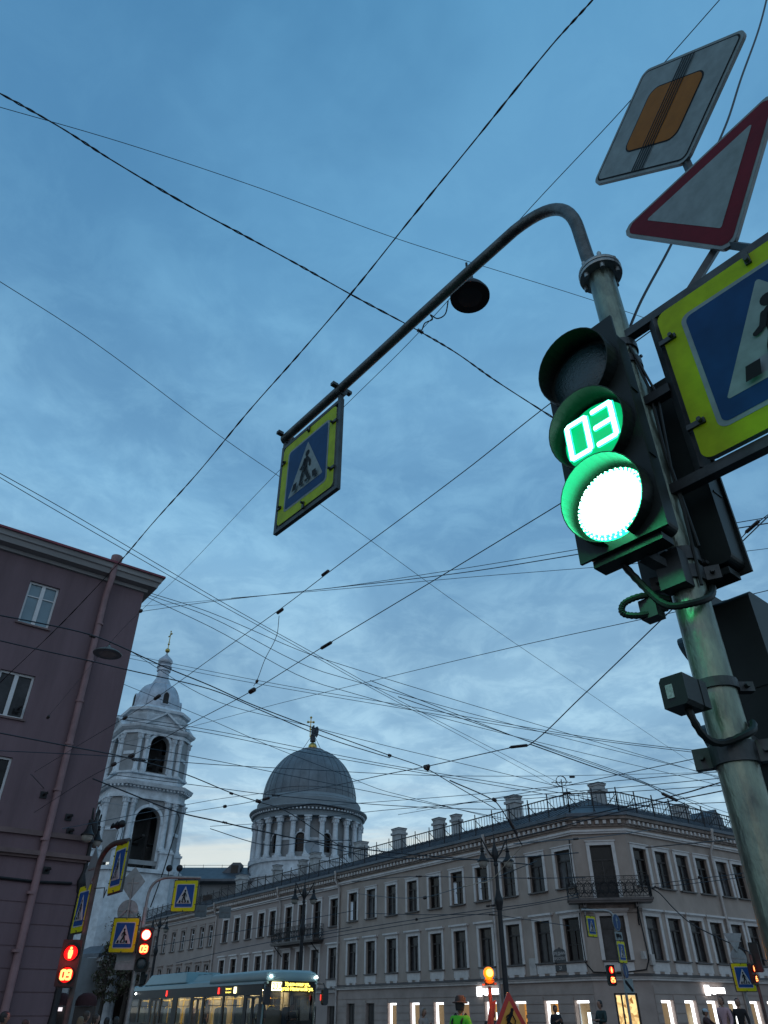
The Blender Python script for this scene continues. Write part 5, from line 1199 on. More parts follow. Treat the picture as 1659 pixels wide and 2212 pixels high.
# right: post with the stack of signs before the corner
YR = 36.; fr = gpt(axis_x(1345, 2100), YR)
PRr = thing('arched_sign_post', 'grey post with a short arm and a stack of signs before the corner door', 'pole', fr)
q = atY(1278, 2001, YR); Ed = V((q.x-fr.x, q.y-fr.y, 0)); Le = Ed.length; Ed.normalize(); ze = zz(1967, YR)
mb = MB(); mb.tube([V((0, 0, 0)), V((0, 0, ze-.5))]+bez((0, 0, ze-.45), (0, 0, ze), Ed*.2+V((0, 0, ze)), Ed*.55+V((0, 0, ze)), 6)+[Ed*(Le+.35)+V((0, 0, ze+.02))], .055, 10)
for s in (-.2, .2): c = Ed*(Le+s); mb.beam(c+V((0, 0, q.z+.4)), c+V((0, 0, ze)), .03)
mb.build('post', M_post, PRr, smooth=True)
csign('tilted crossing sign hanging from the short arm left of the corner post', q, .72, .66, .78)
RY = .80
q = V((fr.x+.06, fr.y-.1, zz(1993, YR))); t = thing('round_arrow_sign', 'round blue sign with white arrow pointing up', 'road sign', q, RY)
f = Face(.004); f.mb.mi = 0; f.mb.prism(circ(0, 0, .33), -.003, .02); f.lay(circ(0, 0, .33), 2); f.lay(circ(0, 0, .31), 3); f.lay([(-.025, -.22), (.025, -.22), (.025, .08), (-.025, .08)], 2); f.lay([(-.09, .06), (.09, .06), (0, .25)], 2); f.mb.build('sign_face', SIGN, t)
q = V((fr.x+.06, fr.y-.1, zz(2022.5, YR))); t = thing('truck_plate', 'small white plate with a black truck under the blue arrow sign', 'road sign', q, .5)
f = Face(.004); f.mb.mi = 0; f.mb.prism(rrect(.42, .3, .02), -.003, .02); f.lay(rrect(.42, .3, .02), 2); f.lay([(-.15, -.05), (.04, -.05), (.04, .09), (-.15, .09)], 4); f.lay([(.05, -.05), (.15, -.05), (.15, .01), (.11, .06), (.05, .06)], 4); f.lay(circ(-.09, -.07, .035, 10), 4); f.lay(circ(.09, -.07, .035, 10), 4); f.mb.build('sign_face', SIGN, t)
q = V((fr.x+.08, fr.y-.1, zz(2057, YR))); csign('narrow crossing sign under the truck plate on the corner post', q, RY, .66, .78)
q = V((fr.x+.12, fr.y-.08, zz(2097, YR))); t = thing('round_blue_sign', 'small dim blue round sign low on the corner post', 'road sign', q, RY+.1)
f = Face(.004); f.mb.mi = 0; f.mb.prism(circ(0, 0, .27), -.003, .02); f.lay(circ(0, 0, .27), 3); f.lay([(-.03, -.16), (.03, -.16), (.03, .16), (-.03, .16)], 2); f.mb.build('sign_face', SIGN, t)
q = V((fr.x+.14, fr.y-.08, zz(2130, YR))); t = thing('arrow_plate', 'small white plate with a black diagonal arrow at the post foot', 'road sign', q, .4)
f = Face(.004); f.mb.mi = 0; f.mb.prism(rrect(.5, .5, .03), -.003, .02); f.lay(rrect(.5, .5, .03), 2); f.lay([(-.16, .2), (-.08, .2), (.2, -.12), (.2, -.2), (.12, -.2), (-.16, .1)], 4); f.mb.build('sign_face', SIGN, t)
q = atY(1321.5, 2106, YR-.1); signal('pedestrian_light', 'pedestrian signal with red man and red digits before the shop door', q, .35, ['man', 'count25'], r=.13, sp=.35, w=.34, vis=.08, vlong=False)
# far right post
q = atY(1606.5, 2111, YR); csign('square crossing sign at the right before the lit shop windows', q, .05, .86, .98, 1)
f2_ = gpt(axis_x(1608, 2137), YR+.2); t = thing('sign_post', 'plain pale post under the rightmost crossing sign', 'pole', f2_); mb = MB(); mb.tube([(0, 0, 0), (0, 0, zz(2040, YR))], .055, 12); mb.build('post', M_post, t, smooth=True); mb = MB(); mb.lathe([(.07, 0), (.07, .05)], 12, MX.Translation((0, 0, .05))); mb.build('base_ring', M_bracket, t)
q = atY(1586, 2033, YR+.1); backsign('triangle_sign_back', 'grey back of an inverted triangle sign above the rightmost crossing sign', q, .1, [(-.42, .3), (0, -.42), (.42, .3)])
q = atY(1596, 2070, YR+.15); backsign('round_sign_back', 'grey back of a round sign behind the rightmost crossing sign', q, .1, circ(0, 0, .36, 20))
f3_ = gpt(axis_x(1640, 2140), YR-1); t = thing('sign_post', 'dark post carrying the rightmost red pedestrian signal', 'pole', f3_); mb = MB(); mb.tube([(0, 0, 0), (0, 0, 3.4)], .06, 12); mb.build('post', M_postd, t, smooth=True); mb = MB(); mb.sph((0, 0, 3.42), .065, 8); mb.build('cap', M_bracket, t)
q = atY(1629, 2103, YR-1.2); signal('pedestrian_light', 'rightmost pedestrian signal glowing red beside a black signal back', q, .75, ['man', 'count25'], r=.13, sp=.35, w=.34, vis=.1, vlong=False)
lamp('red_signal_light', q+V((-.2, -.5, 0)), (1., .06, .05), 10, .12)
q = atY(1633, 2068, YR-.8); signal('traffic_light', 'black back of a traffic light above the rightmost pedestrian signal', q, 2.6, ['off', 'off', 'off'], r=.13, sp=.33, w=.36, vis=.12)
# ---------------------------------------------------------------- road works
M_orange = emis('orange beacon', (1., .22, .006), 1.7); M_ocore = emis('orange beacon core', (1., .42, .06), 6.); M_beac = mat('beacon body', (.3, .09, .01), .4)
q = atY(1097.4, 2139, 17.5); h = .86; RW = thing('road_works_sign', 'leaning red edged amber triangle sign with a digging man', 'road sign', (q.x, q.y, q.z-h-.2), .28)
f = Face(.003); w = .5; f.mb.mi = 0; o = .2
T = lambda k: [(-w*k, o+h*.333*(1-k)), (w*k, o+h*.333*(1-k)), (0, o+h-h*.667*(1-k))]
f.mb.prism(rtri(T(1), .035), -.003, .02); f.lay(rtri(T(1), .035), 6); f.lay(rtri(T(.70), .01), 5)
z0 = o+.17
f.lay(circ(.05, z0+.36, .035, 14), 4)
for pts, wd in (([(.03, z0+.31), (-.05, z0+.18)], .07), ([(-.05, z0+.18), (.02, z0+.1), (.02, z0)], .04), ([(-.05, z0+.18), (-.1, z0+.09), (-.13, z0)], .04), ([(.0, z0+.3), (-.09, z0+.25), (-.07, z0+.17)], .026), ([(-.1, z0+.2), (.16, z0+.04)], .016), ([(.03, z0+.29), (.09, z0+.18), (.07, z0+.12)], .024)): f.stroke(pts, wd, 4)
f.lay([(.1, z0-.005), (.27, z0-.005), (.2, z0+.09), (.16, z0+.07)], 4)
M_samber = mat('amber sign film bright', (.62, .27, .03), .5, var=.2, scale=9); M_sred2 = mat('red sign film bright', (.50, .03, .02), .5, var=.2, scale=9)
f.mb.build('sign_face', [M_alu, M_yel, M_swh, M_blue, M_sbl, M_samber, M_sred2], RW)
mb = MB(); mb.beam((-.3, .03, .3), (-.35, .5, -.85), .03); mb.beam((.3, .03, .3), (.35, .5, -.85), .03); mb.beam((-.4, .03, .25), (-.42, 0, -.85), .03); mb.beam((.4, .03, .25), (.42, 0, -.85), .03); mb.build('stand', M_bracket, RW)
q = atY(1055.5, 2102, 19); BC = thing('warning_beacon', 'glowing orange warning lamp on a post with a red and white board', 'beacon', (q.x, q.y, 0), .1)
mb = MB(); mb.tube([(0, 0, 0), (0, 0, q.z-.25)], .04, 10); mb.beam((-.16, 0, q.z-.22), (.16, 0, q.z-.2), .05, .03); mb.build('post', mat('red post', (.35, .05, .02), .5, var=.4, scale=4), BC)
mb = MB(); mb.lathe([(.11, -.2), (.12, -.12), (.06, -.1)], 16, MX.Translation((0, 0, q.z))); mb.build('beacon_base', M_beac, BC)
mb = MB(); mb.sph((0, 0, q.z), .12, 16); bl_ = mb.build('beacon_lamp', M_orange, BC, smooth=True); mb = MB(); mb.lathe([(.075, 0), (.06, .03), (0, .05)], 16, MX.Translation((0, -.095, q.z))@MX.Rotation(math.pi/2, 4, 'X')); mb.build('hot_core', M_ocore, bl_)
mb = MB(); mb.prism([(-.02, q.z-.55), (.12, q.z-.5), (-.28, .0), (-.42, .0)], -.03, .0); mb.build('barrier_board', mat('barrier red', (.30, .03, .02), .5, var=.3, scale=5), BC)
lamp('orange_beacon_light', q+V((0, -.15, 0)), (1., .30, .03), 60, .12)
# ---------------------------------------------------------------- lamps hung on the span wire
SLW = []
def hung_lamp(label, q, r, tint):
    t = thing('hanging_lamp', label, 'street lamp', q, 0, 'lamps hung on the span wire'); mb = MB()
    mb.lathe([(.03, .34), (.05, .3), (.05, .2), (r*.5, .16), (r*.85, .06), (r, .0), (r*.99, -.02), (r*.9, -.02)], 32); mb.build('shade', tint, t, smooth=True)
    mb = MB(); mb.lathe([(r*.89, -.012), (r*.6, -.02), (0, -.03)], 28); mb.build('lens', M_lampg if tint is not M_iron else mat('unlit lamp lens', (.02, .022, .022), .5, var=.3, scale=8), t, smooth=True)
    mb = MB(); mb.tube([(0, 0, .33), (0, 0, .5)], .012, 6); mb.build('hook', M_iron, t); return t
# ---------------------------------------------------------------- overhead wires
M_wire = mat('black cable', (.012, .012, .016), .5, var=.3, scale=3); M_thin = mat('thin steel wire', (.03, .045, .06), .45, .4)
M_ins = mat('brown insulator', (.025, .014, .012), .4, var=.3, scale=8)
def pt(px, py, s):
    k, v = s
    return atY(px, py, v) if k == 'Y' else atZ(px, py, v)
WN = 0
def wire(label, a, b, mids=(), w=1.6, m=None, twin=0, ins=(), cat='cable', name='overhead_wire'):
    """a, b: (px,py,('Y'|'Z',value)); mids lie in the vertical plane through both ends"""
    A, B = pt(*a), pt(*b); n = V((B.y-A.y, A.x-B.x, 0)).normalized()
    ps = [A]+[onplane(x, y, A, n) for x, y in mids]+[B]
    out = []
    for i in range(len(ps)-1):
        p0, p1, p2, p3 = ps[max(0, i-1)], ps[i], ps[i+1], ps[min(len(ps)-1, i+2)]
        L1, L = max((p1-p0).length, 1e-3), (p2-p1).length; L2 = max((p3-p2).length, 1e-3)
        t1 = (p2-p0)*(L/(L+L1)) if i > 0 else p2-p1; t2 = (p3-p1)*(L/(L+L2)) if i < len(ps)-2 else p2-p1
        K = 8
        for k in range(K):
            t = k/K; out.append(p1*(2*t**3-3*t*t+1)+t1*(t**3-2*t*t+t)+p2*(-2*t**3+3*t*t)+t2*(t**3-t*t))
    out.append(ps[-1])
    def goes_on(e): return e[0] < -5 or e[0] > 1610 or e[1] < -5 or (1200 < e[0] < 1465 and e[1] < 1330)
    L_ = 3. if min(A.y, B.y) < 3 else 28.
    if goes_on(b) and L_ > 5: out.append(out[-1]+(out[-1]-out[-2]).normalized()*L_)
    if goes_on(a): out.insert(0, out[0]+(out[0]-out[1]).normalized()*L_)
    D_ = sorted((p-V((0, 0, H))).length for p in out)[len(out)//3]
    r = w*D_/(2*F); mb = MB()
    if twin:
        dense = []
        for p, q in zip(out, out[1:]):
            for k in range(6): dense.append(p.lerp(q, k/6))
        dense.append(out[-1])
        for ph in (0, math.pi):
            mb.tube([p+(n*math.cos(i*.33+ph)+V((0, 0, 1))*math.sin(i*.33+ph))*r*twin*(.6+.5*math.sin(i*.11)) for i, p in enumerate(dense)], r, 5)
    else: mb.tube(out, r, 5)
    o = mb.build(name, m or (M_wire if w > 1.9 else M_thin), loc=A, smooth=True); tag(o, label, cat)
    for (x, y, L, rr) in ins:
        c = onplane(x, y, A, n); i = min(range(len(out)-1), key=lambda k: (out[k]-c).length); d = (out[i+1]-out[i]).normalized(); t_ = (c-V((0, 0, H))).length/F; Lw, rw = L*t_/2, rr*t_*.62
        prof = []; K = max(3, int(L/3))
        for k in range(K): z = -Lw+2*Lw*k/K; prof += [(rw*.55, z), (rw, z+Lw/K*.5), (rw, z+Lw/K), (rw*.55, z+Lw/K*1.4)]
        Q = d.to_track_quat('Z', 'Y').to_matrix().to_4x4(); mb = MB(); mb.lathe([(rw*.3, -Lw*1.2)]+prof+[(rw*.3, Lw*1.2)], 8, MX.Translation(c-A)@Q); mb.build('insulator', M_ins, o)
    return o
Z = lambda v: ('Z', v)
Yv = lambda v: ('Y', v)
wire('heavy twisted black cable from the left edge past the arm to the green signal', (-60, 172, Z(8.2)), (1210, 912, Z(7.4)), [(0, 202), (130, 275), (240, 345), (400, 440), (530, 510), (650, 575), (760, 637), (905, 715), (985, 762), (1070, 822)], 2.4, twin=1.0, ins=((908, 716, 14, 7),))
wire('thick twisted black cable crossing the whole sky and the plum building', (1330, -60, Z(8.6)), (-60, 1540, Z(7.0)), [(1280, 0), (1190, 100), (1020, 310), (880, 482), (760, 632), (640, 772), (540, 885), (430, 1018), (330, 1130), (262, 1210), (130, 1350), (0, 1475)], 2.3, twin=.9)
wire('very thin wire from upper left edge across to the steel pole', (-40, 220, Z(9.)), (1440, 703, Z(9.)), [(265, 308), (560, 406), (830, 506), (980, 555), (1260, 642)], 1.3)
SPAN = wire('long thin span wire behind the arm holding two lamps', (1600, -52, Z(8.4)), (100, 1553, Yv(24.)), [(1345, 236), (1145, 450), (905, 718), (750, 872), (590, 1030), (390, 1240), (304, 1320), (250, 1375)], 1.5, ins=((304, 1320, 8, 6), (104, 1549, 10, 5)))
wire('black cable behind the triangle sign down to the frame corner', (1665, -40, ('Y', 2.05)), (1352, 728, ('Y', 2.2)), [(1640, 60), (1600, 172), (1566, 275), (1450, 528), (1385, 650)], 5)
wire('thin straight wire passing below the hanging crossing sign', (-40, 583, Z(10.)), (1700, 1780, Z(10.)), [(200, 737), (480, 945), (700, 1095), (1000, 1312), (1270, 1496), (1450, 1618)], 1.3)
wire('upper of two thin parallel wires above the plum roof', (-40, 1000, Z(15.)), (1225, 1700, Yv(52)), [(142, 1102), (382, 1243), (500, 1312), (640, 1390), (860, 1512), (1070, 1620)], 1.4)
wire('lower of two thin parallel wires above the plum roof', (-40, 1008, Z(14.6)), (1205, 1702, Yv(52)), [(120, 1102), (273, 1190), (454, 1294), (620, 1385), (800, 1485), (1000, 1592)], 1.4)
for k, (y0, y1, y2, y3) in enumerate(((1279, 1323, 1424, 1712), (1284, 1333, 1452, 1705), (1290, 1354, 1480, 1722))):
    wire(('top', 'middle', 'lowest')[k]+' wire of three fanning right from the plum building corner', (318, y0, Yv(30)), (1659, y3, Z(13.)), [(454, y1), (700, y2)], 1.35)
wire('upper of two wires from the plum corner to the green signal', (250, 1314, Yv(29)), (1300, 1178, Z(9.)), [(454, 1297), (700, 1272), (1000, 1228)], 1.3)
wire('lower of two wires from the plum corner to the green signal', (304, 1321, Yv(27)), (1330, 1184, Z(9.2)), [(454, 1300), (700, 1272), (1000, 1237)], 1.8)
wire('faint wire running right just under the pair to the green signal', (500, 1292, Z(12.)), (1700, 1180, Z(11.)), [(740, 1272), (1000, 1248), (1390, 1216)], 1.2)
wire('upper thick trolley wire in front of the plum building toward the dome', (-40, 1322, Z(6.6)), (1072, 1748, Z(6.4)), [(100, 1349), (191, 1370), (245, 1390), (354, 1440), (454, 1481), (540, 1520), (676, 1572), (842, 1632), (920, 1660), (985, 1698)], 2.5, ins=((200, 1375, 12, 5), (842, 1632, 8, 5), (922, 1660, 12, 7)))
wire('lower thick trolley wire in front of the plum building toward the dome', (-40, 1375, Z(6.5)), (842, 1637, Z(6.4)), [(100, 1407), (191, 1427), (271, 1446), (454, 1489), (560, 1533), (700, 1592)], 2.3)
wire('trolley wire lower down crossing the bell tower arch', (-40, 1576, Z(6.4)), (747, 1834, Z(6.2)), [(153, 1613), (267, 1635), (396, 1671), (500, 1713), (555, 1731), (618, 1752), (711, 1813)], 2.2, ins=((500, 1714, 9, 4), (558, 1731, 12, 6)))
wire('thin level wire across the middle of the bell tower', (-40, 1620, Z(8.4)), (1560, 1668, Yv(50)), [(227, 1633), (454, 1651), (658, 1662), (843, 1672), (972, 1676), (1200, 1676)], 1.4, ins=((300, 1642, 24, 5), (1236, 1678, 14, 4)))
wire('thick feeder cable from the plum corner past the bell tower', (200, 1682, Yv(26.5)), (1150, 1868, Z(7.)), [(260, 1706), (380, 1753), (470, 1774), (618, 1807), (700, 1822), (850, 1842), (1000, 1855)], 2.6, ins=((486, 1777, 10, 4),))
wire('cable dropping steeply in front of the bell tower base', (383, 1755, Yv(40)), (325, 1960, Yv(40)), [(387, 1768), (381, 1790), (372, 1820), (350, 1890)], 2.2)
wire('strong span wire with a long insulator running to the green signal', (74, 1755, Yv(24.5)), (1320, 1020, Z(7.6)), [(190, 1681), (284, 1633), (410, 1564), (545, 1492), (690, 1402), (740, 1372), (960, 1240), (1215, 1085)], 1.9, ins=((705, 1394, 34, 6), (545, 1492, 18, 8), (246, 1651, 14, 6), (284, 1633, 16, 7)))
wire('span wire with two insulators from the signal down to the plum wall', (74, 1668, Yv(25)), (1260, 820, Z(7.8)), [(153, 1620), (301, 1531), (364, 1489), (454, 1424), (605, 1316), (725, 1225), (1000, 1020), (1172, 884)], 1.8, ins=((703, 1238, 24, 6), (605, 1320, 22, 6), (270, 1551, 16, 5), (340, 1506, 24, 6)))
wire('short slack wire hanging between two span wires left of centre', (603, 1330, Z(7.6)), (548, 1482, Z(6.9)), [(598, 1372), (572, 1425), (556, 1468)], 1.4, ins=((555, 1472, 8, 5),))
wire('thin wire rising right from the bell tower toward the steel pole', (250, 1607, Yv(60)), (1700, 1266, Z(12.)), [(380, 1578), (594, 1522), (737, 1487), (1100, 1400), (1445, 1325)], 1.4)
wire('thin wire from the tower cupola down right past the angel', (284, 1408, Yv(48)), (1659, 1795, Z(12.5)), [(454, 1509), (642, 1562), (843, 1613), (1000, 1650), (1300, 1720)], 1.2)
wire('upper wire of a pair at onion dome height', (270, 1412, Yv(48)), (1700, 1640, Z(11.)), [(454, 1450), (655, 1488), (843, 1519), (1253, 1590), (1538, 1625)], 1.3)
wire('middle wire of a bundle at onion dome height', (270, 1420, Yv(48)), (1700, 1650, Z(11.)), [(454, 1458), (618, 1488), (843, 1526), (1253, 1594), (1538, 1630)], 1.3)
wire('wire falling right from the belfry across the dome shoulder', (250, 1545, Yv(50)), (1570, 1770, Z(12.)), [(454, 1577), (658, 1617), (843, 1653), (1100, 1695)], 1.3)
wire('second wire falling right from the belfry across the dome', (250, 1552, Yv(50)), (1570, 1785, Z(12.)), [(454, 1584), (650, 1624), (843, 1658), (1100, 1702)], 1.3)
wire('long faint wire from the plum wall edge over the dome crown', (262, 1476, Yv(40)), (1659, 1905, Z(9.)), [(454, 1555), (585, 1612), (720, 1665), (843, 1712)], 1.1)
wire('wire across the lower dome falling to the roof railing', (230, 1600, Yv(45)), (1250, 1800, Yv(56)), [(454, 1641), (620, 1674), (843, 1719)], 1.3)
wire('low wire with insulator running below the dome toward the right', (230, 1672, Yv(42)), (1660, 1730, Z(10.)), [(454, 1700), (592, 1718), (843, 1740), (1100, 1748)], 1.4, ins=((596, 1718, 16, 4),))
wire('span wire rising right from the tower to an insulator by the steel pole', (210, 1790, Yv(50)), (1450, 1318, Z(8.)), [(360, 1762), (486, 1742), (548, 1731), (604, 1717), (720, 1697), (843, 1671), (920, 1656), (1100, 1616), (1146, 1607), (1250, 1511)], 1.9, ins=((486, 1742, 9, 5), (575, 1725, 26, 5), (1121, 1612, 48, 5), (922, 1656, 16, 7)))
wire('slack wire drooping across the white drum columns', (454, 1790, Yv(58)), (760, 1815, Yv(56)), [(555, 1822), (600, 1826), (656, 1820), (700, 1816)], 1.5)
wire('short thick insulated bar across the drum cornice', (604, 1748, Yv(55)), (745, 1748, Yv(54)), [(640, 1742), (675, 1737), (710, 1741)], 3.2, ins=((728, 1745, 24, 4), (608, 1747, 8, 5)))
wire('wire passing right of the dome at cornice height', (454, 1785, Yv(62)), (1660, 1690, Z(11.)), [(600, 1776), (776, 1756), (843, 1749), (1100, 1728)], 1.2)
wire('second wire passing right of the dome above the cornice', (700, 1740, Yv(60)), (1700, 1655, Z(11.5)), [(776, 1735), (1000, 1718), (1222, 1697), (1538, 1668)], 1.3)
wire('strong wire falling from insulator to insulator above the corner roof', (1146, 1608, Z(7.6)), (1620, 1790, Z(7.6)), [(1280, 1656), (1402, 1697), (1447, 1722), (1500, 1745)], 1.9, ins=((1447, 1722, 56, 5),))
wire('wire falling right above the corner chimneys', (860, 1505, Z(12.)), (1600, 1776, Yv(50)), [(1103, 1588), (1343, 1670), (1519, 1744)], 1.4)
wire('pair mate falling right above the corner chimneys', (800, 1470, Z(12.)), (1680, 1790, Yv(50)), [(992, 1545), (1150, 1605), (1343, 1673), (1519, 1738)], 1.3)
wire('wire rising right above the corner aerial to the steel pole', (860, 1760, Yv(58)), (1660, 1604, Z(9.)), [(1070, 1724), (1222, 1697), (1382, 1664), (1538, 1631)], 1.6)
wire('shallow wire rising right over the corner roof ridge', (900, 1748, Yv(58)), (1700, 1665, Z(10.5)), [(1100, 1722), (1308, 1704), (1558, 1681)], 1.4, ins=((1225, 1714, 18, 4),))
wire('upper trolley wire over the corner cornice to the steel pole', (1080, 1800, Z(6.3)), (1680, 1660, Z(6.3)), [(1124, 1790), (1250, 1765), (1363, 1740), (1484, 1712), (1558, 1690)], 2.4, ins=((1517, 1702, 46, 2.2),))
wire('lower trolley wire over the corner cornice to the steel pole', (1080, 1818, Z(6.2)), (1680, 1680, Z(6.2)), [(1180, 1794), (1324, 1757), (1450, 1730), (1562, 1708)], 2.2)
wire('wire dropping from left to the junction above the tall lamp', (972, 1686, Z(6.6)), (1128, 1826, Z(6.2)), [(1068, 1730), (1086, 1752), (1110, 1795)], 2.2, ins=((1068, 1728, 14, 6), (1108, 1786, 50, 5)))
wire('bright copper wire from the junction down across the lamp post', (1128, 1826, Z(6.2)), (1000, 1915, Z(5.8)), [(1105, 1852), (1062, 1900), (1030, 1908)], 1.5, m=mat('copper wire', (.35, .27, .2), .4, .7))
wire('dark wire at window height behind the tall lamp', (680, 1822, Yv(52)), (1250, 1842, Yv(45)), [(780, 1846), (875, 1854), (972, 1857), (1042, 1856), (1090, 1853), (1150, 1850)], 1.9, ins=((1240, 1812, 0.1, .1),)[:0])
wire('wire across the corner facade above the balcony', (1110, 1823, Z(6.8)), (1420, 1790, Yv(44)), [(1190, 1816), (1250, 1812), (1355, 1800)], 1.7, ins=((1244, 1812, 22, 3.5),))
wire('cable tied to the right facade running to the steel pole', (1395, 1831, Yv(45)), (1660, 1806, Z(7.5)), [(1470, 1824), (1597, 1812)], 2.0)
wire('thin low wire over second floor windows with small clamps', (690, 2020, Yv(50)), (1250, 1931, Yv(44)), [(860, 1992), (975, 1975), (1070, 1962), (1160, 1950)], 1.3, ins=((900, 1986, 4, 4), (1055, 1957, 8, 4), (1066, 1956, 8, 4)))
wire('lower thin wire over second floor windows', (690, 2029, Yv(50)), (1250, 1938, Yv(44)), [(860, 2000), (975, 1983), (1070, 1969)], 1.2)
wire('level wire crossing third floor windows left of the lamp', (760, 1905, Yv(50)), (1265, 1896, Yv(44)), [(880, 1894), (1050, 1896), (1150, 1897)], 1.3, ins=((905, 1893, 12, 3), (1148, 1897, 14, 3)))
wire('wire through third floor windows to the left end of lamp', (770, 1930, Yv(50)), (1160, 1860, Z(6.)), [(850, 1939), (918, 1938), (985, 1920), (1060, 1899)], 1.3, ins=((918, 1939, 10, 5),))
wire('wire with spindle insulator between second and third floors', (790, 1973, Yv(50)), (1230, 2000, Yv(44)), [(917, 1976), (1063, 1976), (1120, 1984)], 1.2, ins=((1063, 1976, 12, 3), (965, 1946, 0.1, .1))[:1])
wire('wire across the right facade windows to the steel pole', (1408, 1910, Yv(45)), (1680, 1875, Z(7.)), [(1510, 1898), (1590, 1888)], 1.2, ins=((1512, 1895, 8, 4),))
wire('second wire across the right facade to the steel pole', (1408, 1918, Yv(45)), (1680, 1886, Z(7.)), [(1500, 1908), (1590, 1897)], 1.2)
wire('slack cable hanging from the balcony down the right facade', (1408, 1919, Yv(44.5)), (1660, 2078, Yv(44)), [(1425, 1930), (1455, 1962), (1490, 1993), (1540, 2020), (1600, 2048)], 2.0, ins=((1420, 1918, 10, 3),))
wire('thin wire running left across far window rows', (300, 2010, Yv(60)), (700, 1920, Yv(55)), [(420, 1985), (560, 1952)], 1.1)
wire('second thin wire across far window rows', (330, 2045, Yv(60)), (760, 1968, Yv(55)), [(470, 2020), (620, 1993)], 1.1)
wire('third thin wire across far window rows near balcony', (380, 2080, Yv(60)), (760, 2002, Yv(55)), [(500, 2052), (620, 2028)], 1.1)
wire('wire from the plum wall to the black lamp', (66, 1672, Yv(23.5)), (300, 1745, Yv(60)), [(120, 1722), (200, 1730)], 1.1)
wire('wire at bell tower arch height from plum anchor', (135, 1790, Yv(25)), (780, 1690, Yv(60)), [(210, 1776), (330, 1752), (500, 1722)], 1.2)
wire('thick frayed wire right of the steel pole with insulator', (1700, 1085, Z(8.)), (1560, 1215, Z(8.)), [(1648, 1120), (1607, 1156)], 1.9, ins=((1625, 1138, 40, 6),))
hung_lamp('round dark underside of a lamp hung behind the mast arm', atZ(1015, 640, 6.9), .185, M_iron)
q = onplane(232, 1412, atY(250, 1375, 24.8), V((0, 1, 0))); hung_lamp('grey bell shaped lamp hung in front of the plum building', q, .62*(q.y/25)*.85, mat('grey green enamel', (.12, .15, .15), .4))
a = atZ(962, 655, 7.0); o = hose('lamp_lead', 'thin curly lead beside the round lamp on the span wire', [atZ(968, 650, 7.0), atZ(962, 678, 7.0), atZ(945, 688, 7.0), atZ(930, 680, 7.0), atZ(934, 690, 7.02), atZ(918, 698, 7.05), atZ(912, 712, 7.1)], .006)
# ---------------------------------------------------------------- the bus
BX, BY = atY(572, 2185, 36).x, 36.
dS = V((-.56, .828, 0)); RZF = math.atan2(.56, .828)     # front face: x right = (.828,.56)
BUS = thing('city_bus', 'long black and pale green city bus with lit yellow route display stopped in the street', 'bus', (BX, BY, 0), RZF)
# local: x right across the front (0..2.5), y backwards along the bus (0..18), z up
M_busb = mat('black bus paint', (.008, .008, .009), .45, spec=.25, var=.3, scale=2); M_busg = mat('pale green bus paint', (.19, .30, .31), .4, var=.12, scale=1.2)
M_busd = mat('dark bus trim', (.02, .02, .022), .5); M_int = mat('bus interior panel', (.35, .32, .26), .7, var=.2, scale=3); M_yp = mat('yellow pole paint', (.6, .42, .02), .4)
M_bglass = glass('bus glass', (.62, .62, .58)); M_blight = emis('bus ceiling light', (1., .80, .45), 26.); M_disp = emis('amber display', (1., .80, .12), 4.); M_dispw = emis('number panel', (1., .93, .55), 3.2); M_dark2 = mat('display digit', (.02, .02, .01), .6)
M_spark = emis('white marker lamp', (.95, 1., 1.), 30.); M_tyre = mat('tyre', (.02, .02, .02), .8); M_seat = mat('seat fabric', (.03, .06, .11), .8)
LB, WB, HB = 18.2, 2.5, 2.86
side = [(0.6, 1.95, 'd'), (2.2, 4.3, 'w'), (4.5, 6.6, 'w'), (6.8, 8.1, 'd'), (8.4, 10.2, 'w'), (10.9, 12.6, 'w'), (12.8, 14.1, 'd'), (14.4, 16.0, 'w'), (16.2, 17.7, 'w')]
ms = MX(((0, -1, 0, 0), (1, 0, 0, 0), (0, 0, 1, 0), (0, 0, 0, 1)))   # side view: x' runs forward?  handled below
def sidewall(mb, xo, sgn):
    """wall at x = xo; wallgrid x axis is bus y"""
    m = MX(((0, sgn, 0, xo), (1, 0, 0, 0), (0, 0, 1, 0), (0, 0, 0, 1)))
    wallgrid(mb, .35, LB, .32, 2.42, [(a, b, (.36 if k == 'd' else .95), 2.02) for a, b, k in side], .06, m)
mb = MB(); sidewall(mb, 0, 1); sidewall(mb, WB, -1)
mb.bx(0, WB, LB-.05, LB, .32, 2.42); mb.bx(0.02, WB-.02, .4, LB-.06, .3, .36)
mb.build('body', M_busb, BUS)
mb = MB(); mb.prism([(.0, 2.425), (WB, 2.425), (WB-.05, 2.6), (WB-.35, 2.70), (.35, 2.70), (.05, 2.6)], .1, LB); mb.build('roof', M_busg, BUS, smooth=False)
mb = MB(); sweep(mb, [(.02, 6.2), (.02, .12), (.25, -.02), (1.25, -.09), (WB-.25, -.02), (WB-.02, .12), (WB-.02, 6.2)], [(0, 2.52), (.02, 2.56), (.02, 2.70), (-.06, 2.84), (-.28, 2.93), (-1., 2.95)])
mb.poly([(1., 1., 2.95), (1.5, 1., 2.95), (1.5, 6., 2.95), (1., 6., 2.95)]); mb.prism([(.3, 2.68), (WB-.3, 2.68), (WB-.45, 2.9), (.45, 2.9)], 6.0, 6.8)
mb.build('front_fairing', M_busg, BUS, smooth=True)
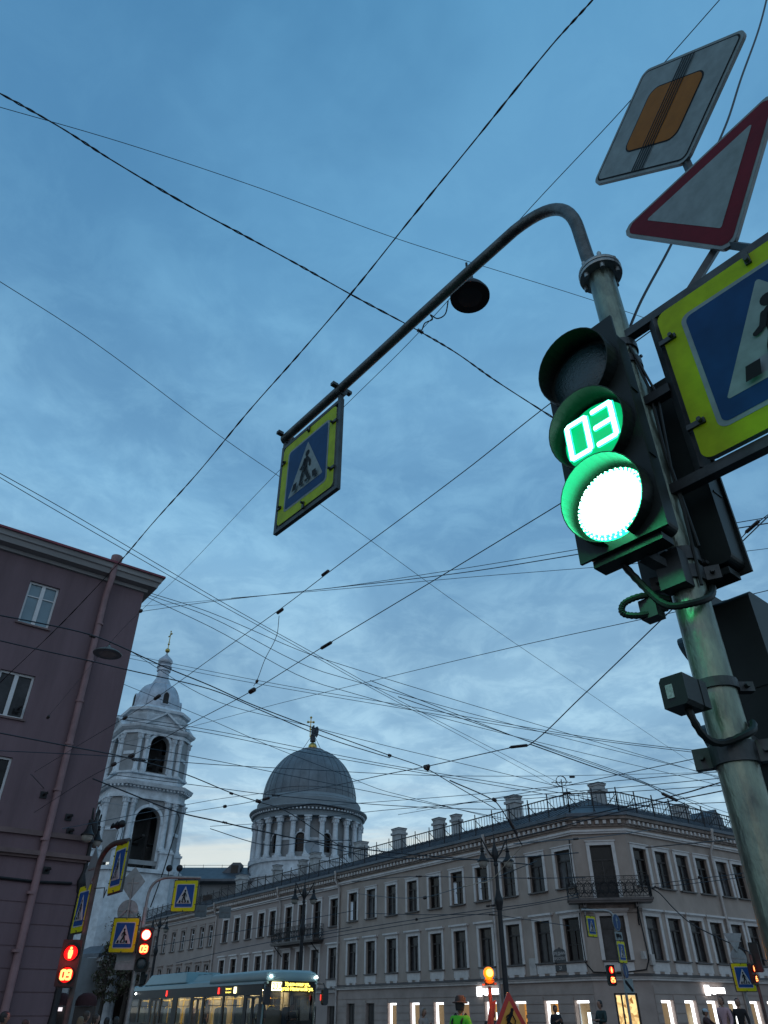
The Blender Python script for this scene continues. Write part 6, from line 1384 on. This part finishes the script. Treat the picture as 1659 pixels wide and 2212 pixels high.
def pod(name, y0, y1, z, x0, x1, sl):
    mb = MB(); vs = [(x0, y0, 2.66), (x1, y0, 2.66), (x1, y1, 2.66), (x0, y1, 2.66), (x0+.2, y0+sl, z), (x1-.2, y0+sl, z), (x1-.2, y1-sl, z), (x0+.2, y1-sl, z)]
    b = [mb.bm.verts.new(v) for v in vs]
    for q in ((3, 2, 1, 0), (4, 5, 6, 7), (0, 1, 5, 4), (1, 2, 6, 5), (2, 3, 7, 6), (3, 0, 4, 7)): mb._f([b[i] for i in q])
    o = mb.build(name, M_busg, BUS); bv = o.modifiers.new('b', 'BEVEL'); bv.width = .05; bv.segments = 2
    mb = MB()
    for k in range(3): mb.bx(x0+.15, x1-.15, y0+sl+.3+k*.7, y0+sl+.34+k*.7, z, z+.02)
    mb.build('pod_seam', M_busd, o)
pod('roof_pod', 9.6, 16.2, 3.16, .12, WB-.12, .55); pod('roof_pod', 6.9, 9.2, 2.98, .3, WB-.3, .25)
# glazing, doors
for a, b, k in side:
    for xo, sg in ((.03, 1), (WB-.03, -1)):
        if k == 'd' and sg == 1:
            mb = MB()
            for y0, y1 in ((a, (a+b)/2-.02), ((a+b)/2+.02, b)):
                for p0, p1, q0, q1 in ((y0, y0+.07, .4, 2.0), (y1-.07, y1, .4, 2.0), (y0+.07, y1-.07, 1.93, 2.0), (y0+.07, y1-.07, .4, .5)): mb.bx(0, .05, p0, p1, q0, q1)
            d_ = mb.build('door', M_busd, BUS); mb = MB(); mb.poly([(.025, a, .4), (.025, b, .4), (.025, b, 2.), (.025, a, 2.)]); mb.build('door_glass', M_bglass, d_)
        else:
            mb = MB(); mb.poly([(xo, a, .95 if k == 'w' else .36), (xo, b, .95 if k == 'w' else .36), (xo, b, 2.02), (xo, a, 2.02)]); w_ = mb.build('window', M_bglass, BUS)
            if k == 'w':
                mb = MB(); x0_ = xo-.01; 
                for c in ((x0_, x0_+.02, a+.15, b-.15, 1.98, 2.0), (x0_, x0_+.02, a+.15, b-.15, 1.66, 1.69), (x0_, x0_+.02, a+.15, a+.18, 1.69, 1.98), (x0_, x0_+.02, b-.18, b-.15, 1.69, 1.98)): mb.bx(*c)
                mb.build('vent_frame', M_busd, w_)
# front: windscreen with side posts and display band
mb = MB(); sweep(mb, [(0, .36), (.03, .14), (.25, 0), (1.25, -.07), (WB-.25, 0), (WB-.03, .14), (WB, .36)], [(0, .3), (.02, .34), (.02, .92), (0, .95)]); mb.build('front_panel', M_busb, BUS, smooth=True)
mb = MB(); sweep(mb, [(.02, .36), (.05, .15), (.26, .02), (1.25, -.05), (WB-.26, .02), (WB-.05, .15), (WB-.02, .36)], [(0, .95), (0, 2.12)]); mb.build('windscreen', M_bglass, BUS, smooth=True)
mb = MB(); sweep(mb, [(.02, .36), (.05, .15), (.26, .02), (1.25, -.05), (WB-.26, .02), (WB-.05, .15), (WB-.02, .36)], [(0, 2.12), (0, 2.52), (-.3, 2.52)]); dsp = mb.build('display_box', M_busb, BUS, smooth=True)
mb = MB(); mb.tube([(.02, .3, .95), (.03, .22, 2.5)], .05, 8); mb.tube([(WB-.02, .3, .95), (WB-.03, .22, 2.5)], .05, 8); mb.build('corner_post', M_busg, BUS)
mb = MB(); mb.bx(.2, .66, -.075, -.055, 2.17, 2.48); mb.build('number_panel', M_dispw, dsp)
mb = MB(); mb.addmesh(textmesh('230', .30, bold=.004), MX.Translation((.43, -.085, 2.325))@UP); mb.build('route_number', M_dark2, dsp)
mb = MB(); mb.addmesh(textmesh('Уральская ул.,', .175, bold=.006), MX.Translation((1.42, -.09, 2.405))@UP); mb.addmesh(textmesh('угол Наличной ул.', .175, bold=.006), MX.Translation((1.42, -.09, 2.235))@UP); mb.build('destination_text', M_disp, dsp)
for x in (.14, WB-.14): mb = MB(); mb.sph((x, -.06, 2.68), .045, 10); mb.build('marker_lamp', M_spark, BUS)
mb = MB(); mb.sph((.0, LB-1.2, 2.30), .05, 8); mb.build('rear_marker_lamp', M_spark, BUS)
# side display and stickers
mb = MB(); mb.bx(-.03, -.012, 3.0, 3.25, 2.12, 2.36); mb.build('side_number', M_dispw, BUS); mb = MB()
R9 = MX(((0, 0, -1, -.02), (-1, 0, 0, 3.75), (0, 1, 0, 2.29), (0, 0, 0, 1)))
R9 = MX.Translation((-.02, 3.85, 2.30))@MX.Rotation(-math.pi/2, 4, 'Z')@UP
mb.addmesh(textmesh('Уральская ул.', .10), R9); mb.addmesh(textmesh('Наличная ул.', .10), MX.Translation((0, 0, -.13))@R9); mb.build('side_text', M_disp, BUS)
M_rl = emis('red side lamp', (1., .03, .02), 3.)
for y in (4.9, 11.8): mb = MB(); mb.bx(-.03, -.005, y, y+.12, 2.12, 2.36); mb.build('red_side_lamp', M_rl, BUS)
# mirrors
for x, sg in ((-.02, -1), (WB+.02, 1)):
    mb = MB(); mb.tube([(x, .2, 2.45), (x+sg*.12, -.2, 2.45), (x+sg*.14, -.3, 2.3)], .03, 8); m_ = mb.build('mirror_arm', M_busd, BUS); mb = MB(); mb.prism(rrect(.26, .62, .1, 5, x+sg*.12, 1.98), -.42, -.24); mb.build('mirror', M_busd, m_)
mb = MB(); mb.prism(rrect(.05, .2, .02, 3, WB+.02, 1.95), -.235, -.2); mb.build('red_reflection_lamp', M_rl, BUS)
# interior
mb = MB(); mb.bx(.08, WB-.08, .5, LB-.1, .34, .40); mb.build('floor', M_busd, BUS)
mb = MB(); mb.bx(.08, WB-.08, .45, LB-.1, 2.30, 2.40); mb.build('ceiling', M_int, BUS)
mb = MB()
for x in (.45, WB-.45):
    for k in range(5): mb.bx(x-.07, x+.07, 2.6+k*3.1, 5.1+k*3.1, 2.27, 2.298)
mb.build('ceiling_light', M_blight, BUS)
mb = MB(); mb.bx(WB-.2, WB-.1, 2, LB-.3, .4, .95)
for y0, y1 in ((2.4, 3.2), (4.6, 6.5), (7., 8.0), (8.6, 11.4), (12.3, 14.0), (14.5, 17.6)): mb.bx(WB-.16, WB-.1, y0, y1, .951, 2.25)
mb.bx(.5, WB-.1, 1.55, 1.6, .4, 1.5); mb.build('inner_panel', M_int, BUS)
mb = MB()
for y in (2.1, 4.4, 6.7, 8.25, 10.5, 12.7, 14.25, 16.1):
    for x in (.5, WB-.6): mb.tube([(x, y, .4), (x, y, 2.3)], .02, 6)
for x in (.55, WB-.65): mb.tube([(x, 2., 1.95), (x, LB-1, 1.95)], .018, 6)
mb.build('grab_pole', M_yp, BUS)
def seat(x, y):
    mb = MB(); mb.prism(rrect(.44, .1, .03), 0, .42, MX.Translation((x, y, .86))); mb.prism(rrect(.44, .75, .1, 4, 0, .38), .36, .44, MX.Translation((x, y, .86))); mb.bx(x-.03, x+.03, y+.15, y+.25, .4, .82); o = mb.build('seat', M_seat, BUS)
    mb = MB(); mb.tube([(x-.15, y+.42, 1.55), (x-.12, y+.42, 1.68), (x+.12, y+.42, 1.68), (x+.15, y+.42, 1.55)], .02, 6); mb.build('hand_rail', M_yp, o)
for y in (3.0, 4.9, 9., 11.2, 15., 16.5):
    for x in (.42, WB-.5): seat(x, y)
seat(1.75, 1.0)
mb = MB(); mb.prism([(1.3, .9), (2.3, .9), (2.3, 1.15), (1.3, 1.1)], .15, .5); mb.tube([(1.75+.22*math.cos(a), .62+.1*math.sin(a), 1.12+.19*math.sin(a)) for a in [i*math.pi/8 for i in range(17)]], .018, 6, False); mb.build('dashboard', M_busd, BUS)
for y in (2.75, 8.0, 13.9):
    pass
for y in (2.62, 8.25+1.9, 15.2):
    for x, s in ((.0, 1), (WB, -1)):
        mb = MB(); m = MX.Translation((x+s*.14, y, .48))@MX.Rotation(math.pi/2, 4, 'Y'); mb.lathe([(.25, -.14), (.46, -.14), (.48, -.1), (.48, .1), (.46, .14), (.25, .14)], 24, m); w_ = mb.build('wheel', M_tyre, BUS, smooth=True)
        mb = MB(); mb.lathe([(0, -.13), (.1, -.12), (.24, -.1), (.24, .1), (0, .1)], 16, m); mb.build('rim', M_steel, w_)
# ---------------------------------------------------------------- dark awning kiosk at the foot of the plum building
q = fP@V((.0, -.0, 0)); p = atY(153, 2185, 28.); KI = thing('awning', 'dim dark red double dome awning over a street stall beside the plum corner', 'awning', (p.x, p.y, 0), .2)
M_awn = mat('dark red canvas', (.03, .008, .01), .9, var=.3, scale=3); M_shopl = emis('awning sign light', (.9, .8, .85), 1.2)
for x0 in (-.4, .42):
    mb = MB(); mb.lathe([(0, 1.96), (.16, 1.94), (.28, 1.86), (.34, 1.74), (.34, 1.6)], 16, MX.Translation((x0, 0, 0)), 0, 2*math.pi); mb.build('canopy', M_awn, KI, smooth=True)
    mb = MB(); mb.bx(x0-.3, x0+.3, -.2, .2, 0, 1.59); mb.build('stall_box', M_frame, KI)
mb = MB(); mb.bx(-.55, -.22, -.40, -.36, 1.46, 1.56); mb.build('lit_strip', M_shopl, KI)

# ---------------------------------------------------------------- people
SKN = mat('skin', (.36, .20, .14), .6, var=.12, scale=8); SKN2 = mat('tanned skin', (.26, .14, .095), .6, var=.12, scale=8)
HAIR = [mat('black hair', (.012, .01, .009), .6, var=.3, scale=20), mat('brown hair', (.04, .022, .013), .6, var=.3, scale=20), mat('fair hair', (.16, .10, .05), .6, var=.3, scale=20)]
def cloth(n, c): return mat(n, c, .85, var=.25, scale=6, bump=.2)
def person(label, p, rz, top, hair=0, jacket=(.02, .02, .025), trousers=(.02, .02, .03), pose='stand', extra='', skin_=None, build=1.):
    """figure faces -y; top = height of the crown"""
    t = thing('person', label, 'person', p, rz); k = top/1.76; S_ = MX.Diagonal((k*build, k*build, k, 1)); sk = skin_ or SKN
    ph = .12 if pose == 'walk' else .03
    lean = {'bow': .16, 'look': .05}.get(pose, 0)
    hx, hy = 0, -.02-lean
    sh = 1.43-lean*.35
    arms = []
    for sg in (-1, 1):
        if pose in ('phone', 'hold', 'bow'): el, wr = (sg*.27, -.02-lean*.5, 1.12), (sg*.10, -.27-lean*.6, 1.16 if pose != 'phone' else 1.24)
        elif pose == 'cross': el, wr = (sg*.27, -.06, 1.13), (-sg*.05, -.24, 1.17)
        elif pose == 'ride': el, wr = (sg*.28, -.22, 1.2), (sg*.26, -.48, 1.1)
        else: el, wr = (sg*.25, .03-sg*ph*.4, 1.13), (sg*.26, -.05-sg*ph, .87)
        arms.append(((sg*.18, -lean*.8, sh-.03), el, wr))
    torso = [(0, 0, .95, .12), (0, -lean*.25, 1.12, .12), (0, -lean*.7, 1.3, .14), (0, -lean*.95, sh, .09), (hx, hy*.9, sh+.09, .055)]
    ch = [torso]
    for (a, e, w) in arms: ch.append([('j', 2), (*a, .06), (*e, .045), (*w, .032)])
    n_arm = [5+2, 8+2]
    for i, (a, e, w) in enumerate(arms):
        sg = (-1, 1)[i]; d = (V(w)-V(e)).normalized(); s = d.orthogonal().normalized(); u = d.cross(s)
        pal = V(w)+d*.07; ch.append([('j', n_arm[i]), (*pal, .026)]); jp = sum(len([q for q in c if q[0] != 'j']) for c in ch)-1
        for f_ in range(4):
            o_ = s*(f_-1.5)*.016; L = (.055, .07, .066, .05)[f_]; a1 = pal+o_+d*.03; a2 = a1+d*L*.5-u*.012; ch.append([('j', jp), (*a1, .009), (*a2, .008), (*(a2+d*L*.45-u*.02), .007)])
        ch.append([('j', n_arm[i]), (*(V(w)+s*.035+d*.03), .011), (*(V(w)+s*.05+d*.065), .008)])
    legs = []
    for sg in (-1, 1): legs.append([(sg*.09, 0, .9), (sg*.1, -.03-sg*ph*.5, .5), (sg*.1, .03+sg*ph*1.1, .09)])
    for l in legs: ch.append([('j', 0)]+[(*l[0], .085), (*l[1], .058), (*l[2], .04)]+[(l[2][0], l[2][1]-.13, .035, .035)])
    body = skin('body', ch, t, sk, 1, S_)
    # head: shaped lathe-like mesh merged in its own continuous form
    hc = V((hx, hy-.01, sh+.21)); hb = MB(); Rh = MX.Rotation({'bow': .5, 'phone': .35, 'look': -.1}.get(pose, .05), 4, 'X')
    hm = S_@MX.Translation(hc)@Rh@MX.Scale(1.1, 4)
    prof = [(0, -.118), (.035, -.112), (.052, -.085), (.066, -.04), (.075, .01), (.077, .05), (.066, .09), (.038, .115), (0, .122)]
    hb.lathe(prof, 18, hm@MX.Diagonal((1, 1.18, 1, 1)))
    hb.lathe([(0, -.018), (.012, -.012), (.010, .01), (.004, .03), (0, .034)], 8, hm@MX.Translation((0, -.094, .0)))
    for sg in (-1, 1):
        hb.sph(hm@V((sg*.078, .005, .0)), .018*k, 8); 
    head = hb.build('head', sk, t, smooth=True)
    fb_ = MB()
    for sg in (-1, 1): fb_.sph(hm@V((sg*.03, -.083, .022)), .009*k, 8)
    fb_.box(hm@V((0, -.078, -.055)), (.04*k, .012*k, .008*k)); fb_.build('eyes_and_mouth', HAIR[0], head)
    hr = MB(); n = 18; cap = [(.082, .0), (.086, .045), (.074, .095), (.044, .125), (0, .134)]
    hr.lathe(cap, n, hm@MX.Translation((0, .012, .005))@MX.Rotation(-.28, 4, 'X')@MX.Diagonal((1, 1.17, 1, 1)))
    if 'long' in extra: hr.lathe([(.07, -.2), (.09, -.1), (.088, .03)], 12, hm@MX.Translation((0, .03, 0)), math.pi*.0, math.pi*1.0)
    hr.lathe([(.076, -.075), (.085, -.03), (.088, .04)], 14, hm@MX.Translation((0, .012, 0))@MX.Diagonal((1, 1.2, 1, 1)), -.15, math.pi+.15); hr.build('hair', HAIR[hair], t, smooth=True)
    jm = cloth('jacket cloth', jacket); jc = [[(0, .0, .86, .15), (0, -lean*.1, 1.0, .145), (0, -lean*.4, 1.18, .15), (0, -lean*.8, 1.34, .155), (0, -lean*.95, sh+.03, .09)]]
    for (a, e, w) in arms: jc.append([('j', 3), (*a, .085), (*e, .062), (*(V(e).lerp(V(w), .88)), .045)])
    skin('jacket', jc, t, jm, 1, S_)
    tc_ = [[(0, 0, .93, .135)]]
    for l in legs: tc_.append([('j', 0), (l[0][0], l[0][1], .84, .105), (*l[1], .075), (l[2][0], l[2][1], .1, .06)])
    skin('trousers', tc_, t, cloth('trouser cloth', trousers), 1, S_)
    sb = MB()
    for l in legs: sb.prism(rrect(.1, .09, .03, 3), -.19, .09, S_@MX.Translation((l[2][0], l[2][1], .045)))
    sb.build('shoe', M_plas, t)
    if 'hat' in extra:
        b = MB(); b.lathe([(.15, .0), (.155, .012), (.10, .035), (.095, .10), (.07, .135), (0, .145)], 18, hm@MX.Translation((0, .0, .055))@MX.Diagonal((1, 1.12, 1, 1))); b.build('hat', cloth('felt hat', (.05, .035, .028)), t, smooth=True)
    if 'cap' in extra:
        b = MB(); b.lathe([(.09, .0), (.088, .06), (.05, .10), (0, .11)], 16, hm@MX.Translation((0, .005, .045))@MX.Diagonal((1, 1.17, 1, 1))); b.box(hm@V((0, -.14, .05)), (.12, .1, .012)); b.build('cap', cloth('pale cap', (.4, .48, .52)), t, smooth=True)
    if 'hood' in extra:
        b = MB(); b.lathe([(.10, -.13), (.115, -.03), (.115, .06), (.08, .13), (0, .15)], 16, hm@MX.Translation((0, .025, 0)), -.25, math.pi+.25); b.build('hood', jm, t, smooth=True)
    if 'pack' in extra:
        b = MB(); b.prism(rrect(.32, .46, .1, 5, 0, 1.2), .12, .30, S_); o = b.build('backpack', cloth('backpack cloth', (.02, .016, .018)), t); b = MB()
        b.prism(rrect(.22, .2, .05, 4, 0, 1.08), .301, .35, S_); b.build('pocket', jm, o)
    if 'strap' in extra:
        b = MB()
        for sg in (-1, 1): b.tube([S_@V((sg*.10, -.14, 1.1)), S_@V((sg*.12, -.15-lean, 1.36)), S_@V((sg*.13, -.02-lean, 1.50)), S_@V((sg*.12, .14, 1.36)), S_@V((sg*.10, .17, 1.0))], .022*k, 6)
        b.build('harness_strap', M_plas, t)
    if 'bag' in extra:
        b = MB(); b.prism(rrect(.26, .3, .04, 3, .3, .72), -.08, .04, S_); b.build('shopping_bag', cloth('red bag', (.45, .06, .05)), t)
    return t
def stand(px, py, Y): 
    p = atY(px, py, Y); return (p.x, p.y, 0), p.z
for a in (
    (11, 2187, 17.5, 'dark haired person at the bottom left corner, only the head in view', 2.0, 0, (.03, .02, .03), 'stand', ''),
    (56, 2204, 18.5, 'shorter person with brown hair right of the bottom left corner', 2.6, 1, (.05, .03, .03), 'stand', 'long'),
    (187, 2186, 21.5, 'person with brown hair waiting under the red standing man', 2.4, 1, (.06, .03, .03), 'stand', ''),
    (175, 2198, 20., 'smaller person in front of the brown haired one under the red man', 3.4, 2, (.08, .05, .05), 'stand', 'long'),
    (208, 2193, 22, 'person in dark red top looking right near the awning', 2.0, 1, (.09, .02, .025), 'stand', ''),
    (232, 2199, 23, 'person in a dull coat left of the bus rear', 3.6, 0, (.05, .04, .045), 'stand', ''),
    (252, 2198, 23, 'person in dark clothes beside the arched signal post foot', 2.9, 0, (.02, .02, .025), 'stand', ''),
    (914, 2180, 30., 'person in pale hooded jacket before the lit shop windows, hands together', .9, 2, (.26, .22, .20), 'phone', 'hood'),
    (1198, 2173, 34., 'man in dark coat standing before a lit window, head down', .3, 0, (.012, .012, .014), 'phone', ''),
    (1295, 2162, 33., 'tall man in dark green jacket with folded arms beside the bright window', -1.1, 0, (.015, .035, .035), 'cross', ''),
    (1521, 2181, 33.5, 'person in pale cap and dark jacket bent over handlebars', .9, 1, (.05, .022, .022), 'ride', 'cap'),
    (1556, 2154, 32.5, 'tall man in pale pink shirt with backpack walking left', -.9, 1, (.45, .28, .30), 'walk', 'pack'),
    (1591, 2158, 33.5, 'man in black jacket carrying a red bag before the shop windows', -.5, 0, (.012, .01, .011), 'walk', 'bag'),
):
    px, py, Y, lab, rz, hair, jk, pose, ex = a; p, top = stand(px, py, Y); person(lab, p, rz, top, hair, jk, (.02, .02, .028), pose, ex, SKN2)
p, top = stand(992, 2157, 19.); t = person('road worker in bright green jacket with dark straps and a brown brimmed hat', p, 2.45, top-.03, 0, (.10, .55, .03), (.1, .4, .03), 'hold', 'hat strap', SKN2, 1.1)
p, top = stand(1062, 2180, 22.); person('dark clothed person with backpack half hidden behind the beacon post', p, 2.9, top, 0, (.02, .015, .015), (.02, .02, .02), 'stand', 'pack')
# bicycle under the capped rider
p, top = stand(1521, 2180, 33.5); BK = thing('bicycle', 'dark bicycle under the capped person by the shop windows', 'bicycle', (p[0], p[1], 0), .9)
M_bk = mat('bicycle paint', (.03, .03, .035), .4)
mb = MB(); mb.tube([(0, .25, .85), (0, .12, .35), (0, -.45, .75), (0, .22, .78)], .018, 8); mb.tube([(0, .12, .35), (0, .55, .33), (0, .22, .75)], .012, 6); mb.tube([(0, -.42, .95), (0, -.48, .72), (0, -.56, .33)], .016, 6); mb.build('frame', M_bk, BK)
for y in (-.56, .55):
    mb = MB(); mb.tube([(0, y+.33*math.cos(a), .33+.33*math.sin(a)) for a in [i*math.pi/14 for i in range(29)]], .018, 6, False); w_ = mb.build('wheel', M_tyre, BK); mb = MB()
    for i in range(10): a = i*math.pi/5; mb.tube([(0, y, .33), (0, y+.32*math.cos(a), .33+.32*math.sin(a))], .003, 4, False)
    mb.build('spokes', M_steel, w_)
mb = MB(); mb.tube([(-.28, -.5, 1.04), (-.1, -.42, 1.0), (.1, -.42, 1.0), (.28, -.5, 1.04)], .014, 6); mb.build('handlebar', M_bk, BK)
mb = MB(); mb.prism([(-.08, .9), (.08, .9), (.04, .94), (-.04, .94)], .12, .38); mb.build('saddle', M_plas, BK)
# passengers and driver inside the bus
def inbus(x, y, z): v = mw(BUS)@V((x, y, z)); return (v.x, v.y, z)
person('bus driver in dark jacket sitting behind the windscreen', inbus(1.75, .95, .15), RZF, 1.55, 0, (.03, .03, .04), pose='hold')
person('grey haired passenger standing inside the front bus door', inbus(.55, 1.6, .36), RZF-.6, 1.62, 2, (.1, .1, .11), pose='stand')
person('passenger in dark coat standing by the middle bus door', inbus(.6, 7.6, .36), RZF+1.2, 1.60, 0, (.02, .02, .03), pose='stand')
person('passenger seated by the rear side windows of the bus', inbus(.6, 9.3, .16), RZF+.2, 1.45, 1, (.04, .03, .05), pose='stand')
